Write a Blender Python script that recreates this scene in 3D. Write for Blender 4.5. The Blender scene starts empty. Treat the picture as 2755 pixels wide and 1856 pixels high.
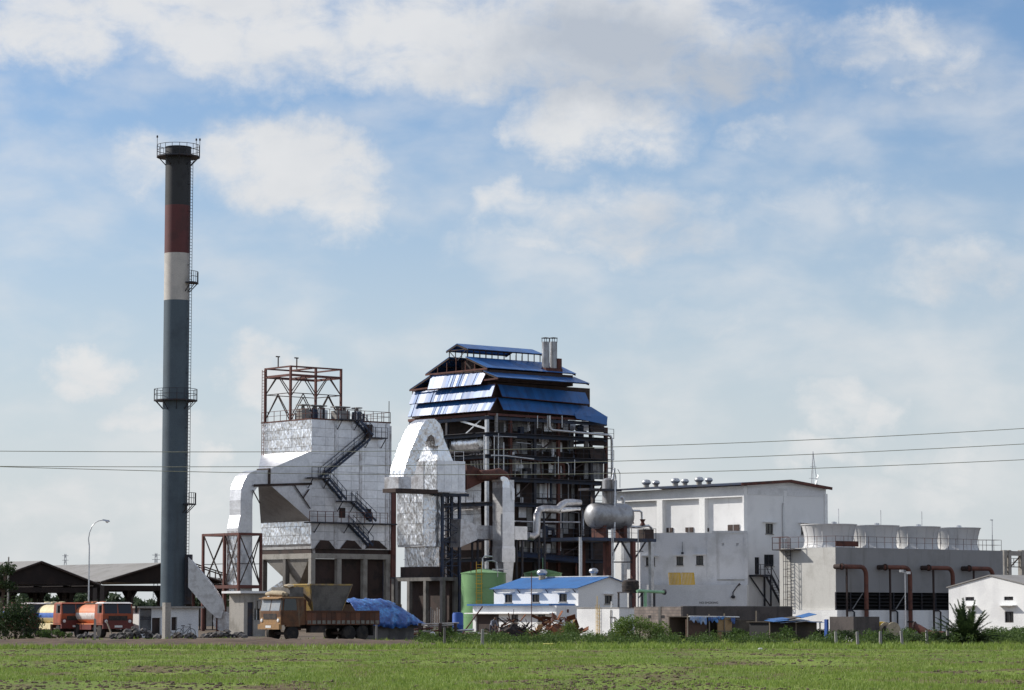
import bpy, math, random
from mathutils import Vector, Matrix, noise as mnoise
import numpy as np
R_ = math.radians
rnd = random.Random(7)
scene = bpy.context.scene
COL = scene.collection

# ------------------------------------------------------------------ camera
F_PX, CX, CY, HORIZ, EYE = 7650.0, 1377.5, 928.0, 1650.0, 1.8
PITCH = math.atan((HORIZ - CY) / F_PX)
cam_d = bpy.data.cameras.new('camera')
cam = bpy.data.objects.new('camera', cam_d)
COL.objects.link(cam)
cam.location = (0, 0, EYE)
cam.rotation_euler = (math.pi / 2 + PITCH, 0, 0)
cam_d.sensor_width = 36.0
cam_d.lens = 36.0 * F_PX / 2755.0
cam_d.clip_start = 1.0
cam_d.clip_end = 20000
scene.camera = cam
scene.view_settings.view_transform = 'Standard'
scene.view_settings.look = 'None'
scene.view_settings.exposure = EXPOSURE = 0.0
scene.view_settings.gamma = 1.0
scene.view_settings.use_curve_mapping = False

# ------------------------------------------------------------------ light
SUN_EL, SUN_BACK = R_(33), R_(18)          # sun stands to the left, a little behind the plant
SUN_DIR = Vector((-math.cos(SUN_BACK) * math.cos(SUN_EL), math.sin(SUN_BACK) * math.cos(SUN_EL), math.sin(SUN_EL)))
sun_d = bpy.data.lights.new('sun', 'SUN')
sun_d.energy = 4.6
sun_d.angle = R_(0.55)
sun_d.color = (1.0, 0.95, 0.87)
sun = bpy.data.objects.new('sun', sun_d)
COL.objects.link(sun)
sun.rotation_euler = (-SUN_DIR).to_track_quat('-Z', 'Y').to_euler()
sun.location = (-60, 120, 80)

W = bpy.data.worlds.new('World')
scene.world = W
W.use_nodes = True
def build_world():
    nt = W.node_tree; N = nt.nodes; K = nt.links
    N.clear()
    def nd(t, **kw):
        n = N.new(t)
        for k, v in kw.items(): setattr(n, k, v)
        return n
    def mth(op, a, b=None, c=None, clamp=False):
        n = nd('ShaderNodeMath', operation=op, use_clamp=clamp)
        for i, x in enumerate((a, b, c)):
            if x is None: continue
            if isinstance(x, (int, float)): n.inputs[i].default_value = x
            else: K.new(x, n.inputs[i])
        return n.outputs[0]
    out = nd('ShaderNodeOutputWorld'); bg = nd('ShaderNodeBackground')
    sky = nd('ShaderNodeTexSky', sky_type='NISHITA')
    sky.sun_disc = False
    sky.sun_elevation = SUN_EL
    sky.sun_rotation = math.atan2(SUN_DIR.x, SUN_DIR.y)
    sky.altitude = 300; sky.air_density = 1.0; sky.dust_density = 0.7; sky.ozone_density = 2.5
    tc = nd('ShaderNodeTexCoord')
    sep = nd('ShaderNodeSeparateXYZ'); K.new(tc.outputs['Generated'], sep.inputs[0])
    az = mth('ARCTAN2', sep.outputs[0], sep.outputs[1])
    el = mth('ARCSINE', sep.outputs[2])
    com = nd('ShaderNodeCombineXYZ'); K.new(az, com.inputs[0]); K.new(el, com.inputs[1])
    deg = nd('ShaderNodeVectorMath', operation='SCALE'); deg.inputs[3].default_value = 180 / math.pi
    K.new(com.outputs[0], deg.inputs[0])                      # sky direction in degrees: (azimuth, elevation)
    def noise(scale, detail, rough, vec, dist=0.0, off=(0, 0, 0), sq=(1, 1, 1)):
        mp = nd('ShaderNodeMapping'); mp.inputs['Location'].default_value = off; mp.inputs['Scale'].default_value = sq
        K.new(vec, mp.inputs[0])
        n = nd('ShaderNodeTexNoise'); n.inputs['Scale'].default_value = scale; n.inputs['Detail'].default_value = detail
        n.inputs['Roughness'].default_value = rough; n.inputs['Distortion'].default_value = dist
        K.new(mp.outputs[0], n.inputs['Vector'])
        return n
    # ragged edges: the direction is displaced by noise before the cloud bodies are measured
    wn = noise(0.55, 7, 0.62, deg.outputs[0])
    wsub = nd('ShaderNodeVectorMath', operation='SUBTRACT'); wsub.inputs[1].default_value = (0.5, 0.5, 0.5)
    K.new(wn.outputs['Color'], wsub.inputs[0])
    wsc = nd('ShaderNodeVectorMath', operation='MULTIPLY'); wsc.inputs[1].default_value = (3.0, 2.0, 0)
    K.new(wsub.outputs[0], wsc.inputs[0])
    wad = nd('ShaderNodeVectorMath', operation='ADD')
    K.new(deg.outputs[0], wad.inputs[0]); K.new(wsc.outputs[0], wad.inputs[1])
    def blobs(lst):
        acc = None
        for (px, py, rx, ry, amp) in lst:
            ca = math.degrees(math.atan((px - CX) / F_PX)); ce = math.degrees(PITCH + math.atan((CY - py) / F_PX))
            s = nd('ShaderNodeVectorMath', operation='SUBTRACT'); s.inputs[1].default_value = (ca, ce, 0)
            K.new(wad.outputs[0], s.inputs[0])
            m = nd('ShaderNodeVectorMath', operation='MULTIPLY')
            k = 7650 * math.pi / 180
            m.inputs[1].default_value = (k / rx, k / ry, 0)
            K.new(s.outputs[0], m.inputs[0])
            l = nd('ShaderNodeVectorMath', operation='LENGTH'); K.new(m.outputs[0], l.inputs[0])
            r = nd('ShaderNodeMapRange', interpolation_type='SMOOTHSTEP')
            r.inputs['From Min'].default_value = 1.38; r.inputs['From Max'].default_value = 0.20
            r.inputs['To Min'].default_value = 0; r.inputs['To Max'].default_value = amp
            K.new(l.outputs['Value'], r.inputs['Value'])
            acc = r.outputs[0] if acc is None else mth('MAXIMUM', acc, r.outputs[0])
        return acc
    CL = [(640, 90, 420, 190, .95), (120, 90, 290, 150, .85), (430, 20, 400, 120, .9), (790, 170, 200, 130, .7),
          (1180, 110, 420, 190, 1.0), (1650, 110, 520, 230, 1.0), (1900, 150, 330, 150, .85), (1600, 330, 330, 130, .9), (1370, 330, 90, 90, .6),
          (2420, 150, 320, 100, .62), (2560, 220, 240, 90, .5), (2050, 360, 120, 80, .45),
          (760, 450, 330, 150, .95), (420, 450, 230, 110, .62), (900, 540, 190, 120, .75),
          (1650, 590, 460, 140, .62), (1380, 560, 170, 90, .6), (1500, 660, 330, 80, .6), (2250, 560, 330, 110, .42),
          (2560, 740, 300, 120, .55), (240, 1000, 160, 90, .85), (720, 1000, 150, 110, .75), (400, 1130, 190, 60, .65),
          (1850, 860, 400, 90, .35), (2240, 1100, 130, 100, .6), (2350, 1110, 90, 110, .65), (2560, 1270, 160, 130, .65),
          (500, 1300, 300, 130, .5), (150, 1350, 330, 110, .5), (2400, 1350, 300, 80, .5), (560, 1210, 90, 50, .7), (240, 1460, 90, 50, .6), (2200, 1225, 160, 50, .6)]
    body = blobs(CL)
    fluff = noise(1.1, 8, 0.6, deg.outputs[0], 0.3, (3.1, 7.7, 0), (0.8, 1.3, 1))
    fl = mth('MULTIPLY', mth('SUBTRACT', fluff.outputs['Fac'], 0.5), 1.5)
    # thin veil and the clouds elsewhere round the sky
    pl = nd('ShaderNodeVectorMath', operation='DIVIDE')
    den = mth('ADD', mth('ABSOLUTE', sep.outputs[2]), 0.16)
    dc = nd('ShaderNodeCombineXYZ')
    for i in range(3): K.new(den, dc.inputs[i])
    K.new(tc.outputs['Generated'], pl.inputs[0]); K.new(dc.outputs[0], pl.inputs[1])
    veil = noise(1.3, 6, 0.55, pl.outputs[0], 0.4, (2.0, 5.0, 1.0))
    outside = nd('ShaderNodeMapRange', interpolation_type='SMOOTHSTEP')
    outside.inputs['From Min'].default_value = 0.42; outside.inputs['From Max'].default_value = 0.62
    outside.inputs['To Max'].default_value = 0.85
    K.new(veil.outputs['Fac'], outside.inputs['Value'])
    # the measured clouds stand in the view; generic ones, thickened to brighten the shade, begin unseen beyond and above it
    far = nd('ShaderNodeMapRange', interpolation_type='SMOOTHSTEP')
    far.inputs['From Min'].default_value = 15.5; far.inputs['From Max'].default_value = 21
    lenv = nd('ShaderNodeVectorMath', operation='LENGTH')
    sc2 = nd('ShaderNodeVectorMath', operation='MULTIPLY'); sc2.inputs[1].default_value = (1, .9, 0)
    K.new(deg.outputs[0], sc2.inputs[0]); K.new(sc2.outputs[0], lenv.inputs[0]); K.new(lenv.outputs['Value'], far.inputs['Value'])
    gen = mth('MULTIPLY', outside.outputs[0], far.outputs[0])
    sh = nd('ShaderNodeMapRange', interpolation_type='SMOOTHSTEP')
    sh.inputs['From Min'].default_value = 0.08; sh.inputs['From Max'].default_value = 0.95
    K.new(mth('ADD', body, mth('MULTIPLY', fl, mth('ADD', mth('MULTIPLY', body, 0.8), 0.25))), sh.inputs['Value'])
    # milky air towards the horizon
    hz = nd('ShaderNodeMapRange', interpolation_type='SMOOTHSTEP')
    hz.inputs['From Min'].default_value = 12.0; hz.inputs['From Max'].default_value = 0.0; hz.inputs['To Max'].default_value = 0.88
    sepd = nd('ShaderNodeSeparateXYZ'); K.new(deg.outputs[0], sepd.inputs[0]); K.new(sepd.outputs[1], hz.inputs['Value'])
    vl = noise(0.42, 6, 0.52, deg.outputs[0], 0.15, (1.5, 4.0, 0), (.75, 1.35, 1))
    vr = nd('ShaderNodeMapRange', interpolation_type='SMOOTHSTEP')
    vr.inputs['From Min'].default_value = 0.40; vr.inputs['From Max'].default_value = 0.74; vr.inputs['To Max'].default_value = 0.55
    K.new(vl.outputs['Fac'], vr.inputs['Value'])
    cov0 = mth('MAXIMUM', mth('MAXIMUM', mth('MULTIPLY', sh.outputs[0], 0.90), gen), vr.outputs[0])
    # grey undersides
    GR = [(1640, 130, 330, 150, 1.0), (1950, 200, 380, 120, 1.0), (1650, 220, 480, 120, .8), (2560, 260, 220, 70, .4), (1750, 620, 260, 90, .35), (2650, 780, 200, 80, .3),
          (700, 330, 300, 80, .2)]
    grey = blobs(GR)
    base = noise(0.5, 5, 0.55, deg.outputs[0], 0.2, (9, 2, 0), (.7, 1.5, 1))
    gsum = mth('ADD', grey, mth('MULTIPLY', mth('SUBTRACT', base.outputs['Fac'], 0.45), 0.9), clamp=True)
    ccol = nd('ShaderNodeMix', data_type='RGBA')
    ccol.inputs['A'].default_value = (0.80, 0.80, 0.80, 1); ccol.inputs['B'].default_value = (0.50, 0.54, 0.60, 1)
    K.new(gsum, ccol.inputs['Factor'])
    skm = nd('ShaderNodeVectorMath', operation='MULTIPLY'); skm.inputs[1].default_value = (SKY_STR * 1.18, SKY_STR * 1.28, SKY_STR * 1.42)
    K.new(sky.outputs[0], skm.inputs[0])
    m1 = nd('ShaderNodeMix', data_type='RGBA'); m1.inputs['B'].default_value = (0.645, 0.685, 0.72, 1)
    K.new(hz.outputs[0], m1.inputs['Factor']); K.new(skm.outputs[0], m1.inputs['A'])
    m2 = nd('ShaderNodeMix', data_type='RGBA')
    K.new(cov0, m2.inputs['Factor']); K.new(m1.outputs['Result'], m2.inputs['A']); K.new(ccol.outputs['Result'], m2.inputs['B'])
    K.new(m2.outputs['Result'], bg.inputs['Color']); bg.inputs['Strength'].default_value = 1.0
    K.new(bg.outputs[0], out.inputs[0])
SKY_STR = 0.085
W.cycles.sampling_method = 'MANUAL'; W.cycles.sample_map_resolution = 256
build_world()

# ------------------------------------------------------------------ pixels to places
def ray(px, py):
    dx, dy = (px - CX) / F_PX, (CY - py) / F_PX
    c, s = math.cos(PITCH), math.sin(PITCH)
    return Vector((dx, c - dy * s, s + dy * c))
def at(px, py, Y):
    d = ray(px, py); t = Y / d.y
    return Vector((d.x * t, Y, EYE + d.z * t))
def gnd(px, py, z=0.0):
    d = ray(px, py); t = (z - EYE) / d.z
    return Vector((d.x * t, d.y * t, z))
GA = R_(40)
class Grid:
    """local frame of a building: x runs right and away (shaded faces), y runs left and away (sunlit faces)"""
    def __init__(s, px, Y, ang=GA, py=HORIZ):
        P = at(px, py, Y); s.o = Vector((P.x, P.y, 0)); s.ang = ang
        s.u = Vector((math.cos(ang), math.sin(ang), 0)); s.v = Vector((-math.sin(ang), math.cos(ang), 0))
    def R(s, px, py, b=0.0):                       # on the face y = b  ->  (x, z)
        d = ray(px, py); e = Vector((0, 0, EYE)) - s.o
        t = (b - e.dot(s.v)) / d.dot(s.v); p = e + d * t
        return p.dot(s.u), p.z
    def L(s, px, py, a=0.0):                       # on the face x = a  ->  (y, z)
        d = ray(px, py); e = Vector((0, 0, EYE)) - s.o
        t = (a - e.dot(s.u)) / d.dot(s.u); p = e + d * t
        return p.dot(s.v), p.z
    def RP(s, px, py, b=0.0): a, z = s.R(px, py, b); return (a, b, z)
    def LP(s, px, py, a=0.0): b, z = s.L(px, py, a); return (a, b, z)
    def w(s, a, b, z=0.0): return s.o + s.u * a + s.v * b + Vector((0, 0, z))
    def loc(s, P): e = Vector(P) - s.o; return Vector((e.dot(s.u), e.dot(s.v), P[2]))

# ------------------------------------------------------------------ tags and empties
def tag(o, label=None, cat=None, group=None, kind=None):
    if label: o['label'] = label
    if cat: o['category'] = cat
    if group: o['group'] = group
    if kind: o['kind'] = kind
    return o
def thing(name, label, cat, loc=(0, 0, 0), rz=0.0, group=None):
    o = bpy.data.objects.new(name, None); COL.objects.link(o)
    o.empty_display_size = 0.3
    o.location = loc; o.rotation_euler = (0, 0, rz)
    return tag(o, label, cat, group)
def gthing(g, name, label, cat, group=None): return thing(name, label, cat, g.o, g.ang, group)
def dup(root, loc, rz, label=None, group=None):
    r = root.copy(); COL.objects.link(r); r.location = loc; r.rotation_euler = (0, 0, rz)
    tag(r, label, None, group)
    for ch in list(root.children):
        c = ch.copy(); COL.objects.link(c); c.parent = r
        for gch in list(ch.children):
            d = gch.copy(); COL.objects.link(d); d.parent = c
    return r

# ------------------------------------------------------------------ mesh builder
class MB:
    def __init__(s): s.v = []; s.f = []
    def _add(s, vs, fs):
        n = len(s.v); s.v += [tuple(p) for p in vs]; s.f += [tuple(i + n for i in f) for f in fs]; return s
    HEX = [(0, 3, 2, 1), (4, 5, 6, 7), (0, 1, 5, 4), (1, 2, 6, 5), (2, 3, 7, 6), (3, 0, 4, 7)]
    def hexa(s, p8): return s._add(p8, s.HEX)
    def box(s, x0, x1, y0, y1, z0, z1):
        return s.hexa([(x0, y0, z0), (x1, y0, z0), (x1, y1, z0), (x0, y1, z0), (x0, y0, z1), (x1, y0, z1), (x1, y1, z1), (x0, y1, z1)])
    def bar(s, p, q, w, h=None):
        h = h or w; p = Vector(p); q = Vector(q); d = (q - p)
        if d.length < 1e-6: return s
        d.normalize(); up = Vector((0, 0, 1)) if abs(d.z) < .95 else Vector((1, 0, 0))
        a = d.cross(up).normalized(); b = a.cross(d).normalized()
        a = a * w / 2; b = b * h / 2
        return s.hexa([p - a - b, p + a - b, p + a + b, p - a + b, q - a - b, q + a - b, q + a + b, q - a + b])
    def tube(s, p, q, r, r2=None, n=10):
        return s.path([p, q], [r, r if r2 is None else r2], n)
    def path(s, pts, r, n=8):
        pts = [Vector(p) for p in pts]
        rs = r if isinstance(r, (list, tuple)) else [r] * len(pts)
        vs = []; fs = []; m = len(pts); prev = None
        for i, p in enumerate(pts):
            d = (pts[min(i + 1, m - 1)] - pts[max(i - 1, 0)]).normalized()
            if prev is None:
                up = Vector((0, 0, 1)) if abs(d.z) < .9 else Vector((1, 0, 0))
                a = d.cross(up).normalized()
            else: a = (prev - d * prev.dot(d)).normalized()
            prev = a; b = d.cross(a)
            for k in range(n):
                t = 2 * math.pi * k / n
                vs.append(p + (a * math.cos(t) + b * math.sin(t)) * rs[i])
        for i in range(m - 1):
            for k in range(n):
                k2 = (k + 1) % n
                fs.append((i * n + k, i * n + k2, (i + 1) * n + k2, (i + 1) * n + k))
        fs.append(tuple(range(n - 1, -1, -1))); fs.append(tuple((m - 1) * n + k for k in range(n)))
        return s._add(vs, fs)
    def prism(s, poly, axis, lo, hi):
        n = len(poly)
        def P(p, t): return {'x': (t, p[0], p[1]), 'y': (p[0], t, p[1]), 'z': (p[0], p[1], t)}[axis]
        vs = [P(p, lo) for p in poly] + [P(p, hi) for p in poly]
        fs = [tuple(range(n - 1, -1, -1)), tuple(range(n, 2 * n))] + [(i, (i + 1) % n, n + (i + 1) % n, n + i) for i in range(n)]
        return s._add(vs, fs)
    def lathe(s, prof, n=24, c=(0, 0, 0), axis='z'):
        vs = []; fs = []
        for (r, z) in prof:
            for k in range(n):
                t = 2 * math.pi * k / n; x, y = r * math.cos(t), r * math.sin(t)
                p = {'z': (x, y, z), 'x': (z, x, y), 'y': (x, z, y)}[axis]
                vs.append((p[0] + c[0], p[1] + c[1], p[2] + c[2]))
        for i in range(len(prof) - 1):
            for k in range(n):
                k2 = (k + 1) % n; fs.append((i * n + k, i * n + k2, (i + 1) * n + k2, (i + 1) * n + k))
        fs.append(tuple(range(n - 1, -1, -1))); fs.append(tuple((len(prof) - 1) * n + k for k in range(n)))
        return s._add(vs, fs)
    def plate(s, q, t):
        q = [Vector(p) for p in q]; nrm = (q[1] - q[0]).cross(q[3] - q[0]).normalized() * t
        return s.hexa([q[0], q[1], q[2], q[3], q[0] + nrm, q[1] + nrm, q[2] + nrm, q[3] + nrm])
    def poly(s, q): return s._add(q, [tuple(range(len(q)))])
    def rock(s, c, sx, sy, sz, r):
        base = [(1, 0, 0), (-1, 0, 0), (0, 1, 0), (0, -1, 0), (0, 0, 1), (0, 0, -1)] + [(a * .62, b * .62, d * .62) for a in (1, -1) for b in (1, -1) for d in (1, -1)]
        T = r.random() * 6.28; ct, st = math.cos(T), math.sin(T); vs = []
        for p in base:
            k = .75 + .5 * r.random(); x, y, z = p[0] * k * sx, p[1] * k * sy, p[2] * k * sz
            vs.append((c[0] + x * ct - y * st, c[1] + x * st + y * ct, c[2] + z))
        fs = []; X = {1: 0, -1: 1}; Y = {1: 2, -1: 3}; Z = {1: 4, -1: 5}; i = 6
        for a in (1, -1):
            for b in (1, -1):
                for d in (1, -1):
                    t = [(X[a], Y[b], i), (Y[b], Z[d], i), (Z[d], X[a], i)]
                    if a * b * d < 0: t = [f[::-1] for f in t]
                    fs += t; i += 1
        return s._add(vs, fs)
    def wall(s, x0, x1, y0, y1, z0, z1, hR=(), hL=(), dep=.22):
        """a block whose right face (y = y0) and left face (x = x0) have real openings"""
        s.poly([(x0, y0, z1), (x1, y0, z1), (x1, y1, z1), (x0, y1, z1)])
        s.poly([(x0, y0, z0), (x0, y1, z0), (x1, y1, z0), (x1, y0, z0)])
        s.poly([(x1, y0, z0), (x1, y1, z0), (x1, y1, z1), (x1, y0, z1)])
        s.poly([(x1, y1, z0), (x0, y1, z0), (x0, y1, z1), (x1, y1, z1)])
        def face(lo, hi, holes, P):
            cs = sorted({lo, hi, *[h[0] for h in holes], *[h[1] for h in holes]}); zs = sorted({z0, z1, *[h[2] for h in holes], *[h[3] for h in holes]})
            for i in range(len(cs) - 1):
                for j in range(len(zs) - 1):
                    m, n = (cs[i] + cs[i + 1]) / 2, (zs[j] + zs[j + 1]) / 2
                    if any(h[0] < m < h[1] and h[2] < n < h[3] for h in holes): continue
                    s.poly([P(cs[i], zs[j], 0), P(cs[i + 1], zs[j], 0), P(cs[i + 1], zs[j + 1], 0), P(cs[i], zs[j + 1], 0)])
            for (a, b, c, d) in holes:
                for (p, q) in (((a, c), (b, c)), ((b, c), (b, d)), ((b, d), (a, d)), ((a, d), (a, c))):
                    s.poly([P(*p, 0), P(*p, dep), P(*q, dep), P(*q, 0)])
                s.poly([P(a, c, dep), P(b, c, dep), P(b, d, dep), P(a, d, dep)])
        face(x0, x1, list(hR), lambda a, z, d: (a, y0 + d, z))
        face(y0, y1, list(hL), lambda a, z, d: (x0 + d, a, z))
        return s
    def build(s, name, mat, parent=None, smooth=None, label=None, cat=None, group=None, kind=None, loc=None):
        me = bpy.data.meshes.new(name); me.from_pydata(s.v, [], s.f); me.update()
        if mat is not None: me.materials.append(M[mat] if isinstance(mat, str) else mat)
        if smooth:
            me.polygons.foreach_set('use_smooth', [True] * len(me.polygons))
            me.set_sharp_from_angle(angle=R_(smooth))
        o = bpy.data.objects.new(name, me); COL.objects.link(o)
        if parent: o.parent = parent
        if loc is not None: o.location = loc
        return tag(o, label, cat, group, kind)
def npmesh(name, V, Fc, mat, k=3):
    V = np.asarray(V, dtype=np.float32).reshape(-1, 3); Fc = np.asarray(Fc, dtype=np.int32).reshape(-1, k)
    me = bpy.data.meshes.new(name)
    me.vertices.add(len(V)); me.vertices.foreach_set('co', V.ravel())
    me.loops.add(Fc.size); me.loops.foreach_set('vertex_index', Fc.ravel())
    me.polygons.add(len(Fc)); me.polygons.foreach_set('loop_start', np.arange(0, Fc.size, k, dtype=np.int32))
    me.polygons.foreach_set('loop_total', np.full(len(Fc), k, dtype=np.int32))
    me.update(calc_edges=True); me.validate()
    me.materials.append(M[mat])
    o = bpy.data.objects.new(name, me); COL.objects.link(o)
    return o

# ------------------------------------------------------------------ materials
M = {}
def mat(name, col, rough=.8, metal=0.0, col2=None, scale=.6, bump=0.0, bscale=8.0, stretch=(1, 1, 1), mixlo=.45, mixhi=.65, detail=6, spec=.4,
        streak=None, fine=.12, bdist=.05, objrand=0.0, bdet=5):
    m = bpy.data.materials.new(name); m.use_nodes = True; nt = m.node_tree; N = nt.nodes; K = nt.links
    b = N['Principled BSDF']
    b.inputs['Roughness'].default_value = rough; b.inputs['Metallic'].default_value = metal
    b.inputs['Specular IOR Level'].default_value = spec
    tc = N.new('ShaderNodeTexCoord')
    def noise(sc, st=(1, 1, 1), det=6):
        mp = N.new('ShaderNodeMapping'); mp.inputs['Scale'].default_value = st; K.new(tc.outputs['Object'], mp.inputs[0])
        n = N.new('ShaderNodeTexNoise'); n.inputs['Scale'].default_value = sc; n.inputs['Detail'].default_value = det; n.inputs['Roughness'].default_value = .62
        K.new(mp.outputs[0], n.inputs['Vector']); return n.outputs['Fac']
    def mrange(v, a, b_, lo=0, hi=1):
        r = N.new('ShaderNodeMapRange'); r.interpolation_type = 'SMOOTHSTEP'
        r.inputs['From Min'].default_value = a; r.inputs['From Max'].default_value = b_; r.inputs['To Min'].default_value = lo; r.inputs['To Max'].default_value = hi
        K.new(v, r.inputs['Value']); return r.outputs[0]
    def mix(f, a, b_):
        x = N.new('ShaderNodeMix'); x.data_type = 'RGBA'
        for nm, vv in (('A', a), ('B', b_)):
            if isinstance(vv, tuple): x.inputs[nm].default_value = (*vv[:3], 1)
            else: K.new(vv, x.inputs[nm])
        if isinstance(f, (int, float)): x.inputs['Factor'].default_value = f
        else: K.new(f, x.inputs['Factor'])
        return x.outputs['Result']
    c = mix(mrange(noise(scale, stretch, detail), mixlo, mixhi), col, col2 or tuple(x * .75 for x in col))
    if streak:                                   # dirt that has run down a wall
        sc, scol, lo, hi = streak
        c = mix(mrange(noise(sc, (1, 1, .09), 4), lo, hi), c, scol)
    if fine:
        fl = mrange(noise(bscale * 1.7, (1, 1, 1), 3), .3, .7, 1 - fine, 1 + fine)
        vm = N.new('ShaderNodeVectorMath'); vm.operation = 'SCALE'; K.new(c, vm.inputs[0]); K.new(fl, vm.inputs[3]); c = vm.outputs[0]
    if objrand:
        oi = N.new('ShaderNodeObjectInfo'); fl = mrange(oi.outputs['Random'], 0, 1, 1 - objrand, 1 + objrand)
        vm = N.new('ShaderNodeVectorMath'); vm.operation = 'SCALE'; K.new(c, vm.inputs[0]); K.new(fl, vm.inputs[3]); c = vm.outputs[0]
    K.new(c, b.inputs['Base Color'])
    if bump:
        bp = N.new('ShaderNodeBump'); bp.inputs['Strength'].default_value = bump; bp.inputs['Distance'].default_value = bdist
        K.new(noise(bscale, stretch, bdet), bp.inputs['Height']); K.new(bp.outputs[0], b.inputs['Normal'])
    M[name] = m
    return m
mat('white_wall', (.74, .74, .74), .85, col2=(.66, .66, .66), scale=.35, streak=(1.2, (.48, .46, .43), .64, .90), bump=.15, bscale=10)
mat('white_clean', (.80, .80, .79), .85, col2=(.70, .70, .70), scale=.4, streak=(1.5, (.5, .48, .45), .66, .85), bump=.1)
mat('stained_wall', (.66, .66, .67), .88, col2=(.54, .54, .54), scale=.45, streak=(.9, (.36, .34, .32), .60, .85), bump=.2)
mat('foil', (.78, .78, .79), .34, 1.0, col2=(.66, .66, .68), scale=1.2, bump=.9, bscale=1.7, stretch=(1, 1.5, .5), fine=.04, objrand=.12, bdist=.2, bdet=2)
mat('foil_flat', (.68, .68, .70), .43, 1.0, col2=(.58, .58, .60), scale=.8, bump=.3, bscale=2.2, bdist=.08, streak=(1.1, (.42, .36, .32), .66, .86), fine=.06, objrand=.06)
mat('foil_dull', (.55, .55, .57), .42, .9, col2=(.36, .34, .34), scale=1.0, bump=.3, bscale=3, streak=(1.3, (.25, .18, .15), .6, .85))
mat('tank_grey', (.40, .405, .42), .45, .5, col2=(.28, .275, .275), scale=.9, streak=(1.3, (.10, .085, .075), .5, .75))  # dulled silver: the deaerator's missing shade is put into the colour
mat('galv', (.55, .56, .58), .4, .8, col2=(.42, .42, .43), scale=1.5, bump=.05)
mat('casing', (.36, .36, .36), .6, .2, col2=(.22, .205, .20), scale=1.1, streak=(1.6, (.14, .09, .07), .55, .8), bump=.15, objrand=.25)
mat('dark_steel', (.035, .037, .05), .55, .2, col2=(.05, .035, .03), scale=1.3)
mat('blue_steel', (.03, .045, .085), .5, .2, col2=(.04, .04, .05), scale=1.2)
mat('pipe_rust', (.17, .068, .048), .8, .1, col2=(.10, .045, .036), scale=1.2, streak=(2, (.07, .035, .03), .55, .8))
mat('rust', (.125, .05, .038), .85, .1, col2=(.07, .034, .03), scale=1.4, bump=.1)
mat('red_oxide', (.14, .055, .045), .75, 0, col2=(.09, .04, .036), scale=1.2)
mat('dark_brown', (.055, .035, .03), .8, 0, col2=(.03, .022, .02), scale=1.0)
mat('concrete', (.36, .34, .31), .9, col2=(.25, .235, .21), scale=.8, streak=(1.4, (.16, .15, .14), .58, .8), bump=.25)
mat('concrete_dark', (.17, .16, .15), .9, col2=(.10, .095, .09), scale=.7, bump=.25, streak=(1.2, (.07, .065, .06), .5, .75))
mat('blue_sheet', (.03, .135, .38), .42, .0, col2=(.04, .115, .30), scale=.8, fine=.08, objrand=.14, spec=.5)
mat('blue_roof', (.035, .145, .38), .5, 0, col2=(.035, .12, .31), scale=.7, fine=.06)
mat('blue_paint', (.03, .10, .38), .5, 0)
mat('frp', (.27, .27, .275), .55, 0, col2=(.235, .235, .235), scale=.3, streak=(.8, (.20, .195, .19), .56, .8), bump=.03, fine=.05)
mat('frp_stack', (.62, .62, .62), .5, 0, col2=(.55, .55, .55), scale=.3, streak=(.8, (.42, .41, .40), .6, .85), bump=.03, fine=.05)
mat('frp_end', (.55, .54, .51), .7, 0, col2=(.47, .46, .43), scale=.5, streak=(1.0, (.36, .34, .31), .6, .85), bump=.05)
mat('green_tank', (.18, .34, .15), .5, 0, col2=(.15, .29, .125), scale=.5, streak=(1.6, (.20, .28, .10), .62, .85), fine=.05)
mat('green_pipe', (.30, .55, .33), .5)
mat('yellow', (.62, .40, .04), .6, 0, col2=(.50, .32, .04))
mat('asbestos', (.29, .28, .27), .95, col2=(.25, .24, .225), scale=.5, streak=(.9, (.2, .19, .18), .5, .8))
mat('glass_dark', (.015, .017, .02), .12, 0, spec=.6, fine=0)
mat('windscreen', (.012, .018, .035), .15, 0, spec=.3, fine=0)
mat('windscreen_dusty', (.22, .25, .28), .35, 0, col2=(.30, .31, .31), spec=.6, scale=1.5)
mat('black', (.012, .012, .013), .7)
mat('rubber', (.018, .017, .017), .9, col2=(.05, .042, .035), scale=2)
mat('orange_paint', (.33, .07, .024), .5, 0, col2=(.22, .055, .025), scale=1.5, spec=.5)
mat('red_paint', (.14, .028, .022), .5, 0, col2=(.10, .025, .022), scale=1.5)
mat('tank_cream', (.72, .62, .38), .45, 0, col2=(.62, .50, .28))
mat('tank_orange', (.66, .24, .11), .45, 0, col2=(.58, .20, .09))
mat('tank_blue', (.10, .20, .55), .5)
mat('tank_white', (.74, .70, .68), .55, 0, col2=(.6, .5, .46), scale=3)
mat('truck_dust_lit', (.34, .20, .09), .8, 0, col2=(.24, .15, .085), scale=2.4, streak=(3, (.16, .09, .05), .55, .8))  # dusty tan, with sunlight on the cab front and roof put into the colour
mat('shaded_block', (.105, .09, .085), .95, 0, col2=(.075, .065, .062), scale=.8, streak=(1.2, (.05, .045, .045), .5, .8), bump=.3)  # darker block: shade on the wall front is put into the colour
mat('shed_dark', (.022, .016, .015), .9, 0, col2=(.032, .022, .019))
mat('truck_mud_shaded', (.15, .07, .034), .8, 0, col2=(.09, .05, .03), scale=1.6, bump=.1, streak=(3, (.22, .17, .11), .55, .8))  # muddy brown, with the shade of the cab side put into the colour
mat('truck_bed', (.14, .06, .035), .85, 0, col2=(.10, .055, .04), scale=1.8, objrand=.3)
mat('bed_pale', (.22, .21, .18), .85, 0, col2=(.15, .12, .1), scale=3)
mat('tarp_blue', (.02, .09, .34), .33, 0, col2=(.07, .27, .62), scale=1.3, bump=.8, bscale=3.0, bdist=.12, fine=.25, spec=.8)
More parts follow.
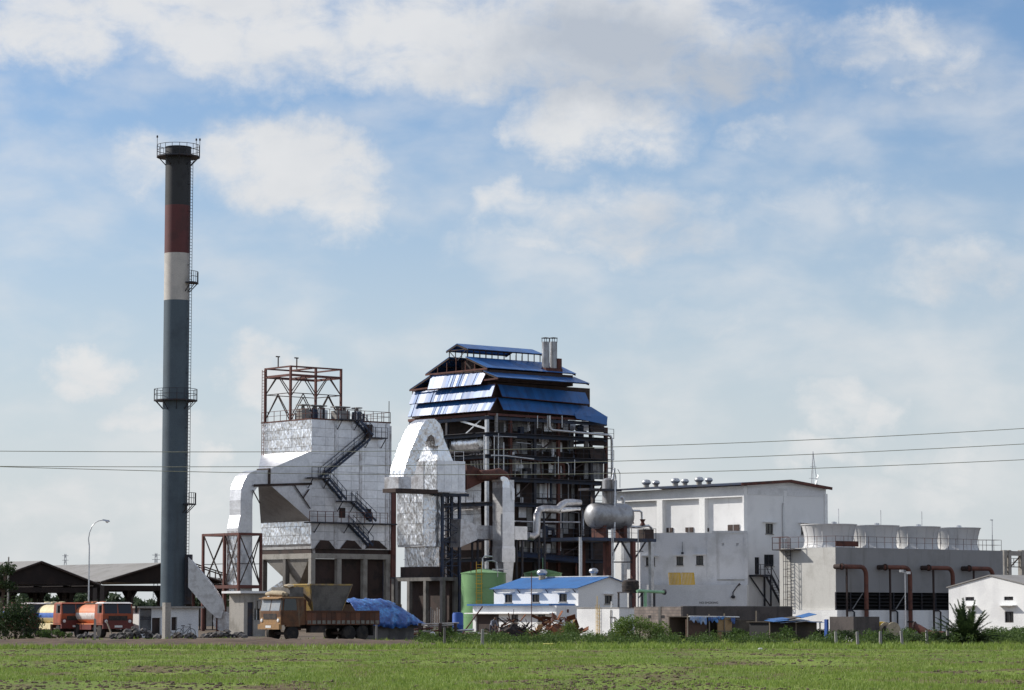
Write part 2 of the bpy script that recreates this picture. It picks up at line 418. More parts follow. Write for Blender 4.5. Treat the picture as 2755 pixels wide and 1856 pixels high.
mat('tarp_pale', (.20, .33, .60), .5, 0, col2=(.5, .55, .62), scale=1.6)
mat('sack', (.45, .38, .27), .9, 0, col2=(.33, .27, .19), scale=3)
mat('hopper_yellow', (.42, .29, .09), .75, 0, col2=(.22, .17, .12), scale=1.6, mixlo=.4, mixhi=.6)
mat('brick', (.24, .20, .175), .95, col2=(.17, .145, .13), scale=1.2, objrand=.18)
mat('mortar', (.20, .185, .17), .95, col2=(.14, .13, .12))
mat('wood_pole', (.30, .25, .19), .9)
mat('plywood', (.46, .30, .15), .85, 0, col2=(.40, .26, .13), stretch=(1, 1, .2))
mat('mudwall', (.12, .075, .055), .95, 0, col2=(.08, .055, .045))
mat('thatch', (.07, .06, .05), .95, 0, col2=(.11, .09, .07))
mat('soil', (.135, .098, .065), .98, col2=(.09, .068, .048), scale=.35, bump=.6, bscale=3)
mat('soil_dark', (.115, .076, .05), .98, col2=(.07, .047, .034), scale=.6, bump=.6, bscale=4)
mat('stone', (.13, .12, .115), .95, col2=(.08, .075, .07), scale=2.5, objrand=.35, bump=.3)
mat('scrap_rust', (.22, .085, .04), .85, .2, col2=(.12, .055, .035), scale=2, objrand=.3)
mat('scrap_dark', (.04, .035, .035), .8, .3, col2=(.08, .06, .05), scale=3)
mat('pipe_grey', (.46, .44, .42), .55, .3, col2=(.34, .3, .27), scale=1.5)
mat('plastic_white', (.75, .75, .74), .6)
mat('plastic_yellow', (.7, .66, .2), .7)
mat('wire', (.36, .34, .30), .55, .5)
mat('bark', (.09, .065, .045), .95, bump=.4)
mat('chim_black', (.030, .031, .034), .6, 0, col2=(.02, .02, .022), streak=(.5, (.05, .05, .05), .55, .8))
mat('chim_red', (.115, .034, .034), .65, 0, col2=(.085, .03, .03), streak=(.5, (.09, .04, .04), .55, .8))
mat('chim_white', (.52, .49, .45), .7, 0, col2=(.44, .42, .39), streak=(.5, (.30, .28, .26), .55, .8))
mat('chim_grey', (.078, .108, .132), .55, .1, col2=(.062, .085, .105), scale=.4, streak=(.5, (.045, .055, .065), .5, .8), bump=.1)
def leafmat(name, c1, c2):
    m = bpy.data.materials.new(name); m.use_nodes = True; nt = m.node_tree; N = nt.nodes; K = nt.links
    b = N['Principled BSDF']; b.inputs['Roughness'].default_value = .6; b.inputs['Specular IOR Level'].default_value = .25
    tc = N.new('ShaderNodeTexCoord'); n = N.new('ShaderNodeTexNoise'); n.inputs['Scale'].default_value = 2.2; n.inputs['Detail'].default_value = 8
    K.new(tc.outputs['Object'], n.inputs['Vector'])
    g = N.new('ShaderNodeNewGeometry')
    ad = N.new('ShaderNodeMath'); ad.operation = 'ADD'; K.new(n.outputs['Fac'], ad.inputs[0])
    mu = N.new('ShaderNodeMath'); mu.operation = 'MULTIPLY_ADD'; K.new(g.outputs['Random Per Island'], mu.inputs[0]); mu.inputs[1].default_value = .5; mu.inputs[2].default_value = -.25
    K.new(mu.outputs[0], ad.inputs[1])
    r = N.new('ShaderNodeMapRange'); r.inputs['From Min'].default_value = .2; r.inputs['From Max'].default_value = .8; K.new(ad.outputs[0], r.inputs['Value'])
    x = N.new('ShaderNodeMix'); x.data_type = 'RGBA'; x.inputs['A'].default_value = (*c1, 1); x.inputs['B'].default_value = (*c2, 1)
    K.new(r.outputs[0], x.inputs['Factor']); K.new(x.outputs['Result'], b.inputs['Base Color'])
    tr = N.new('ShaderNodeBsdfTranslucent'); K.new(x.outputs['Result'], tr.inputs['Color'])
    ms = N.new('ShaderNodeMixShader'); ms.inputs[0].default_value = .35
    K.new(b.outputs[0], ms.inputs[1]); K.new(tr.outputs[0], ms.inputs[2])
    K.new(ms.outputs[0], N['Material Output'].inputs['Surface'])
    M[name] = m
leafmat('leaf_mid', (.045, .085, .022), (.10, .16, .035))
leafmat('leaf_dark', (.022, .042, .016), (.05, .08, .025))
leafmat('leaf_lime', (.08, .14, .03), (.16, .22, .05))
leafmat('grass_blade', (.145, .23, .04), (.29, .37, .08))
leafmat('leaf_far', (.05, .075, .04), (.08, .11, .06))
def brickmat(name, c1, c2, mort, sc=1.0):
    m = bpy.data.materials.new(name); m.use_nodes = True; nt = m.node_tree; N = nt.nodes; K = nt.links
    b = N['Principled BSDF']; b.inputs['Roughness'].default_value = .95
    tc = N.new('ShaderNodeTexCoord'); sp = N.new('ShaderNodeSeparateXYZ'); K.new(tc.outputs['Object'], sp.inputs[0])
    ad = N.new('ShaderNodeMath'); ad.operation = 'ADD'; K.new(sp.outputs[0], ad.inputs[0]); K.new(sp.outputs[1], ad.inputs[1])
    cb = N.new('ShaderNodeCombineXYZ'); K.new(ad.outputs[0], cb.inputs[0]); K.new(sp.outputs[2], cb.inputs[1])
    t = N.new('ShaderNodeTexBrick'); K.new(cb.outputs[0], t.inputs['Vector']); t.inputs['Scale'].default_value = sc
    t.inputs['Color1'].default_value = (*c1, 1); t.inputs['Color2'].default_value = (*c2, 1); t.inputs['Mortar'].default_value = (*mort, 1)
    t.inputs['Brick Width'].default_value = .4; t.inputs['Row Height'].default_value = .2; t.inputs['Mortar Size'].default_value = .02
    n = N.new('ShaderNodeTexNoise'); n.inputs['Scale'].default_value = 1.3; n.inputs['Detail'].default_value = 6; K.new(tc.outputs['Object'], n.inputs['Vector'])
    r = N.new('ShaderNodeMapRange'); r.inputs['From Min'].default_value = .3; r.inputs['From Max'].default_value = .7; r.inputs['To Min'].default_value = .65; r.inputs['To Max'].default_value = 1.2; K.new(n.outputs['Fac'], r.inputs['Value'])
    vm = N.new('ShaderNodeVectorMath'); vm.operation = 'SCALE'; K.new(t.outputs['Color'], vm.inputs[0]); K.new(r.outputs[0], vm.inputs[3]); K.new(vm.outputs[0], b.inputs['Base Color'])
    bp = N.new('ShaderNodeBump'); bp.inputs['Strength'].default_value = .5; bp.inputs['Distance'].default_value = .02; K.new(t.outputs['Fac'], bp.inputs['Height']); bp.invert = True; K.new(bp.outputs[0], b.inputs['Normal'])
    M[name] = m
brickmat('block_wall', (.27, .22, .19), (.21, .175, .155), (.17, .15, .14))

# field: grass over soil in long uneven bands
def fieldmat():
    m = bpy.data.materials.new('field'); m.use_nodes = True; nt = m.node_tree; N = nt.nodes; K = nt.links
    b = N['Principled BSDF']; b.inputs['Roughness'].default_value = .95; b.inputs['Specular IOR Level'].default_value = .1
    tc = N.new('ShaderNodeTexCoord')
    def noise(sc, st, det=6):
        mp = N.new('ShaderNodeMapping'); mp.inputs['Scale'].default_value = st; K.new(tc.outputs['Object'], mp.inputs[0])
        n = N.new('ShaderNodeTexNoise'); n.inputs['Scale'].default_value = sc; n.inputs['Detail'].default_value = det; n.inputs['Roughness'].default_value = .65; K.new(mp.outputs[0], n.inputs['Vector']); return n.outputs['Fac']
    def rng(v, a, c):
        r = N.new('ShaderNodeMapRange'); r.interpolation_type = 'SMOOTHSTEP'; r.inputs['From Min'].default_value = a; r.inputs['From Max'].default_value = c; K.new(v, r.inputs['Value']); return r.outputs[0]
    def mix(f, a, c):
        x = N.new('ShaderNodeMix'); x.data_type = 'RGBA'; K.new(f, x.inputs['Factor'])
        for nm, v in (('A', a), ('B', c)):
            if isinstance(v, tuple): x.inputs[nm].default_value = (*v, 1)
            else: K.new(v, x.inputs[nm])
        return x.outputs['Result']
    g = mix(rng(noise(.5, (.5, .12, 1)), .35, .65), (.135, .20, .042), (.22, .285, .062))
    s = mix(rng(noise(3, (1, .6, 1)), .35, .65), (.12, .09, .055), (.19, .145, .09))
    c1 = mix(rng(noise(.9, (.35, .16, 1), 9), .46, .62), g, s)
    K.new(mix(rng(noise(6, (1, .5, 1), 3), .56, .64), c1, (.10, .075, .045)), b.inputs['Base Color'])
    bp = N.new('ShaderNodeBump'); bp.inputs['Strength'].default_value = .8; bp.inputs['Distance'].default_value = .15
    K.new(noise(2.2, (1, 1, 1)), bp.inputs['Height']); K.new(bp.outputs[0], b.inputs['Normal'])
    M['field'] = m
fieldmat()

# ------------------------------------------------------------------ ground
MB().poly([(-4000, -300, -.02), (4000, -300, -.02), (4000, 9000, -.02), (-4000, 9000, -.02)]).build('ground', 'soil', kind='structure')
def sheet(name, x0, x1, y0, y1, nx, ny, fz, matn):
    V = []; Fq = []
    for j in range(ny + 1):
        for i in range(nx + 1):
            x = x0 + (x1 - x0) * i / nx; y = y0 + (y1 - y0) * j / ny; V.append((x, y, fz(x, y)))
    for j in range(ny):
        for i in range(nx):
            a = j * (nx + 1) + i; Fq.append((a, a + 1, a + nx + 2, a + nx + 1))
    o = npmesh(name, V, Fq, matn, 4); o['kind'] = 'structure'
    return o
def nz(x, y, s=1.0, z=0.0): return mnoise.noise(Vector((x * s, y * s, z)))
def field_z(x, y): return .05 + .045 * nz(x, y * .6, .35) + .05 * nz(x, y, .12, 3)
sheet('field', -150, 150, 20, 158, 400, 200, field_z, 'field')
# bare earth bank along the edge of the yard
def bank_z(x, y):
    t = (y - 147) / 31.0; e = max(0, min(1, t * 5)) * max(0, min(1, (1 - t) * 3))
    side = max(0.0, min(1.0, (-4 - x) / 3.0))
    return .012 + e * side * (.20 + .26 * max(0, nz(x, y, .35, 8)) + .10 * nz(x, y, 1.3, 2))
bank_w = sheet('earth_bank', -40, 0, 147, 180, 170, 70, bank_z, 'soil_dark')
sheet('yard', -90, 90, 176, 420, 40, 40, lambda x, y: .004 + .02 * nz(x, y, .1), 'soil')

# grass tufts and clods as real geometry
def tufts(name, n, yr, xr, hr, dens, matn, seed, blades=4):
    r = np.random.default_rng(seed); V = []; cnt = 0
    ys = yr[0] * (yr[1] / yr[0]) ** r.random(n); xs = (r.random(n) * 2 - 1) * xr * ys + 0.0
    keep = []
    for i in range(n):
        if dens(xs[i], ys[i]) > r.random(): keep.append(i)
    xs = xs[keep]; ys = ys[keep]; k = len(xs)
    out = np.zeros((k, blades, 3, 3), dtype=np.float32)
    zs = np.array([field_z(a, b) if b < 158 else .02 for a, b in zip(xs, ys)])
    for bl in range(blades):
        ang = r.random(k) * 6.283; h = hr[0] + (hr[1] - hr[0]) * r.random(k); wd = h * (.10 + .12 * r.random(k)) ; lean = h * (.2 + .7 * r.random(k))
        ox = xs + (r.random(k) - .5) * .16; oy = ys + (r.random(k) - .5) * .16
        dx, dy = np.cos(ang), np.sin(ang)
        out[:, bl, 0] = np.stack([ox - dy * wd, oy + dx * wd, zs - .02], 1)
        out[:, bl, 1] = np.stack([ox + dy * wd, oy - dx * wd, zs - .02], 1)
        out[:, bl, 2] = np.stack([ox + dx * lean, oy + dy * lean, zs + h], 1)
    V = out.reshape(-1, 3); Fc = np.arange(len(V)).reshape(-1, 3)
    return npmesh(name, V, Fc, matn, 3)
def bare(x, y): return max(0.0, min(1.0, (71.5 - y) / 4 + (-6.5 - x) / 3)) if (x < -4 and y < 73) else 0.0
def gdens(x, y): return (1 - .9 * bare(x, y)) * .12 + (1 - bare(x, y)) * .95 * max(0, min(1, .55 + 2.4 * nz(x * .16, y * .16, 1.0, 5) + .8 * nz(x, y, .5, 2)))
tag(tufts('field_grass', 80000, (60, 157), .20, (.035, .10), gdens, 'grass_blade', 3), 'short bright green crop and grass covering the field', 'grass', kind='stuff')
def clods():
    mb = MB(); r = random.Random(5)
    for i in range(16000):
        y = 60 * (156 / 60.0) ** r.random(); x = (r.random() * 2 - 1) * .2 * y
        if bare(x, y) < r.random() and nz(x * .16, y * .16, 1.0, 5) + .3 * nz(x, y, .5, 2) > -.12 and r.random() > .08: continue
        s = .015 + .05 * r.random() ** 3
        mb.rock((x, y, field_z(x, y) + s * .2), s * 1.5, s, s * .6, r)
    mb.build('soil_clods', 'soil', label='loose dark soil clods lying among the field grass', cat='soil', kind='stuff')
clods()

# ------------------------------------------------------------------ small builders shared by many things
def rail_run(mb, pts, h=1.05, step=1.4, w=.05, mid=True, n=None):
    for p, q in zip(pts[:-1], pts[1:]):
        p = Vector(p); q = Vector(q); L = (q - p).length; k = n or max(1, round(L / step))
        for i in range(k + 1):
            a = p.lerp(q, i / k); mb.bar(a, a + Vector((0, 0, h)), w)
        mb.bar(p + Vector((0, 0, h)), q + Vector((0, 0, h)), w)
        if mid: mb.bar(p + Vector((0, 0, h * .52)), q + Vector((0, 0, h * .52)), w * .8)
    return mb
def stair(parent, p, q, width, wdir, matn='blue_steel', name='stair', rail=True, tread=.26):
    """a flight from p up or down to q: two stringers, treads, hand rails"""
    p = Vector(p); q = Vector(q); w = Vector(wdir).normalized() * width; mb = MB()
    for o in (Vector((0, 0, 0)), w): mb.bar(p + o, q + o, .07, .24)
    k = max(3, int(abs(q.z - p.z) / tread))
    for i in range(1, k):
        a = p.lerp(q, i / k); mb.bar(a, a + w, .22, .04)
    st = mb.build(name, matn, parent)
    if rail:
        rb = MB()
        for o in (Vector((0, 0, 0)), w):
            for i in range(0, 5):
                a = p.lerp(q, i / 4) + o; rb.bar(a, a + Vector((0, 0, .95)), .04)
            rb.bar(p + o + Vector((0, 0, .95)), q + o + Vector((0, 0, .95)), .05)
        rb.build('hand_rail', matn, st)
    return st
def ladder(mb, p, h, wdir, w=.45, step=.32, r=.025):
    p = Vector(p); d = Vector(wdir).normalized() * w
    for o in (Vector((0, 0, 0)), d): mb.bar(p + o, p + o + Vector((0, 0, h)), r * 2)
    for i in range(int(h / step)): a = p + Vector((0, 0, (i + .5) * step)); mb.bar(a, a + d, r * 1.6)
def window_L(root, a, b, z, w, h, awn=.0, bars=True, dep=.18, frame='dark_steel', sill=True, glass='glass_dark', shade=1.3):
    """window in a sunlit face (x = a), centred at y = b; returns the opening"""
    wn = MB().box(a + dep - .05, a + dep - .02, b - w / 2 + .01, b + w / 2 - .01, z + .01, z + h - .01).build('window', glass, root)
    f = MB(); x0, x1 = a + dep - .09, a + dep - .04
    for c in (b - w / 2 + .04, b, b + w / 2 - .04): f.box(x0, x1, c - .03, c + .03, z + .01, z + h - .01)
    for c in (z + .04, z + h - .04): f.box(x0 + .003, x1 - .003, b - w / 2 + .02, b + w / 2 - .02, c - .03, c + .03)
    f.build('frame', frame, wn)
    if sill: MB().box(a - .08, a + .1, b - w / 2 - .06, b + w / 2 + .06, z - .09, z - .005).build('sill', 'concrete', wn)
    if awn: MB().hexa([(a - awn, b - w * shade / 2, z + h + .10), (a + .02, b - w * shade / 2, z + h + .12), (a + .02, b + w * shade / 2, z + h + .12), (a - awn, b + w * shade / 2, z + h + .10),
                       (a - awn, b - w * shade / 2, z + h + .17), (a + .02, b - w * shade / 2, z + h + .21), (a + .02, b + w * shade / 2, z + h + .21), (a - awn, b + w * shade / 2, z + h + .17)]).build('sunshade', 'white_wall', wn)
    return (b - w / 2, b + w / 2, z, z + h)
def window_R(root, b, a, z, w, h, awn=.0, dep=.18, frame='dark_steel', sill=True, glass='glass_dark', shade=1.3):
    wn = MB().box(a - w / 2 + .01, a + w / 2 - .01, b + dep - .05, b + dep - .02, z + .01, z + h - .01).build('window', glass, root)
    f = MB(); y0, y1 = b + dep - .09, b + dep - .04
    for c in (a - w / 2 + .04, a, a + w / 2 - .04): f.box(c - .03, c + .03, y0, y1, z + .01, z + h - .01)
    for c in (z + .04, z + h - .04): f.box(a - w / 2 + .02, a + w / 2 - .02, y0 + .003, y1 - .003, c - .03, c + .03)
    f.build('frame', frame, wn)
    if sill: MB().box(a - w / 2 - .06, a + w / 2 + .06, b - .08, b + .1, z - .09, z - .005).build('sill', 'concrete', wn)
    if awn: MB().box(a - w * shade / 2, a + w * shade / 2, b - awn, b + .02, z + h + .10, z + h + .18).build('sunshade', 'white_wall', wn)
    return (a - w / 2, a + w / 2, z, z + h)
def turbine_vent(root, c, r=.3, base='concrete'):
    v = MB().lathe([(r * .75, 0), (r * .7, r * .9)], 12, c).build('roof_ventilator', base, root, smooth=40)
    MB().lathe([(r * .7, r * .9), (r * 1.15, r * 1.25), (r * 1.2, r * 1.7), (r * .8, r * 2.15), (r * .1, r * 2.3)], 14, c).build('ventilator_head', 'galv', v, smooth=50)
    return v

# ------------------------------------------------------------------ chimney
def chimney():
    Y = 292; sc = F_PX / Y
    base = at(466, HORIZ, Y); X = base.x
    r = 34.6 / sc
    t = thing('chimney', 'tall steel chimney painted black, red, white and grey in bands', 'chimney', (X, Y, 0))
    def zp(py): return at(466, py, Y - r).z
    def zc(py): return at(466, py, Y).z
    zs = [0, zp(805), zp(678), zp(549), zp(391)]
    nm = [('grey_band', 'chim_grey'), ('white_band', 'chim_white'), ('red_band', 'chim_red'), ('black_band', 'chim_black')]
    for i in range(4):
        prof = [(r, zs[i])]; k = max(2, int((zs[i + 1] - zs[i]) / 2.4))
        for j in range(1, k):
            z = zs[i] + (zs[i + 1] - zs[i]) * j / k; prof += [(r, z)]
        prof.append((r, zs[i + 1]))
        MB().lathe(prof, 40).build(nm[i][0], nm[i][1], t, smooth=35)
    MB().lathe([(r + .02, zs[4] - .05), (r + .06, zs[4] - .03), (r + .06, zs[4] + .02), (r - .25, zs[4] + .02)], 40).build('rim', 'chim_black', t, smooth=35)
    def ring(z, ro, h, full=True, a0=0, a1=360, n=18, poles=()):
        d = MB(); al = [R_(a0 + (a1 - a0) * k / n) for k in range(n + 1)]
        P = lambda rr, a, zz: (rr * math.cos(a), rr * math.sin(a), zz)
        for a, b in zip(al[:-1], al[1:]):
            d.hexa([P(r - .05, a, z - .12), P(ro, a, z - .12), P(ro, b, z - .12), P(r - .05, b, z - .12), P(r - .05, a, z), P(ro, a, z), P(ro, b, z), P(r - .05, b, z)])
        dk = d.build('gallery', 'dark_steel', t)
        q = MB()
        for i, a in enumerate(al[:-1] if full else al):
            q.bar(P(ro - .04, a, z), P(ro - .04, a, z + h), .05)
            if i % 2 == 0: q.bar(P(r - .03, a, z - 1.0), P(ro - .1, a, z - .1), .07)
        for hh in (h, h * .52):
            for a, b in zip(al[:-1], al[1:]): q.bar(P(ro - .04, a, z + hh), P(ro - .04, b, z + hh), .05)
        q.build('gallery_rail', 'dark_steel', dk)
        return dk
    ro = 59 / sc
    ring(zc(421), ro, 1.15)
    ring(zc(1076), ro, 1.1)
    ring(zc(760), ro * .99, 1.1, False, -42, 20, 6)
    ring(zc(1355), ro * .99, 1.1, False, -42, 20, 6)
    lm = MB(); la = R_(-28); ladder(lm, ((r + .22) * math.cos(la), (r + .22) * math.sin(la), 3), zs[4] - 4, (-math.sin(la), math.cos(la), 0))
    for k in range(16):
        z = 4 + k * 2.8; lm.bar((r * math.cos(la), r * math.sin(la), z), ((r + .25) * math.cos(la), (r + .25) * math.sin(la), z), .05)
    lm.build('ladder', 'dark_steel', t)
    for ang, h in ((178, 2.0), (40, 1.9), (5, 1.7)):
        mb = MB(); x, y = (ro - .04) * math.cos(R_(ang)), (ro - .04) * math.sin(R_(ang)); mb.bar((x, y, zc(421)), (x, y, zc(421) + h), .05); mb.lathe([(.09, 0), (.09, .2), (.03, .25)], 8, (x, y, zc(421) + h)); mb.build('lightning_rod', 'dark_steel', t)
    # flue gas inlet on the right flank
    g2 = MB().box(r * .55, r + .55, -.55, .55, zp(1625), zp(1491)).build('flue_inlet', 'dark_steel', t)
    return X, Y, r
CH_X, CH_Y, CH_R = chimney()
def flue_slope():
    # grey sheet duct climbing from the fan at the ground to the chimney
    Y0 = CH_Y - .5
    A = at(508, 1497, Y0); B = at(508, 1570, Y0); C = at(603, 1655, Y0 - 1); D = at(603, 1632, Y0 - 1); E = at(598, 1690, Y0 - 1); G = at(590, 1705, Y0 - 1)
    mb = MB(); poly = [at(509, 1499, Y0), at(572, 1572, Y0), at(598, 1612, Y0), at(603, 1640, Y0), at(598, 1664, Y0), at(585, 1662, Y0), at(560, 1640, Y0), at(509, 1580, Y0)]
    mb.prism([(p.x, p.z) for p in poly], 'y', Y0 - .9, Y0 + .9)
    o = thing('flue_duct', 'grey sheet metal duct sloping down from the chimney side', 'duct', (poly[4].x, Y0, 0))
    c = mb.build('duct_body', 'galv', o); c.location = (-poly[4].x, -Y0, 0)
    for px in (520, 548, 585):
        for sy in (-.7, .7):
            p = at(px, 1650, Y0); c2 = MB().bar((p.x, Y0 + sy, 0), (p.x, Y0 + sy, {520: 3.9, 548: 2.7, 585: 1.7}[px]), .14).build('support_leg', 'rust', o); c2.location = (-poly[4].x, -Y0, 0)
    f = MB().lathe([(1.0, -.5), (1.0, .5)], 20, (poly[4].x + .1, Y0, 1.0), axis='y')
    c3 = f.build('fan_casing', 'foil_dull', o, smooth=40); c3.location = (-poly[4].x, -Y0, 0)
flue_slope()
# ------------------------------------------------------------------ electrostatic precipitator
E = Grid(836, 300)
def foil_face(root, name, g, face, corners, rows, cols, matn, off=.0, jit=.012, seed=1, th=.03):
    """sheet cladding: each sheet a plate of its own; corners are (x or y, z) rectangle lo/hi"""
    r = random.Random(seed); (c0, z0), (c1, z1) = corners
    for i in range(rows):
        for j in range(cols):
            a0 = c0 + (c1 - c0) * j / cols + .01; a1 = c0 + (c1 - c0) * (j + 1) / cols - .01; q0 = z0 + (z1 - z0) * i / rows + .02; q1 = z0 + (z1 - z0) * (i + 1) / rows - .02
            d = [off - r.random() * jit for _ in range(4)]
            top = .02
            if face == 'L': q = [(d[0], a1, q0), (d[1], a0, q0), (d[2] - top * 0, a0, q1), (d[3], a1, q1)]
            else: q = [(a0, d[0], q0), (a1, d[1], q0), (a1, d[2], q1), (a0, d[3], q1)]
            # plate thickness goes inward
            n = Vector((1, 0, 0)) * th if face == 'L' else Vector((0, 1, 0)) * th
            q = [Vector(p) for p in q]
            MB().hexa([q[0], q[1], q[1] + n, q[0] + n, q[3], q[2], q[2] + n, q[3] + n]).build(name, matn, root)
def esp():
    g = E
    t = gthing(g, 'precipitator', 'tall box precipitator clad in bright aluminium sheet beside the chimney', 'precipitator')
    zt = g.R(836, 1127)[1]; a1 = g.R(1050, 1140)[0]; b1 = g.L(704, 1136)[0]; zb = g.R(836, 1476)[1]
    zbL = g.L(836, 1463)[1]
    MB().box(.035, a1 - .02, .035, b1 - .02, zb, zt - .03).build('casing', 'casing', t)
    foil_face(t, 'cladding_sheet', g, 'R', ((0, zb), (a1, zt)), 15, 6, 'foil_flat', 0, .01, 2)
    foil_face(t, 'cladding_sheet', g, 'L', ((0, zbL), (b1, zt)), 14, 5, 'foil', 0, .03, 3)
    MB().box(-.06, a1 + .06, -.06, b1 + .06, zt - .02, zt + .12).build('roof_deck', 'rust', t)
    for px in (903, 970, 1040):
        a = g.R(px, 1300)[0]; MB().box(a - .18, a + .18, -.06, 0.0, zb, zt - .1).build('stiffener', 'foil_dull', t)
    # funnel-shaped outlet on the sunlit side
    z0, z1 = g.L(834, 1402)[1], g.L(834, 1213)[1]
    ao, zo1 = g.R(725, 1262); zo0 = g.R(725, 1302)[1]; wv = 2.05
    nz_ = MB().hexa([(ao, 0.05, zo0), (-.01, 0.0, z0), (-.01, b1, z0), (ao, wv, zo0), (ao, .05, zo1), (-.01, 0, z1), (-.01, b1, z1), (ao, wv, zo1)]).build('outlet_funnel', 'foil_flat', t)
    MB().box(ao - .12, ao + .12, -.06, wv + .1, zo0 - .1, zo1 + .1).build('flange', 'dark_brown', nz_)
    prof = [(725, 1264), (690, 1265), (676, 1270), (665, 1280), (656, 1296), (650, 1315), (648, 1345), (648, 1385), (641, 1420), (641, 1592), (679, 1592), (680, 1345), (683, 1326), (692, 1312), (706, 1304), (725, 1302)]
    el = MB().prism([g.R(*p) for p in prof][::-1], 'y', .06, wv).build('outlet_duct', 'foil_flat', t)
    aL = g.R(641, 1500)[0]
    # crinkled sheets on the sunlit side of the duct
    zs = [g.R(648, py)[1] for py in (1590, 1545, 1500, 1460, 1425)]
    for q0, q1 in zip(zs[:-1], zs[1:]): MB().box(aL - .03, aL, .07, wv - .02, q0 + .01, q1 - .01).build('duct_sheet', 'foil', el)
    # walkway beam below the funnel
    k = MB(); zc = g.R(800, 1300)[1]; k.bar((g.R(683, 1306)[0], -.12, g.R(683, 1306)[1]), (-.05, -.12, zc), .12, .25)
    k.bar(g.RP(793, 1306, -.12), g.RP(835, 1368, -.12), .09); k.bar(g.RP(816, 1340, -.12), g.RP(832, 1316, -.12), .09)
    k.bar(g.RP(680, 1318, -.1), g.RP(699, 1354, -.1), .09); k.build('funnel_beam', 'dark_brown', t)
    # platforms, doors, stairs on the shaded side
    zp = g.R(836, 1404)[1]; aP0 = -1.0; aP1 = g.R(1072, 1412, -1.0)[0]
    MB().box(aP0, aP1, -1.1, -.06, zp - .14, zp).build('platform', 'dark_steel', t)
    rail_run(MB(), [(aP0, -1.06, zp), (aP1 - 1.5, -1.06, zp)], 1.1, 1.0, .05).build('platform_rail', 'rust', t)
    br = MB()
    for px in (845, 925, 990):
        a = g.R(px, 1410)[0]; br.bar((a, -.02, zp - 1.1), (a, -1.0, zp - .15), .08)
    br.build('bracket', 'dark_steel', t)
    for (x0, x1, y0, y1) in ((913, 928, 1366, 1393), (985, 998, 1369, 1398)):
        p, q = g.R(x0, y1), g.R(x1, y0); MB().box(p[0], q[0], -.09, -.011, p[1], q[1]).build('access_door', 'dark_brown', t)
    p, q = g.L(823, 1386), g.L(805, 1358); MB().box(-.25, -.02, p[0], q[0], p[1], q[1]).build('access_door', 'dark_brown', t)
    W_ = (0, -1, 0); off = -.12
    def S(p, q): return stair(t, (*g.R(*p, off)[:1], off, g.R(*p, off)[1]), (*g.R(*q, off)[:1], off, g.R(*q, off)[1]), .8, W_)
    def land(px0, px1, py):
        a0, z = g.R(px0, py, off); a1_, _ = g.R(px1, py, off); MB().box(a0, a1_, -1.05, -.06, z - .12, z).build('landing', 'dark_steel', t)
        rail_run(MB(), [(a0, -1.0, z), (a1_, -1.0, z)], 1.05, .8, .045).build('landing_rail', 'dark_steel', t)
        bb = MB(); bb.bar((a0 + .2, -.05, z - 1.1), (a0 + .2, -.95, z - .12), .07); bb.bar((a1_ - .2, -.05, z - 1.1), (a1_ - .2, -.95, z - .12), .07); bb.build('bracket', 'dark_steel', t)
    land(905, 958, 1127); S((955, 1130), (992, 1172)); land(980, 1030, 1176)
    S((984, 1182), (862, 1283)); land(826, 876, 1284)
    S((872, 1288), (920, 1344)); land(905, 948, 1347); S((945, 1349), (1000, 1402)); S((938, 1410), (992, 1468))
    MB().box(g.R(982, 1160)[0], g.R(997, 1160)[0], -.35, -.07, g.R(982, 1178)[1], g.R(982, 1142)[1]).build('stair_box', 'dark_brown', t)
    # roof edge rails and small posts
    rr = MB(); rail_run(rr, [(0, b1, zt + .12), (0, 0, zt + .12), (a1, 0, zt + .12), (a1, b1, zt + .12)], 1.05, 1.1, .05); rr.build('roof_rail', 'rust', t)
    r = random.Random(9)
    for i in range(17):
        a = .8 + r.random() * (a1 - 1.4); b = .5 + r.random() * (b1 * .5); h = .6 + r.random() * .9
        MB().tube((a, b, zt + .1), (a, b, zt + .1 + h), .09 + .05 * r.random(), n=8).build('rapper_post', r.choice(['blue_steel', 'dark_steel', 'galv']), t)
    for (px, w) in ((815, 1.0), (845, 1.1), (862, .9), (908, 1.0), (926, .8), (960, .6)):
        a = g.R(px, 1120, 2.6)[0]
        tr = MB().box(a - w * .5, a + w * .5, 2.1, 3.1, zt + .12, zt + 1.25).build('transformer_tank', r.choice(['blue_steel', 'asbestos', 'foil_dull']), t)
        MB().lathe([(.22, zt + 1.25), (.16, zt + 1.6)], 10, (a, 2.6, 0)).build('bushing', 'asbestos', tr)
        MB().box(a - w * .55, a + w * .55, 2.05, 3.15, zt + 1.6, zt + 1.72).build('cover', 'asbestos', tr)
    MB().bar((a1 - .1, .1, zt + .1), (a1 - .1, .1, zt + 2.4), .06).build('roof_mast', 'dark_steel', t)
    # dark plates added in place of cladding recesses that bare the hopper steel
    for i in range(3):
        x0 = [(845, 862, 884, 901), (915, 933, 953, 973), (982, 1000, 1018, 1042)][i]
        pts = [g.R(x0[0], 1476), g.R(x0[3], 1477), g.R(x0[2], 1455), g.R(x0[1], 1453)]
        MB().prism(pts, 'y', -.10, -.015).build('hopper_recess_plate', 'dark_brown', t)
    # concrete table
    zq1 = g.R(836, 1488)[1]; zq0 = g.R(836, 1502)[1]
    MB().box(-.02, a1 + .1, -.03, .55, zq0, zq1).build('concrete_beam', 'concrete', t)
    MB().box(-.021, .5, .551, b1 + .05, zq0, zq1).build('concrete_beam', 'concrete', t)
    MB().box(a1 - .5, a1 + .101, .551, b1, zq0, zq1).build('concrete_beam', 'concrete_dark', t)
    MB().box(.1, a1 - .1, .1, b1 - .1, zq1, zb + .05).build('hopper_deck', 'dark_brown', t)
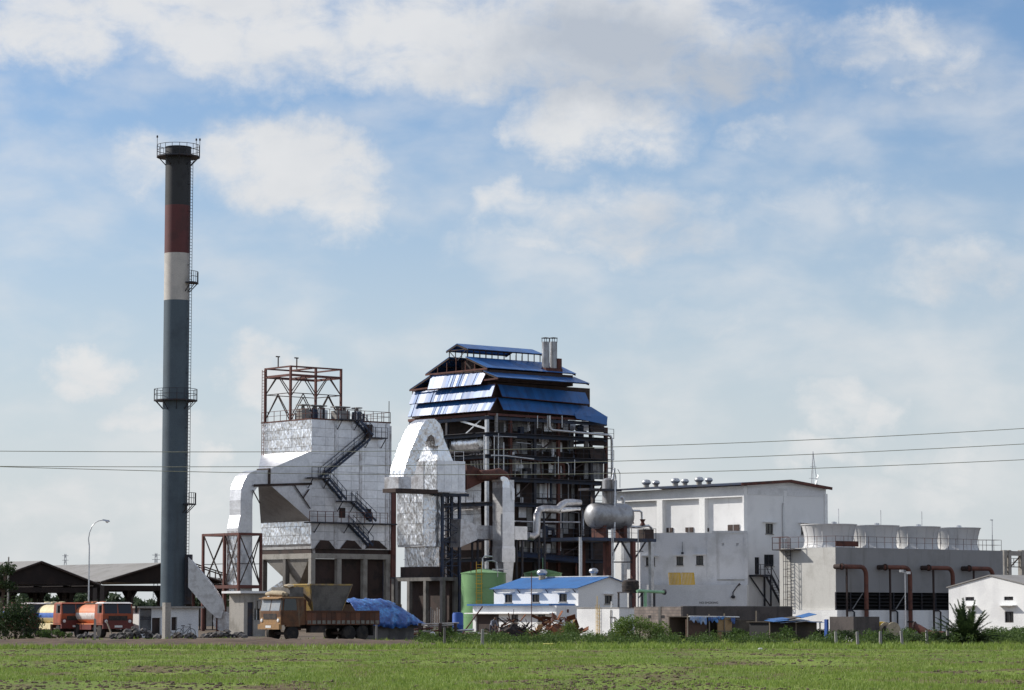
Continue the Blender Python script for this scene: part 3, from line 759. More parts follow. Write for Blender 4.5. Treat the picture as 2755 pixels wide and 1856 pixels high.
    for i in range(4):
        a = [0, a1 * .33, a1 * .66, a1 - .45][i]
        for b in (0.0, b1 * .5, b1 - .5):
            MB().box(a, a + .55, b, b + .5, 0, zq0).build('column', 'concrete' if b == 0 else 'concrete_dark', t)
    MB().box(.6, a1 - .5, .56, .66, 0, zq0 - .05).build('shade_sheet', 'dark_brown', t)  # dark sheet added for the deep shade under the precipitator
    # ash hoppers
    for i in range(3):
        x0, x1 = a1 * (i + .04) / 3, a1 * (i + .96) / 3; xm = (x0 + x1) / 2; ym = b1 / 2; zt2 = zq0 - .02; zz = g.R(800, 1578)[1]
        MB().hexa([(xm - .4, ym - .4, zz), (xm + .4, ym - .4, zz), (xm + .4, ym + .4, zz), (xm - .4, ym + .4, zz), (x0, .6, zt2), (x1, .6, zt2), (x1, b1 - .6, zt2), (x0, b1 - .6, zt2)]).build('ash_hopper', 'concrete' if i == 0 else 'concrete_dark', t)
        MB().tube((xm, ym, zz), (xm, ym, 0), .3, n=10).build('ash_pipe', 'rust', t)
    # grey hopper on the sunlit end
    q = [g.LP(838, 1462, -.02), g.LP(706, 1466, -.02)]
    MB().hexa([(.25, .1, zq1), (.6, .1, zq1), (.6, b1 - .1, zq1), (.25, b1 - .1, zq1), (-.03, 0, zbL - .01), (.5, 0, zbL - .01), (.5, b1, zbL - .01), (-.03, b1, zbL - .01)]).build('hopper_skirt', 'foil_dull', t)
    MB().box(a1 + .12, a1 + .7, -.2, .5, 0, g.R(1058, 1320)[1]).build('corner_column', 'red_oxide', t)
    MB().box(a1 - .04, a1 + .11, -.1, .4, zb, zt - .3).build('corner_trim', 'foil_dull', t)
    lat = MB()
    for px0, px1 in ((1005, 1030),):
        A = g.RP(px0, 1500, 3); B = g.RP(px1, 1500, 3); zt3 = A[2]
        for k in range(6):
            z0_ = zt3 * k / 6; z1_ = zt3 * (k + 1) / 6; lat.bar((A[0], 3, z0_), (B[0], 3, z1_), .08); lat.bar((B[0], 3, z0_), (A[0], 3, z1_), .08)
        lat.bar((A[0], 3, 0), (A[0], 3, zt3), .12); lat.bar((B[0], 3, 0), (B[0], 3, zt3), .12)
    lat.build('bracing', 'blue_steel', t)
    return t, zt, a1, b1
ESP, ESP_ZT, ESP_A, ESP_B = esp()
def hoist_frame():
    g = E; zt = ESP_ZT + .12
    t = gthing(g, 'hoist_frame', 'rust red open steel hoist frame standing on the precipitator roof', 'steel frame')
    b0 = g.L(780, 1130)[0]; b2 = g.L(711, 1136)[0] - .1; a2 = g.R(917, 1100, b0)[0]; am = g.R(849, 1100, b0)[0]
    zh = g.L(780, 983)[1]
    for (a, b) in ((.06, b0), (.06, b2), (am, b0), (a2, b0), (a2, b2), (am, b2)):
        MB().box(a - .11, a + .11, b - .11, b + .11, zt, zh).build('post', 'red_oxide', t)
    mb = MB(); zb_ = zh - 1.0
    for z, w in ((zh - .08, .16), (zb_, .24)):
        mb.bar((.06, b0, z), (a2, b0, z), w, w); mb.bar((.06, b2, z), (a2, b2, z), w, w); mb.bar((.06, b0, z), (.06, b2, z), w, w); mb.bar((a2, b0, z), (a2, b2, z), w, w); mb.bar((am, b0, z), (am, b2, z), w, w)
    mb.build('top_beam', 'red_oxide', t)
    mb = MB(); zm = zt + (zh - zt) * .5
    def bay(p, q):
        P = lambda s, z: (p[0] + (q[0] - p[0]) * s, p[1] + (q[1] - p[1]) * s, z)
        mb.bar(P(0, zm), P(1, zm), .08)
        mb.bar(P(0, zm), P(.45, zb_), .08); mb.bar(P(1, zm), P(.55, zb_), .08); mb.bar(P(0, zt + .2), P(.5, zm), .08); mb.bar(P(1, zt + .2), P(.5, zm), .08)
    bay((.06, b0), (.06, b2)); bay((.06, b0), (am, b0)); bay((am, b0), (a2, b0)); bay((a2, b0), (a2, b2)); bay((.06, b2), (am, b2)); bay((am, b2), (a2, b2))
    mb.build('bracing', 'dark_brown', t)
    for (a, b) in ((.06, (b0 + b2) / 2), ((.06 + am) / 2 + .8, (b0 + b2) / 2)):
        MB().bar((a, b, zh - .1), (a, b, zh + 1.1), .1).bar((a - .3, b, zh + 1.1), (a + .2, b, zh + 1.1), .12).build('hoist_arm', 'dark_brown', t)
    lm = MB(); ladder(lm, (-.25, b2 + .2, ESP_ZT - 4.5), zh - ESP_ZT + 4.3, (0, -1, 0), .4); lm.bar((-.25, b2 + .1, ESP_ZT - .3), (.1, b2, ESP_ZT - .3), .06); lm.bar((-.25, b2 + .1, zh - .4), (.1, b2, zh - .4), .06); lm.build('ladder', 'red_oxide', t)
hoist_frame()
def duct_rack():
    g = E; off = -.5
    t = gthing(g, 'duct_rack', 'open red steel rack with cross bracing round the vertical silver duct', 'steel frame')
    # near corner post 643, right 703; far-left 545, 603
    a0, zt = g.R(643, 1433, off); a1, _ = g.R(702, 1433, off); zb = g.R(643, 1578, off)[1]
    b1 = g.L(547, 1436, a0)[0]; bm = g.L(604, 1434, a0)[0]
    posts = [(a0, off), (a1, off), (a0, bm), (a0, b1), (a1, bm), (a1, b1)]
    for (a, b) in posts: MB().box(a - .12, a + .12, b - .12, b + .12, 0, zt).build('post', 'red_oxide', t)
    mb = MB()
    for z, w in ((zt - .12, .26), (zb, .34)):
        mb.bar((a0, off, z), (a0, b1, z), w * .8, w); mb.bar((a0, off, z), (a1, off, z), w * .8, w); mb.bar((a1, off, z), (a1, b1, z), w * .8, w); mb.bar((a0, b1, z), (a1, b1, z), w * .8, w)
    mb.build('beam', 'red_oxide', t)
    mb = MB(); zm = (zt + zb) / 2 - .4
    def X(p, q):
        mb.bar((*p, zb), (q[0], q[1], zt), .09); mb.bar((*q, zb), (p[0], p[1], zt), .09); mb.bar((*p, zm), ((p[0] + q[0]) / 2, (p[1] + q[1]) / 2, zm), .07)
    X((a0, off), (a0, bm)); X((a0, bm), (a0, b1)); X((a0, off), (a1, off)); X((a1, off), (a1, bm)); X((a1, bm), (a1, b1)); X((a0, b1), (a1, b1))
    mb.build('bracing', 'dark_brown', t)
duct_rack()
def small_conveyor():
    g = Grid(560, 318)
    t = gthing(g, 'conveyor_gallery', 'light steel truss gallery with grey roof behind the red rack', 'conveyor')
    a, z = g.R(520, 1515); a2, z2 = g.R(625, 1550)
    mb = MB(); zA, zB = z, z2
    for b in (0, 1.2):
        mb.bar((a, b, zA), (a2, b, zB), .12); mb.bar((a, b, zA - 1.7), (a2, b, zB - 1.2), .1)
        for k in range(8):
            s = k / 7; p = (a + (a2 - a) * s, b, zA + (zB - zA) * s); q = (a + (a2 - a) * s, b, zA - 1.7 + (zB - 1.2 - zA + 1.7) * s); mb.bar(p, q, .07)
    for s in (0, .33, .66, 1): 
        x = a + (a2 - a) * s; mb.bar((x, 0, 0), (x, 0, zA - 1.6), .1); mb.bar((x, 1.2, 0), (x, 1.2, zA - 1.6), .1)
    mb.build('truss', 'dark_brown', t)
    MB().hexa([(a, 1.4, zA - 1.9), (a2 + 3, 1.4, zB - 1.4), (a2 + 3, 6, zB - .3), (a, 6, zA - .8), (a, 1.4, zA - 1.8), (a2 + 3, 1.4, zB - 1.3), (a2 + 3, 6, zB - .2), (a, 6, zA - .7)]).build('roof', 'asbestos', t)
    MB().bar((a, 5.8, 0), (a, 5.8, zA - .8), .2).bar((a2 + 2.5, 5.8, 0), (a2 + 2.5, 5.8, zB - .4), .2).build('post', 'dark_brown', t)
small_conveyor()
def tilted_sheet():
    g = E
    t = gthing(g, 'loading_chute', 'bright silver sheet chute leaning under the ash hopper', 'chute')
    P = [at(720, 1588, 296), at(758, 1562, 296), at(761, 1574, 296), at(722, 1602, 296)]
    q = [g.loc(p) for p in P]
    MB().plate(q, 1.0).build('chute_sheet', 'foil', t)
    lo = g.loc(at(735, 1590, 296)); MB().bar((lo.x, lo.y + .5, 0), (lo.x, lo.y + .5, lo.z), .15).bar((lo.x + .8, lo.y + 1.0, 0), (lo.x + .8, lo.y + 1.0, lo.z + .5), .15).build('leg', 'rust', t)
tilted_sheet()

# ------------------------------------------------------------------ air heater tower with the big silver flue
H = Grid(1138, 292)
def air_heater():
    g = H
    t = gthing(g, 'air_heater', 'crinkled silver flue tower with a looped duct between precipitator and boiler', 'flue tower')
    zA, zB = g.R(1138, 1470)[1], g.R(1138, 1322)[1]; zC = g.R(1138, 1240)[1]
    bL = g.L(1069, 1400)[0]; aR = g.R(1192, 1400)[0]
    MB().box(.04, aR, .04, bL - .02, zA, zC).build('casing', 'foil_dull', t)
    foil_face(t, 'cladding_sheet', g, 'L', ((0, zA + .2), (bL, zB)), 5, 4, 'foil', 0, .07, 5)
    foil_face(t, 'cladding_sheet', g, 'R', ((0, zA), (aR, zB)), 3, 3, 'foil', 0, .05, 6)
    # upper box, its near corner further out than the tower's
    U = Grid(1175, 290.5); of = g.loc(U.w(0, 0)); ox, oy = of.x, of.y
    aU = U.R(1251, 1300)[0] + ox; bU = U.L(1073, 1290)[0] + oy
    ub = MB().box(ox, aU, oy, bU, zB - .02, zC).build('upper_box', 'foil_flat', t)
    for k in range(4):
        x0 = ox + (aU - ox) * k / 4; MB().box(x0 + .01, x0 + (aU - ox) / 4 - .01, oy - .04, oy - .003, zB, zC - .02).build('cladding_sheet', 'foil_flat', t)
    for k in range(5):
        y0_ = oy + (bU - oy) * k / 5; MB().box(ox - .04, ox - .003, y0_ + .01, y0_ + (bU - oy) / 5 - .01, zB, zC - .02).build('cladding_sheet', 'foil', t)
    MB().box(ox - .1, aU + .1, oy - .12, oy - .045, zB - .12, zB).build('trim', 'foil_dull', t)
    # pyramid hood
    z1 = U.R(1178, 1178)[1]; hx = U.R(1220, 1240)[0] + ox; hy = U.L(1124, 1240)[0] + oy; hy2 = U.L(1146, 1178)[0] + oy
    MB().hexa([(ox + .05, oy + .05, zC - .02), (hx, oy + .05, zC - .02), (hx, hy, zC - .02), (ox + .05, hy, zC - .02), (ox + .35, oy + .15, z1), (ox + 1.0, oy + .15, z1), (ox + 1.0, hy2, z1), (ox + .35, hy2, z1)]).build('hood', 'foil', t)
    # loop duct: from low on the left, up, over and down into the hood; section swept in the x-z plane
    y0, y1 = oy - .45, oy + 1.9
    out = [(1053, 1282), (1060, 1262), (1078, 1215), (1090, 1180), (1106, 1140), (1118, 1128), (1135, 1122), (1152, 1121), (1170, 1127), (1184, 1142), (1192, 1160), (1195, 1180), (1195, 1200)]
    inn = [(1176, 1200), (1176, 1185), (1172, 1168), (1160, 1156), (1150, 1156), (1143, 1166), (1134, 1178), (1116, 1190), (1100, 1222), (1090, 1255), (1083, 1282)]
    # profile measured on the near face; sunlit side lies further left
    sh = lambda l, dx: [(x + dx, y) for x, y in l]
    OUT = sh([(1085, 1282), (1092, 1250), (1108, 1205), (1130, 1155), (1140, 1138), (1150, 1128), (1162, 1124), (1174, 1128), (1186, 1142), (1193, 1160), (1195, 1198)], 0)
    IN = [(1171, 1198), (1170, 1184), (1166, 1172), (1160, 1168), (1154, 1172), (1144, 1190), (1130, 1225), (1119, 1258), (1113, 1282)]
    po = [g.R(x, y, y0) for x, y in OUT]; pi = [g.R(x, y, y0) for x, y in IN]
    mb = MB(); po2 = po; pi2 = pi[::-1]
    n = min(len(po2), len(pi2))
    def resample(l, k):
        d = [0]
        for p, q in zip(l[:-1], l[1:]): d.append(d[-1] + math.hypot(q[0] - p[0], q[1] - p[1]))
        o = []
        for i in range(k):
            s = d[-1] * i / (k - 1); j = 0
            while j < len(d) - 2 and d[j + 1] < s: j += 1
            f = (s - d[j]) / max(1e-6, d[j + 1] - d[j]); o.append((l[j][0] + (l[j + 1][0] - l[j][0]) * f, l[j][1] + (l[j + 1][1] - l[j][1]) * f))
        return o
    jr = random.Random(77); A_, B_ = [(x + jr.uniform(-.05, .05), z + jr.uniform(-.05, .05)) for x, z in resample(po2, 15)], [(x + jr.uniform(-.05, .05), z + jr.uniform(-.05, .05)) for x, z in resample(pi2, 15)]
    for i in range(14):
        o0, o1, i0, i1 = A_[i], A_[i + 1], B_[i], B_[i + 1]
        mb.hexa([(o0[0], y0, o0[1]), (i0[0], y0, i0[1]), (i0[0], y1, i0[1]), (o0[0], y1, o0[1]), (o1[0], y0, o1[1]), (i1[0], y0, i1[1]), (i1[0], y1, i1[1]), (o1[0], y1, o1[1])])
    mb.build('loop_duct', 'foil', t)
    # foot of the loop duct joins the precipitator
    f0 = g.R(1085, 1282, y0); MB().box(f0[0] - .6, f0[0] + 1.0, y0, y1, zB + .1, f0[1]).build('duct_foot', 'foil_dull', t)
    MB().box(f0[0] - .9, 0, y0 + .1, y1 - .1, zB - .3, zB + .1).build('duct_ledge', 'dark_brown', t)
    # lower stub and support steel
    z2 = g.R(1138, 1524)[1]; MB().box(.5, aR - .1, .5, bL - .6, z2, zA + .02).build('lower_stub', 'foil', t)
    r0 = g.L(1066, 1500, -.1)
    zf = g.R(1138, 1540)[1]; zf0 = g.R(1138, 1556)[1]
    MB().box(-.6, aU + .3, -.6, bL + .4, zf0, zf - .45).build('support_floor', 'dark_steel', t)
    for a in (-.4, aR, aU):
        for b in (-.1, bL):
            MB().box(a - .2, a + .2, b - .2, b + .2, 0, zf0).build('leg', 'concrete_dark', t)
    MB().box(.2, aR, .3, bL - .3, zf - .45, z2).build('stub_base', 'dark_brown', t)
    # blue lattice column in front
    p0, zt = g.R(1190, 1330, -.4); p1, _ = g.R(1236, 1330, -.4); zbb = 0
    for a in (p0, p1):
        for b in (-.4, .9): MB().box(a - .13, a + .13, b - .13, b + .13, 0, zt).build('lattice_post', 'blue_steel', t)
    mb = MB(); n = 7; zl = zf - .5
    for k in range(n):
        q0 = zl + (zt - zl) * k / n; q1 = zl + (zt - zl) * (k + 1) / n
        for b in (-.4, .9):
            mb.bar((p0, b, q0), (p1, b, q0), .07); mb.bar((p0 if k % 2 else p1, b, q0), (p1 if k % 2 else p0, b, q1), .07)
    mb.bar((p0 - 1.2, -.4, zt), (p1 + 1.2, -.4, zt), .22, .3); mb.bar((p0 - 1.2, .9, zt), (p1 + 1.2, .9, zt), .22, .3)
    mb.build('lattice', 'blue_steel', t)
    rb = MB(); rail_run(rb, [(hx + .2, oy + .1, zC), (aU - .1, oy + .1, zC)], 1.0, 1.2, .04); rb.build('roof_rail', 'galv', t)
    # rust coloured breeching towards the boiler
    q = [g.R(x, y, oy + .9) for x, y in ((1251, 1248), (1290, 1264), (1352, 1265), (1352, 1292), (1300, 1294), (1251, 1318))]
    MB().prism(q[::-1], 'y', oy + .6, oy + 2.4).build('breeching', 'rust', t)
    return aU, zC
air_heater()
def concrete_house_under():
    g = Grid(1190, 284)
    t = gthing(g, 'concrete_frame', 'dark unfinished concrete frame house under the silver flue tower', 'concrete frame')
    z1 = g.L(1190, 1562)[1]; b1 = g.L(1064, 1562)[0]; a1 = g.R(1232, 1562)[0]
    MB().box(0, a1, 0, b1, z1, z1 + .35).build('roof_slab', 'concrete_dark', t)
    for a in (0, a1 - .4):
        for b in (0, b1 * .35, b1 * .7, b1 - .4): MB().box(a, a + .4, b, b + .4, 0, z1).build('column', 'concrete_dark', t)
    MB().box(1.2, a1 - .1, .41, b1 - .41, 0, z1 - .01).build('back_wall', 'dark_brown', t)
    mb = MB()
    for i in range(6): x = .15 + i * .05; y = 1.0 + i * .35; mb.tube((.45, y, 0), (.45, y, 2.2 + .2 * math.sin(i * 2)), .05, n=6)
    mb.build('standing_pipes', 'pipe_grey', t)
concrete_house_under()
# ------------------------------------------------------------------ boiler house
B = Grid(1312, 314)
def boiler():
    g = B
    t = gthing(g, 'boiler_house', 'open steel boiler house with stepped blue sheet roofs and louvre skirts', 'boiler house')
    aE = g.R(1592, 1200)[0]; bE = g.L(1104, 1110)[0]
    rs = random.Random(21)
    aG = -.7
    def tier(nm, left, apex_l, apex_r, right, far_px, far_py, th=.08, gable=False):
        """two roof slopes running along x; points are pixels on the gable plane"""
        out = []
        for (lo, hi, nme) in ((right, apex_r, 'roof_slope'), (left, apex_l, 'roof_slope')):
            b0, z0 = g.L(*lo, aG); b1, z1 = g.L(*hi, aG)
            aF = g.R(far_px, far_py, b0 if lo is right else 0)[0] if far_px else aE
            n = int((aF - aG) / 1.05)
            for i in range(n):
                x0 = aG + (aF - aG) * i / n; x1 = aG + (aF - aG) * (i + 1) / n + .03; dz = rs.random() * .012
                q = [(x0, b0, z0 + dz), (x1, b0, z0 + dz), (x1, b1, z1 + dz), (x0, b1, z1 + dz)]
                if lo is left: q = [q[1], q[0], q[3], q[2]]
                MB().plate(q, .05).build('roof_sheet', 'blue_sheet', t)
            tr = MB(); tr.bar((aG + .05, b0, z0 - .12), (aG + .05, b1, z1 - .12), .10, .16); tr.bar((aF - .1, b0, z0 - .12), (aF - .1, b1, z1 - .12), .10, .16)
            for s in (.1, .5, .9): tr.bar((aG, b0 + (b1 - b0) * s, z0 + (z1 - z0) * s - .09), (aF, b0 + (b1 - b0) * s, z0 + (z1 - z0) * s - .09), .08, .12)
            tr.build('rafter', 'dark_brown', t)
            out.append((b0, z0, b1, z1, aF))
        return out
    m = tier('m', (1200, 945), (1229, 925), (1229, 925), (1259, 938), 1462, 958)
    a = tier('a', (1145, 1006), (1208, 961), (1252, 960), (1311, 989), 1550, 1013)
    c = tier('c', (1102, 1048), (1158, 1010), (1300, 998), (1340, 1015), 1586, 1040)
    # clerestory posts between the monitor and the main roof
    mb = MB()
    for b, z0, z1 in ((m[0][0] + .35, a[0][3] - .6, m[0][1] + .1), (m[1][0] - .35, a[1][3] - .6, m[1][1] + .1)):
        for i in range(13):
            x = aG + .2 + (m[0][4] - aG - .4) * i / 12; MB().bar((x, b, z0), (x, b, z1), .08).build('clerestory_post', 'dark_brown', t)
    mb.bar((aG + .1, m[0][0], m[0][1]), (aG + .1, m[1][0], m[1][1]), .1); mb.bar((aG + .1, m[0][0] + .4, m[0][1]), (aG + .1, (m[0][0] + m[1][0]) / 2, a[0][3] - .3), .07); mb.bar((aG + .1, m[1][0] - .4, m[1][1]), (aG + .1, (m[0][0] + m[1][0]) / 2, a[0][3] - .3), .07)
    mb.build('clerestory_brace', 'dark_brown', t)
    # closed upper deck under the main roof so that the attic is dark
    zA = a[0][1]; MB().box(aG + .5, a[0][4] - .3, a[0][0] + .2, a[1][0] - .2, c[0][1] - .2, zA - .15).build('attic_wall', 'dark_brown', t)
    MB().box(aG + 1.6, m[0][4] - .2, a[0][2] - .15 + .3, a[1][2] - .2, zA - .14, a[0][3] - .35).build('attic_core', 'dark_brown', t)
    mb = MB(); mb.bar((aG, a[0][0], zA - .1), (aG, a[1][0], a[1][1] - .1), .12, .18); mb.bar((aG, c[0][0], c[0][1] - .1), (aG, c[1][0], c[1][1] - .1), .12, .18)
    bm = (a[0][0] + a[1][0]) / 2
    for s in (.2, .35, .5, .65, .8): b = a[0][0] + (a[1][0] - a[0][0]) * s; mb.bar((aG + .02, b, zA - .1), (aG + .02, b, zA + (1 - abs(s - .5) * 2) * (a[0][3] - zA)), .08)
    mb.build('gable_truss', 'rust', t)
    # louvre skirts: single sheets, each hung at its own slight angle
    def skirt_L(tl, tr, br, bl, n, a_top=-.2, a_bot=-.95):
        T0, T1, B1, B0 = g.L(*tl, a_top), g.L(*tr, a_top), g.L(*br, a_bot), g.L(*bl, a_bot)
        for i in range(n):
            s0, s1 = i / n, (i + 1) / n + .004
            f = lambda P, Q, s: (P[0] + (Q[0] - P[0]) * s, P[1] + (Q[1] - P[1]) * s)
            k = rs.uniform(-.02, .02); k2 = rs.uniform(-.055, .055)
            q = [(a_bot + k + k2, *f(B0, B1, s0)), (a_bot + k - k2, *f(B0, B1, s1)), (a_top - k2, *f(T0, T1, s1)), (a_top + k2, *f(T0, T1, s0))]
            MB().plate(q[::-1], .03).build('louvre_sheet', 'blue_sheet', t)
        fr = MB(); fr.bar((a_bot + .1, *B0), (a_bot + .1, *B1), .1, .12); fr.bar((a_top + .1, *T0), (a_top + .1, *T1), .1, .12)
        for s in (0, .25, .5, .75, 1): fr.bar((a_bot + .12, *f(B0, B1, s)), (a_top + .1, *f(T0, T1, s)), .08)
        fr.build('louvre_frame', 'rust', t)
    def skirt_R(tl, tr, br, bl, n, b_top=-.2, b_bot=-.95):
        T0, T1, B1, B0 = g.R(*tl, b_top), g.R(*tr, b_top), g.R(*br, b_bot), g.R(*bl, b_bot)
        f = lambda P, Q, s: (P[0] + (Q[0] - P[0]) * s, P[1] + (Q[1] - P[1]) * s)
        for i in range(n):
            s0, s1 = i / n, (i + 1) / n + .003; k = rs.uniform(-.02, .02)
            p, q_, r_, u_ = f(B0, B1, s0), f(B0, B1, s1), f(T0, T1, s1), f(T0, T1, s0)
            MB().plate([(p[0], b_bot + k, p[1]), (q_[0], b_bot + k, q_[1]), (r_[0], b_top, r_[1]), (u_[0], b_top, u_[1])][::-1], .03).build('louvre_sheet', 'blue_sheet', t)
        fr = MB(); fr.bar((B0[0], b_bot + .1, B0[1]), (B1[0], b_bot + .1, B1[1]), .1, .12)
        for s in (0, .25, .5, .75, 1): x = f(B0, B1, s); y = f(T0, T1, s); fr.bar((x[0], b_bot + .12, x[1]), (y[0], b_top + .1, y[1]), .08)
        fr.build('louvre_frame', 'rust', t)
    skirt_L((1160, 1010), (1307, 1001), (1292, 1033), (1150, 1047), 19, -.5, -1.1)
    skirt_L((1113, 1054), (1331, 1034), (1321, 1066), (1101, 1087), 27)
    skirt_L((1108, 1088), (1335, 1070), (1318, 1103), (1097, 1121), 28)
    skirt_R((1340, 1034), (1574, 1056), (1587, 1087), (1352, 1066), 24)
    skirt_R((1340, 1069), (1580, 1092), (1591, 1121), (1355, 1102), 24)
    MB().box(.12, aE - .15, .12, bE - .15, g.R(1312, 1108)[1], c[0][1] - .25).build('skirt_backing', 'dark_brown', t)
    # lower lean-to roof on the far bay
    P = [g.RP(1545, 1113, -.9), g.RP(1634, 1121, -.6), g.RP(1632, 1143, -.9), g.RP(1550, 1126, -1.1)]
    MB().plate([P[3], P[2], P[1], P[0]], .05).build('leanto_roof', 'blue_sheet', t)
    Q = [g.RP(1590, 1094, -.3), g.RP(1634, 1121, -.6), g.RP(1545, 1113, -.9), g.RP(1560, 1098, -.5)]
    MB().plate(Q, .04).build('leanto_roof', 'blue_sheet', t)
    aX = g.R(1628, 1200, .3)[0]
    # steel frame
    zT = g.R(1312, 1110)[1]
    lv = [g.R(1312, y)[1] for y in (1500, 1443, 1350, 1283, 1222, 1163)]
    cols_a = [0, aE * .22, aE * .45, aE * .68, aE, aX]
    for i, x in enumerate(cols_a):
        for b in (0, bE * .5, bE - .3):
            m_ = 'galv' if (i == 0 and b == 0) else ('rust' if i % 2 else 'dark_steel')
            MB().box(x - .17, x + .17, b, b + .34, 0, zT - (0 if i < 5 else .9)).build('column', m_, t)
    for z in lv + [zT - .3]:
        mb = MB(); mb.box(-.2, aX, -.06, .22, z - .42, z - .06); mb.box(-.2, .15, .23, bE, z - .42, z - .06); mb.box(aX - .2, aX + .15, .23, bE, z - .42, z - .06)
        mb.build('floor_beam', 'blue_steel', t)
        if z < zT - 1:
            MB().box(-.5, aX + .3, -.9, 1.6, z - .055, z).build('walkway', 'dark_steel', t)
            MB().box(-.9, 1.2, 1.61, bE, z - .056, z - .001).build('walkway', 'dark_steel', t)
            rb = MB(); rail_run(rb, [(-.5, -.86, z), (aX + .3, -.86, z)], 1.05, 1.5, .045); rb.build('walkway_rail', 'dark_steel', t)
    mb = MB()
    for i, (x, y) in enumerate(zip(cols_a[:-1], cols_a[1:])):
        for j, (p, q) in enumerate(zip(lv[:-1], lv[1:])):
            if (i + j) % 3 == 0: mb.bar((x, .35, p), (y, .35, q), .14)
    mb.build('bracing', 'dark_brown', t)
    mb = MB()
    mb.bar((.1, .2, lv[5] + .4), (.1, bE * .45, zT - .3), .22); mb.bar((.1, bE * .55, zT - .3), (.1, bE - .3, lv[5] - .6), .22); mb.bar((.2, 1.0, zT - .5), (.2, bE * .3, lv[5]), .13)
    mb.build('portal_brace', 'galv', t)
    MB().box(-.35, -.12, -.4, bE, zT - .32, zT - .02).build('edge_beam', 'red_oxide', t)
    MB().box(-.35, aE + .3, -.36, -.13, zT - .3, zT - .04).build('edge_beam', 'red_oxide', t)
    # boiler casing inside: solid dark core added to block light and darken the interior
    bc = MB().box(2.3, aE - .6, 2.4, bE - 1.2, 0, zT - .3).build('casing_dark_core', 'dark_brown', t)
    MB().box(aE - .59, aX - .3, 1.8, bE - 2, 0, lv[5] - .9).build('casing_dark_core', 'dark_brown', t)
    pan = [(1380, 1419, 1185, 1220), (1430, 1470, 1190, 1212), (1472, 1513, 1190, 1214), (1440, 1463, 1246, 1274), (1476, 1512, 1246, 1271), (1435, 1466, 1302, 1338), (1467, 1512, 1300, 1338),
           (1396, 1419, 1250, 1276), (1400, 1419, 1130, 1162), (1380, 1396, 1126, 1160), (1484, 1506, 1128, 1156), (1436, 1480, 1468, 1488), (1492, 1508, 1468, 1487), (1443, 1500, 1345, 1362),
           (1455, 1510, 1382, 1394), (1458, 1508, 1412, 1424), (1458, 1508, 1426, 1438), (1396, 1417, 1365, 1392), (1342, 1360, 1124, 1162), (1388, 1412, 1480, 1500)]
    for y0, y1 in ((1118, 1160), (1172, 1216), (1230, 1278), (1290, 1344), (1360, 1436), (1452, 1496)):
        x0 = 1336.0
        while x0 < 1580:
            w_ = rs.uniform(12, 34)
            if rs.random() < .62: h0 = rs.uniform(0, .35) * (y1 - y0); pan.append((x0, x0 + w_ - 3, y0 + h0, y1 - rs.uniform(0, .25) * (y1 - y0)))
            x0 += w_
    for (x0, x1, y0, y1) in pan:
        p, q = g.R(x0, y1, 2.3), g.R(x1, y0, 2.3); k = max(1, round((q[0] - p[0]) / .8))
        for i in range(k): 
            u0 = p[0] + (q[0] - p[0]) * i / k; u1 = p[0] + (q[0] - p[0]) * (i + 1) / k - .03
            MB().box(u0, u1, 2.22 + rs.random() * .12, 2.42, p[1], q[1]).build('casing_panel', rs.choice(['foil_dull', 'casing', 'casing', 'foil_flat']), t)
    MB().box(aX - .28, aX + 3.2, 3.0, 6.0, 0, lv[1]).build('side_bay_dark_fill', 'dark_brown', t)  # dark box added to close the bright gap beside the boiler
    # ribbed sheet wall at the far end
    p, q = g.R(1573, 1288, .6), g.R(1624, 1236, .6)
    for i in range(9):
        u0 = p[0] + (q[0] - p[0]) * i / 9; MB().box(u0, u0 + (q[0] - p[0]) / 9 - .04, .6 + .05 * (i % 2), .75, p[1], q[1]).build('wall_sheet', 'casing', t)
    for (y0, y1) in ((1146, 1164), (1186, 1200), (1206, 1238)):
        P = [g.RP(1585, y0, -.1), g.RP(1624, y0, -.1), g.RP(1633, y1, -.7), g.RP(1590, y1 - 2, -.7)]
        MB().plate([P[3], P[2], P[1], P[0]], .05).build('end_louvre', 'dark_brown', t)
    # steam drum on the sunlit side
    zd = g.L(1250, 1195, 1.0)[1]; bd0, bd1 = g.L(1304, 1195, 1.0)[0], g.L(1170, 1195, 1.0)[0]
    MB().lathe([(.15, bd0), (.8, bd0 + .12), (1.1, bd0 + .45), (1.1, bd1 - .45), (.8, bd1 - .12), (.15, bd1)], 28, (1.3, 0, zd), axis='y').build('steam_drum', 'foil', t, smooth=40)
    for i in range(5):
        b = bd0 + .6 + i * .55; MB().tube((1.3, b, zd - 1.0), (1.6, b + .1, zd - 3.2), .14, n=8).build('downcomer', 'foil_dull', t)
    MB().box(.5, 2.28, bd0 - .1, bE - 1, lv[4] - .5, lv[4] - .2).build('drum_beam', 'rust', t)
    # furnace wall on the sunlit side
    p, q = g.L(1296, 1345, 1.9), g.L(1210, 1235, 1.9)
    foil_face(t, 'furnace_sheet', g, 'L', ((p[0], lv[1]), (q[0] + 2.5, lv[3])), 5, 6, 'foil_dull', 1.85, .1, 31)
    # twin vent stacks on the roof
    bs = a[0][0] + 1.1
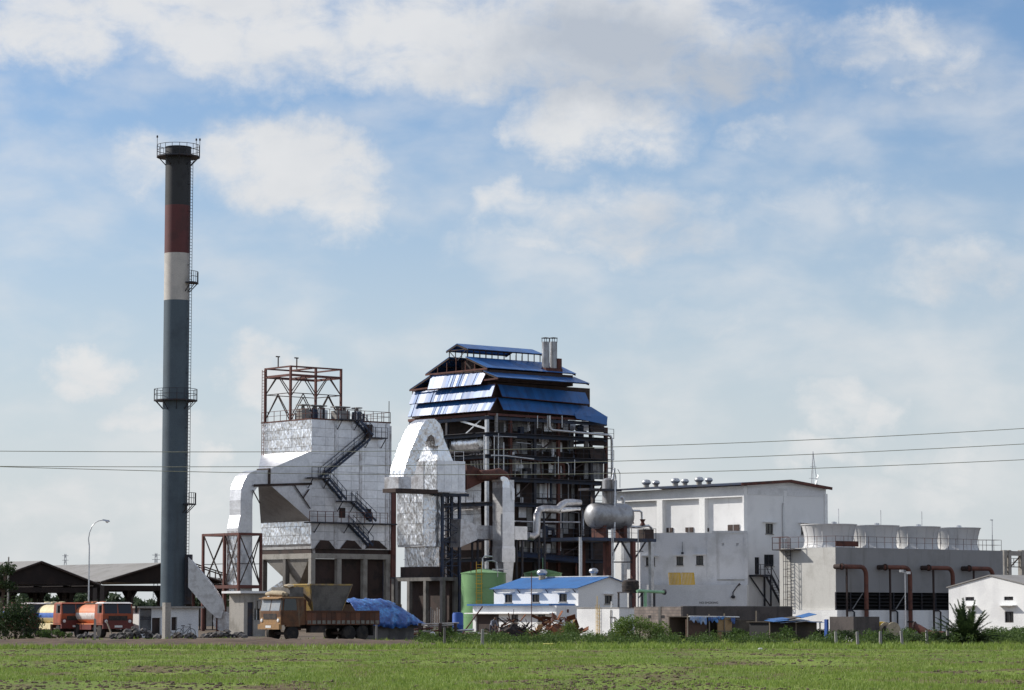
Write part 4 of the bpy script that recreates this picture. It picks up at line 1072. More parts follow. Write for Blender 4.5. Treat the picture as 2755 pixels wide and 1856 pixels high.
    for px in (1468, 1489):
        x, z0 = g.R(px, 985, bs); z1 = g.R(px, 910, bs)[1]; zr = g.R(px, 988, bs)[1]; k = 10.2 / 24.0
        st = MB().lathe([(k, zr - 1.0), (k, z1 - .4), (k - .08, z1 - .4), (k - .08, z1 - .6)], 18, (x, bs, 0)).build('vent_stack', 'tank_grey', t, smooth=40)
        MB().lathe([(k * 1.15, z1), (k * 1.15, z1 + .05), (.05, z1 + .12)], 18, (x, bs, 0)).build('rain_cap', 'dark_brown', st, smooth=30)
        mm = MB()
        for q_ in range(4): an = q_ * 1.57 + .6; mm.bar((x + k * math.cos(an), bs + k * math.sin(an), z1 - .5), (x + k * math.cos(an), bs + k * math.sin(an), z1 + .02), .05)
        mm.build('cap_strut', 'dark_steel', st)
    x0 = g.R(1457, 985, bs)[0]; x1 = g.R(1502, 985, bs)[0]; z0, z1 = g.R(1457, 992, bs)[1], g.R(1457, 962, bs)[1]
    MB().box(x0, x1, bs - .75, bs + .75, z0 - .9, z0 + .1).build('stack_plinth', 'rust', t)
    MB().box(x1 - .5, x1 + .1, bs - .5, bs + .6, z0, z1).build('stack_box', 'rust', t)
    # pipes on the shaded face
    def pipe(pts, r, b=-1.2, m_='galv', nm='steam_pipe'):
        MB().path([g.RP(x, y, bb) for (x, y, bb) in [(p[0], p[1], p[2] if len(p) > 2 else b) for p in pts]], r, 10).build(nm, m_, t, smooth=40)
    pipe([(1478, 1118), (1478, 1148), (1480, 1154), (1486, 1157), (1560, 1164), (1634, 1170), (1643, 1174), (1646, 1184), (1647, 1275)], .15)
    pipe([(1648, 1275), (1648, 1290), (1655, 1292)], .1, -1.2)
    for px, y0, y1, r in ((1330, 1172, 1420, .05), (1341, 1165, 1400, .05), (1355, 1190, 1265, .07), (1303, 1170, 1262, .09), (1446, 1118, 1152, .06), (1473, 1118, 1156, .07), (1512, 1118, 1150, .06), (1502, 1228, 1275, .05), (1546, 1236, 1278, .05), (1402, 1236, 1276, .04), (1331, 1370, 1425, .05)):
        pipe([(px, y0), (px, y1)], r, -1.0, 'galv', 'riser_pipe')
    pipe([(1520, 1244), (1528, 1247), (1530, 1254), (1530, 1278)], .06, -1.0)
    pipe([(1322, 1225), (1360, 1226), (1436, 1235)], .09, -1.0)
    pipe([(1328, 1173), (1390, 1176)], .05, -1.0)
    pipe([(1330, 1339), (1348, 1340)], .1, -1.0); pipe([(1330, 1395), (1348, 1396)], .1, -1.0)
    pipe([(1385, 1402), (1430, 1404), (1560, 1405)], .10, -1.0, 'foil_dull')
    # the clutter of small pipes, ducts, boxes and trays along the shaded face
    for k in range(34):
        px = rs.uniform(1325, 1570); j = rs.randrange(0, 5); y0_, y1_ = (1110, 1163, 1222, 1283, 1350, 1443, 1500)[j:j + 2]
        b = rs.uniform(-.6, 1.6); m_ = rs.choice(['galv', 'foil_dull', 'dark_steel', 'rust', 'casing', 'blue_steel']); r_ = rs.choice([.04, .05, .07, .12, .2])
        if k % 3: pipe([(px, y0_ + 2), (px, y1_ - 1)], r_, b, m_, 'service_pipe')
        else: ln = rs.uniform(25, 70); yy = rs.uniform(y0_ + 8, y1_ - 6); pipe([(px, yy), (min(1575, px + ln), yy + ln * .10), (min(1577, px + ln + 2), y1_ - 1)], r_, b, m_, 'service_pipe')
    for k in range(22):
        px = rs.uniform(1325, 1560); j = rs.randrange(0, 6); yb_ = (1163, 1222, 1283, 1350, 1443, 1500)[j]; b = rs.uniform(.2, 1.7)
        x_, z_ = g.R(px, yb_, b); w_, h_ = rs.uniform(.3, .9), rs.uniform(.4, 1.5); zl_ = min(lv, key=lambda q: abs(q - z_))
        MB().box(x_, x_ + w_, b, b + .5, zl_, zl_ + h_).build('equipment_box', rs.choice(['casing', 'foil_dull', 'dark_steel', 'blue_steel', 'concrete_dark']), t)
    # low pitched blue-black canopy over the fuel feed
    P = [g.RP(1388, 1497, -2.2), g.RP(1560, 1515, -2.2), g.RP(1560, 1500, .0), g.RP(1388, 1484, .0)]
    MB().plate([P[0], P[1], P[2], P[3]], .08).build('canopy', 'blue_steel', t)
    ap = g.R(1388, 1497, -2.1)[0]; aq = g.R(1555, 1515, -2.1)[0]
    for x in (ap + .2, (ap + aq) / 2, aq - .2): MB().box(x - .08, x + .08, -2.1, -1.94, 0, P[1][2] + .1).build('canopy_post', 'rust', t)
    return t, aE, aX, bE, lv
BOIL, B_AE, B_AX, B_BE, B_LV = boiler()
def big_ducts():
    g = Grid(1352, 295)
    # vertical silver duct in front of the boiler
    t = gthing(g, 'air_duct', 'tall vertical silver air duct with dark seams in front of the boiler', 'duct')
    a1 = g.R(1384, 1400)[0]; w = a1
    z = lambda py: g.R(1352, py)[1]
    for y0, y1, x0, x1 in ((1345, 1376, 0, w), (1376, 1404, 0, w), (1404, 1436, 0, w), (1436, 1468, 0, w), (1476, 1512, -.05, w + .1)):
        MB().box(x0, x1 - .004, 0, w, z(y1) + .012, z(y0) - .012).build('duct_section', 'foil_flat', t)
    MB().box(.02, w - .03, .02, w - .02, z(1512), z(1290)).build('duct_core', 'foil_dull', t)
    MB().hexa([(-.05, -.02, z(1476)), (w + .1, -.02, z(1476)), (w + .1, w, z(1476)), (-.05, w, z(1476)), (0, 0, z(1468)), (w, 0, z(1468)), (w, w, z(1468)), (0, w, z(1468))]).build('duct_section', 'foil_flat', t)
    MB().box(-.003, .62 * w, -.003, w, z(1345) + .01, z(1312)).build('duct_section', 'foil_flat', t)
    prof = [(1352, 1312), (1371, 1312), (1371, 1296), (1366, 1286), (1356, 1281), (1347, 1283), (1347, 1290), (1352, 1296)]
    MB().prism([g.R(*p) for p in prof][::-1], 'y', 0.0, w).build('duct_bend', 'foil', t)
    MB().box(.80 * w, w + .02, -.002, .4, z(1345) + .02, z(1313)).build('duct_section', 'foil_flat', t)
    # narrow tail to the ground
    MB().hexa([(.5, .2, 0), (.9, .2, 0), (.9, .7, 0), (.5, .7, 0), (.2, .1, z(1512)), (w, .1, z(1512)), (w, w - .1, z(1512)), (.2, w - .1, z(1512))]).build('duct_tail', 'foil_flat', t)
    # rust coloured bend at the top
    MB().path([(-2.4, .8, z(1279)), (-.8, .8, z(1277)), (.2, .8, z(1272)), (.9, .8, z(1278)), (1.35, .8, z(1296)), (1.4, .8, z(1345))], [.5, .55, .55, .5, .4, .3], 12).build('duct_bend', 'rust', t, smooth=40)
    # horizontal dull duct
    g2 = Grid(1240, 294)
    t2 = gthing(g2, 'cross_duct', 'battered horizontal silver duct passing behind the vertical duct', 'duct')
    f = MB(); f.hexa([g2.RP(1238, 1472, 0), g2.RP(1284, 1452, 0), (g2.R(1284, 1452)[0], 1.6, g2.R(1284, 1452)[1]), (g2.R(1238, 1472)[0], 1.6, g2.R(1238, 1472)[1]),
                      g2.RP(1240, 1396, 0), g2.RP(1284, 1412, 0), (g2.R(1284, 1412)[0], 1.6, g2.R(1284, 1412)[1]), (g2.R(1240, 1396)[0], 1.6, g2.R(1240, 1396)[1])]).build('duct_reducer', 'foil_dull', t2)
    p = g2.R(1284, 1452); q = g2.R(1420, 1417)
    n = 4
    for i in range(n):
        x0 = p[0] + (q[0] - p[0]) * i / n; x1 = p[0] + (q[0] - p[0]) * (i + 1) / n - .02
        MB().box(x0, x1, .05, 1.5, p[1] + .1, g2.R(1284, 1413)[1]).build('duct_section', 'foil_flat' if i % 2 else 'foil_dull', t2)
    MB().path([g2.RP(1420, 1440, .7), g2.RP(1432, 1444, .7), g2.RP(1443, 1436, .7), g2.RP(1444, 1415, .7), g2.RP(1445, 1385, .7), g2.RP(1450, 1372, .7), g2.RP(1462, 1368, .7), g2.RP(1500, 1370, .7)], .40, 12).build('lagged_pipe', 'foil_dull', t2, smooth=40)
    MB().path([g2.RP(1500, 1370, .7), g2.RP(1512, 1358, .6), g2.RP(1522, 1352, .5), g2.RP(1540, 1351, .3), g2.RP(1562, 1352, .2)], [.38, .4, .38, .36, .3], 12).build('lagged_pipe', 'foil_dull', t2, smooth=40)
    MB().path([g2.RP(1505, 1372, .7), g2.RP(1530, 1370, .5), g2.RP(1560, 1369, .3)], [.36, .28, .2], 10).build('lagged_pipe', 'foil', t2, smooth=40)
    lg = MB()
    for px in (1290, 1410, 1470):
        for sy in (.3, 1.2):
            a_, z_ = g2.R(px, 1452); MB().bar((a_, sy, 0), (a_, sy, z_ + (1.2 if px == 1470 else .15)), .18).build('support_leg', 'dark_steel', t2)
    MB().bar((g2.R(1470, 1452)[0], .3, g2.R(1470, 1452)[1] + 1.2), (g2.R(1470, 1372)[0], .5, g2.R(1470, 1372)[1]), .15).build('support_arm', 'dark_steel', t2)
big_ducts()
def deaerator():
    g = Grid(1575, 279)
    zf = g.R(1600, 1447)[1]; r = 33 / 25.0
    s = gthing(g, 'deaerator_platform', 'dark steel platform on rust red legs beside the boiler house', 'platform')
    a0 = g.R(1562, 1447, -1.2)[0]; a1 = g.R(1762, 1450, -1.2)[0]
    MB().box(a0, a1, -1.4, 3.2, zf - .32, zf).build('deck', 'blue_steel', s)
    rb = MB(); rail_run(rb, [(a0, -1.35, zf), (a1, -1.35, zf)], 1.0, 1.6, .045); rb.build('rail', 'dark_steel', s)
    for px, m_ in ((1640, 'rust'), (1703, 'red_oxide'), (1752, 'galv')):
        a = g.R(px, 1500, -1.2)[0]
        for b in (-1.2, 2.8): MB().box(a - .2, a + .2, b - .2, b + .2, 0, zf - .32).build('leg', m_, s)
    MB().tube((g.R(1562, 1500, -1.2)[0], -1.2, 0), (g.R(1562, 1500, -1.2)[0], -1.2, zf), .17, n=10).build('leg', 'galv', s)
    k = MB(); bb = -1.2
    k.bar(g.RP(1645, 1496, bb), g.RP(1666, 1456, bb), .14); k.bar(g.RP(1672, 1456, bb), g.RP(1700, 1505, bb), .14); k.bar(g.RP(1706, 1505, bb), g.RP(1738, 1456, bb), .12); k.bar(g.RP(1645, 1512, bb), g.RP(1703, 1512, bb), .12)
    k.bar(g.RP(1703, 1483, bb), g.RP(1730, 1483, bb), .08)
    k.build('bracing', 'dark_steel', s)
    for px in (1643, 1647, 1714):
        a = g.R(px, 1500, -1.3)[0]; MB().tube((a, -1.45, 0), (a, -1.45, zf + .9), .06, n=8).build('drain_pipe', 'galv', s)
    t = gthing(g, 'deaerator_tank', 'horizontal silver deaerator tank with domed ends on the steel platform', 'tank')
    zc = g.R(1630, 1388, .9)[1]; x0 = g.R(1584, 1388, .9)[0]; x1 = g.R(1694, 1388, .9)[0]
    MB().lathe([(.1, x0), (.7, x0 + .1), (1.15, x0 + .4), (r, x0 + .8), (r, x1 - .8), (1.15, x1 - .4), (.7, x1 - .1), (.1, x1)], 30, (0, .9, zc), axis='x').build('shell', 'tank_grey', t, smooth=40)
    for f in (.25, .75):
        x = x0 + (x1 - x0) * f; MB().box(x - .2, x + .2, .0, 1.8, zf, zc - .8).build('saddle', 'rust', t)
    # dome head vessel behind
    xv, zv1 = g.R(1640, 1287, 1.0); zv0 = g.R(1640, 1360, 1.0)[1]
    MB().lathe([(.75, zv0 - .6), (.75, zv1 - .2), (.5, zv1), (.05, zv1 + .1)], 20, (xv, 1.0, 0)).build('head_vessel', 'tank_grey', t, smooth=40)
    xs, zs = g.R(1655, 1340, 1.0)
    MB().box(g.R(1580, 1340, .5)[0], xv + .9, .2, 1.8, g.R(1640, 1322, 1)[1], g.R(1640, 1316, 1)[1]).build('head_platform', 'dark_steel', t)
    MB().box(xv - 2.4, xv - 2.1, .8, 1.1, zc + .9, g.R(1640, 1316, 1)[1]).box(xv - .3, xv, .8, 1.1, zc + .8, zv0).build('head_leg', 'dark_steel', t)
    rb = MB(); zz = zv1; rail_run(rb, [(xv - .8, .4, zz), (xv + .2, .4, zz), (xv + .2, 1.6, zz)], 1.0, .6, .04); rb.build('head_rail', 'dark_steel', t)
    MB().path([g.RP(1648, 1290, .2), g.RP(1652, 1262, .2), g.RP(1656, 1285, .2), g.RP(1654, 1330, .2), g.RP(1653, 1435, -.3), (g.R(1653, 1440, -.3)[0], -.3, zf)], .11, 10).build('steam_pipe', 'galv', t, smooth=40)
    MB().path([g.RP(1662, 1262, .2), g.RP(1668, 1273, .2), g.RP(1668, 1312, .2)], .04, 8).build('vent_pipe', 'galv', t)
    # end pipework
    b = .6
    MB().path([g.RP(1672, 1336, b), g.RP(1677, 1345, b), g.RP(1677, 1392, b)], .17, 10).build('outlet_pipe', 'galv', t, smooth=40)
    MB().path([g.RP(1682, 1374, b), g.RP(1720, 1374, b), g.RP(1726, 1378, b), g.RP(1727, 1400, b)], .11, 10).build('outlet_pipe', 'galv', t, smooth=40)
    MB().path([g.RP(1675, 1406, b), g.RP(1682, 1414, b), g.RP(1712, 1418, b), g.RP(1745, 1414, b), g.RP(1752, 1420, b), g.RP(1753, 1445, b)], .13, 10).build('outlet_pipe', 'galv', t, smooth=40)
    vx, vz = g.R(1700, 1395, b); MB().lathe([(.25, vz - .5), (.12, vz - .2), (.12, vz + .2), (.25, vz + .5)], 10, (vx, b, 0)).build('valve', 'rust', t)
    vx, vz = g.R(1729, 1405, b); MB().lathe([(.3, vz - .3), (.15, vz), (.3, vz + .3)], 10, (vx, b, 0)).build('valve', 'rust', t)
    p = g.R(1738, 1444, b); MB().box(p[0] - .6, p[0] + .6, b - .5, b + .5, zf, zf + 1.0).build('pump_box', 'dark_brown', t)
deaerator()

# ------------------------------------------------------------------ green tanks
def green_tank(px0, px1, rim, apex, Y, label):
    xm = (px0 + px1) / 2; c = at(xm, HORIZ, Y); r = (px1 - px0) / 2 * Y / F_PX; zr = at(xm, rim, Y - r).z; za = at(xm, apex, Y).z
    t = thing('storage_tank', label, 'tank', (c.x, c.y, 0), 0, 'green storage tanks')
    prof = [(r, 0)]
    for k in range(1, 4): z = zr * k / 4; prof += [(r, z - .02), (r + .02, z), (r, z + .02)]
    MB().lathe(prof + [(r, zr)], 44).build('shell', 'green_tank', t, smooth=30)
    MB().lathe([(r + .06, zr - .06), (r + .06, zr + .02), (.3, za), (.02, za)], 44).build('roof', 'green_tank', t, smooth=20)
    return t, r, zr, za
t_, r_g, zr_g, za_g = green_tank(1241, 1361, 1541, 1530, 281, 'pale green cylindrical tank with a yellow caged ladder')
lb = MB(); an = R_(-105)
ladder(lb, (r_g * math.cos(an) - .1, r_g * math.sin(an) - .12, 0), zr_g + 1.1, (1, 0, 0), .5)
for k in range(5):
    z = 2 + k * .9; lb.bar((r_g * math.cos(an) - .2, r_g * math.sin(an) - .7, z), (r_g * math.cos(an) + .5, r_g * math.sin(an) - .7, z), .05)
lb.build('ladder', 'yellow', t_)
rb = MB()
for k in range(3): a = R_(-125 + 15 * k); rb.bar((r_g * .97 * math.cos(a), r_g * .97 * math.sin(a), zr_g), (r_g * .97 * math.cos(a), r_g * .97 * math.sin(a), zr_g + 1.1), .06)
rb.build('top_rail', 'red_oxide', t_)
MB().path([(-.1, 0, za_g - .2), (-.1, 0, za_g + 1.0), (.1, 0, za_g + 1.25), (.9, 0, za_g + 1.2)], .07, 8).path([(.3, -.2, za_g - .4), (.3, -.2, za_g + .75), (.9, -.2, za_g + .8), (1.3, -.2, za_g + .6), (1.35, -.2, zr_g)], .06, 8).build('vent_pipe', 'galv', t_)
pb = MB(); x = 1.55; pb.bar((x - .7, -r_g * .8, zr_g + .35), (x + .9, -r_g * .8, zr_g + .35), .09); pb.bar((x - .15, -r_g * .8, zr_g + .35), (x - .15, -r_g * .8, zr_g - .4), .07)
pb.build('pipe_bracket', 'plastic_white', t_)
t2_, r2, zr2, za2 = green_tank(1410, 1511, 1541, 1531, 304, 'darker green cylindrical tank behind the blue roofed office')
MB().bar((0, 0, za2 - .1), (0, 0, za2 + 1.2), .07).build('vent_pipe', 'green_pipe', t2_)

# ------------------------------------------------------------------ turbine hall
T = Grid(2013, 291)
def turbine_hall():
    g = T
    t = gthing(g, 'turbine_hall', 'tall white turbine hall with recessed bays and a shallow gable roof', 'industrial building')
    b1 = g.L(1655, 1330)[0]; a1 = g.R(2222, 1320)[0]; ze = g.L(2013, 1306)[1]
    # gable across x; ridge runs along y
    zap = g.R(2118, 1297)[1]; am = g.R(2118, 1297)[0]; zer = g.R(2222, 1316)[1]
    w = []
    for (x0, x1, y0, y1) in ((2060, 2080, 1409, 1436), (2155, 2172, 1411, 1438), (2056, 2082, 1492, 1523), (2031, 2043, 1499, 1545)):
        p, q = g.R(x0, y1), g.R(x1, y0); w.append(window_R(t, 0, (p[0] + q[0]) / 2, p[1], q[0] - p[0], q[1] - p[1], .45 if y0 < 1450 else 0, shade=1.8))
    MB().wall(0, a1, 0, b1, 0, min(ze, zer) - .02, hR=w).build('wall', 'white_wall', t)
    MB().prism([(0.0, ze - 1.0), (a1, ze - 1.0), (a1, zer), (am, zap), (0.0, ze + .05)], 'y', -.004, .4).build('gable_wall', 'white_wall', t)
    # roof
    ov = 1.35
    rf = MB().hexa([(-ov, -.5, ze + .02), (am, -.5, zap + .04), (am, b1 + .3, zap + .04), (-ov, b1 + .3, ze + .02), (-ov, -.5, ze + .2), (am, -.5, zap + .22), (am, b1 + .3, zap + .22), (-ov, b1 + .3, ze + .2)]).hexa(
        [(am, -.5, zap + .04), (a1 + .4, -.5, zer + .0), (a1 + .4, b1, zer + .0), (am, b1, zap + .04), (am, -.5, zap + .22), (a1 + .4, -.5, zer + .15), (a1 + .4, b1, zer + .15), (am, b1, zap + .22)]).build('roof', 'blue_steel', t)
    MB().bar((-ov, -.54, ze + .08), (am, -.54, zap + .1), .06, .3).bar((am, -.54, zap + .1), (a1 + .4, -.54, zer + .05), .06, .3).build('barge_board', 'rust', rf)
    # frieze and pilasters on the sunlit face: the bays between them are recessed
    dep = .5
    zl = g.L(2013, 1431)[1]; zt2 = g.L(2010, 1338, -dep)[1] + .1
    MB().box(-dep, -.003, -.003, b1 + .01, zt2, ze - .03).build('frieze_beam', 'white_clean', t)
    for (x0, x1) in ((2013, 1998), (1896, 1881), (1782, 1767), (1672, 1660)):
        p = g.L(x0, 1400, -dep)[0] if x0 != 2013 else 0.0; q = g.L(x1, 1400, -dep)[0]; MB().box(-dep, -.003, max(0, p), q, zl - 3, zt2 - .003).build('pilaster', 'white_clean', t)
    # pilaster and trims on the gable end
    p = g.R(2112, 1400)[0]; MB().box(p - .2, p + .2, -.08, -.003, 0, zap - .9).build('pilaster', 'white_wall', t)
    MB().box(a1 - .3, a1 + .12, -.12, .3, 0, zer - .5).build('corner_pier', 'white_clean', t)
    tz = g.R(2013, 1330)[1]; MB().box(0.02, a1 - .32, -.05, -.006, tz, tz + .75).build('frieze_band', 'stained_wall', t)
    # small windows above the annex roof
    for (x0, x1, y0, y1) in ((1795, 1811, 1420, 1432), (1846, 1866, 1419, 1431), (1893, 1908, 1421, 1430), (1960, 1990, 1412, 1430)):
        p, q = g.L(x1, y1), g.L(x0, y0); wn = MB().box(-.12, -.02, p[0], q[0], p[1], q[1]).build('window', 'dark_brown', t)
        MB().box(-.125, -.121, (p[0] + q[0]) / 2 - .04, (p[0] + q[0]) / 2 + .04, p[1], q[1]).build('mullion', 'galv', wn)
    # ventilators
    for (px, py, big) in ((1739, 1308, 1), (1765, 1305, 0), (1817, 1305, 1), (1843, 1302, 0), (1881, 1301, 1), (1907, 1298, 0)):
        aa = 1.6 if big else 3.0
        b, _ = g.L(px, py, aa); zz = ze + .2 + (zap - ze) * (aa + ov) / (am + ov); turbine_vent(t, (aa, b, zz - .1), .42 if big else .36)
    # outside stair to the first floor door
    zd = g.R(2036, 1546, -.6)[1]; a0 = g.R(2026, 1546, -.6)[0]; ad = g.R(2066, 1546, -.6)[0]
    MB().box(a0, ad, -1.2, -.01, zd - .2, zd).build('landing', 'dark_steel', t)
    rb = MB(); rail_run(rb, [(a0, -1.15, zd), (ad, -1.15, zd)], 1.05, .6, .05); rb.build('landing_rail', 'dark_steel', t)
    aq = ad + (zd) * .72; stair(t, (ad, -.25, zd), (aq, -.25, 0.0), .8, (0, -1, 0), 'dark_steel')
    k = MB(); k.bar((ad - .1, -1.1, 0), (ad - .1, -1.1, zd), .14); k.bar((ad - .1, -.2, 0), (ad - .1, -.2, zd), .14); k.bar((a0, -.2, zd - .2), (ad + 2.0, -.2, 1.2), .1); k.build('stair_post', 'dark_steel', t)
    # rain pipe
    x = g.R(2112, 1440)[0]; MB().tube((x - .35, -.12, 2.0), (x - .35, -.12, zap - 2.2), .07, n=8).build('rain_pipe', 'galv', t)
    # annex: two storeys with a flat roof, its front turned square to the field
    g = Grid(2012, 289.5, R_(-8))
    an = gthing(g, 'annex', 'grey stained white annex below the turbine hall with small shaded windows', 'building')
    za = g.R(2011, 1433)[1]; x0_ = g.R(1722, 1450)[0]
    w = []
    for (x0, x1, y0, y1) in ((1738, 1762, 1499, 1522), (1820, 1838, 1497, 1521), (1873, 1892, 1495, 1520)):
        p, q = g.R(x0, y1), g.R(x1, y0); w.append(window_R(an, 0, (p[0] + q[0]) / 2, p[1], q[0] - p[0], q[1] - p[1], .5, shade=1.9))
    for (x0, x1, y0, y1) in ((1942, 1948, 1461, 1469), (1981, 1987, 1461, 1469)):
        p, q = g.R(x0, y1), g.R(x1, y0); w.append((p[0], q[0], p[1], q[1]))
    MB().wall(x0_, 0, 0, 3.0, 0, za, hR=w, dep=.18).build('wall', 'stained_wall', an)
    p = g.R(1915, 1440)[0]; MB().box(p, .02, -.1, .25, za - .02, za + .2).build('parapet', 'stained_wall', an)
    MB().box(-.3, .05, -.1, -.003, 0, za - .03).build('corner_pier', 'stained_wall', an)
    z = g.R(1950, 1560)[1]; MB().box(p, -.31, -.07, -.003, z - .05, z + .05).build('string_course', 'concrete', an)
    MB().box(p - .5, p + .5, -.08, -.003, 0, za - .3).build('pilaster', 'stained_wall', an)
    mb = MB(); mb.bar((p - 3.0, -.12, za - 2.0), (p - 3.0, -.12, za - .9), .04); mb.box(p - 3.12, p - 2.88, -.16, -.003, za - 2.15, za - 1.95); mb.build('vent_pipe', 'dark_steel', an)
    # low white block with a rounded end in front
    lw = gthing(g, 'low_block', 'low white flat roofed block with a rounded end below the annex', 'building')
    Y1 = -3.4; zl_ = g.R(1900, 1573, Y1)[1]; c1 = g.R(1768, 1600, Y1)[0]; c0 = g.R(2010, 1600, Y1)[0]
    arc = [(c1 - 1.7 * math.sin(th), Y1 + 1.7 - 1.7 * math.cos(th)) for th in [R_(x) for x in range(0, 181, 12)]]
    MB().prism([(c0, Y1)] + arc + [(c0, -.02)], 'z', 0, zl_).build('wall', 'white_wall', lw, smooth=30)
    def lettering(txt, px, py, size, m_):
        tx = bpy.data.curves.new('lettering', 'FONT'); tx.body = txt; tx.size = size; tx.extrude = .01; tx.align_x = 'CENTER'
        to = bpy.data.objects.new('lettering_source', tx); COL.objects.link(to)
        dg = bpy.context.evaluated_depsgraph_get(); me = bpy.data.meshes.new_from_object(to.evaluated_get(dg)); bpy.data.objects.remove(to)
        o2 = bpy.data.objects.new('lettering', me); COL.objects.link(o2); o2.parent = lw; xa, zz = g.R(px, py, Y1)
        o2.location = (xa, Y1 - .015, zz); o2.rotation_euler = (R_(90), 0, 0); me.materials.clear(); me.materials.append(M[m_])
    lettering('NO SMOKING', 1907, 1624, .30, 'dark_brown')
    for i, (x0, x1, y0, y1) in enumerate(((1802, 1832, 1541, 1573), (1837, 1868, 1541, 1573))):
        p, q = g.R(x0, y1, Y1 + .15), g.R(x1, y0, Y1 + .15); gt = gthing(g, 'yellow_grating', 'leaning yellow steel grille panel on the low white block', 'grille', 'yellow grilles on the low block')
        f = MB(); z0 = zl_; z1 = q[1]
        for k in range(1, 8):
            s = k / 8; MB().bar((p[0] + (q[0] - p[0]) * s, Y1 + .15, z0), (p[0] + (q[0] - p[0]) * s - .15, Y1 + .75, z1), .10).build('grille_bar', 'yellow', gt)
        f.bar((q[0], Y1 + .15, z0), (q[0] - .15, Y1 + .75, z1), .13); f.bar((p[0], Y1 + .15, z0 + .05), (q[0], Y1 + .15, z0 + .05), .08); f.bar((p[0] - .15, Y1 + .75, z1), (q[0] - .15, Y1 + .75, z1), .08); f.bar((p[0], Y1 + .15, z0), (p[0] - .15, Y1 + .75, z1), .08); f.build('grille_frame', 'yellow', gt)
    lp = gthing(g, 'wall_lamp', 'dark gooseneck lamp arm above a round weight on the low white wall', 'lamp')
    q = [g.RP(*p, Y1 - .1) for p in ((1972, 1606), (1972, 1593), (1983, 1577), (1987, 1573), (1991, 1570))]
    MB().path(q, [.05, .05, .05, .1, .12], 8).build('arm', 'dark_steel', lp)
    MB().lathe([(.05, -.15), (.22, -.05), (.22, .08), (.05, .2)], 10, q[0]).build('lamp_weight', 'dark_steel', lp)
    MB().box(q[0][0] - .04, q[0][0] + .04, Y1 - .1, Y1, q[0][2] - .02, q[0][2] + .06).build('bracket', 'dark_steel', lp)
turbine_hall()
def roof_mast():
    g = T
    b = 2.0; a = g.R(2189, 1310, b)[0]; z0 = g.R(2189, 1318, b)[1]; z1 = g.R(2189, 1214, b)[1]
    t = gthing(g, 'lattice_mast', 'thin guyed lattice antenna mast on the turbine hall roof', 'mast')
    mb = MB(); hw = .35
    for (dx, dy) in ((0, 0), (.8, 0), (.4, .7)): mb.bar((a + dx - .1, b + dy, z0 - .3), (a + .05, b + .1, z1), .05)
    for k in (.3, .6):
        z = z0 + (z1 - z0) * k; f = 1 - k; mb.bar((a - .5 * f - .3, b, z), (a + .9 * f + .1, b, z), .04); mb.bar((a - .1, b, z), (a + .35 * f, b + .7 * f, z), .04)
    mb.bar((a, b, z0), (a + .7, b, z0 + 1.6), .03)
    mb.build('mast_frame', 'galv', t)
roof_mast()
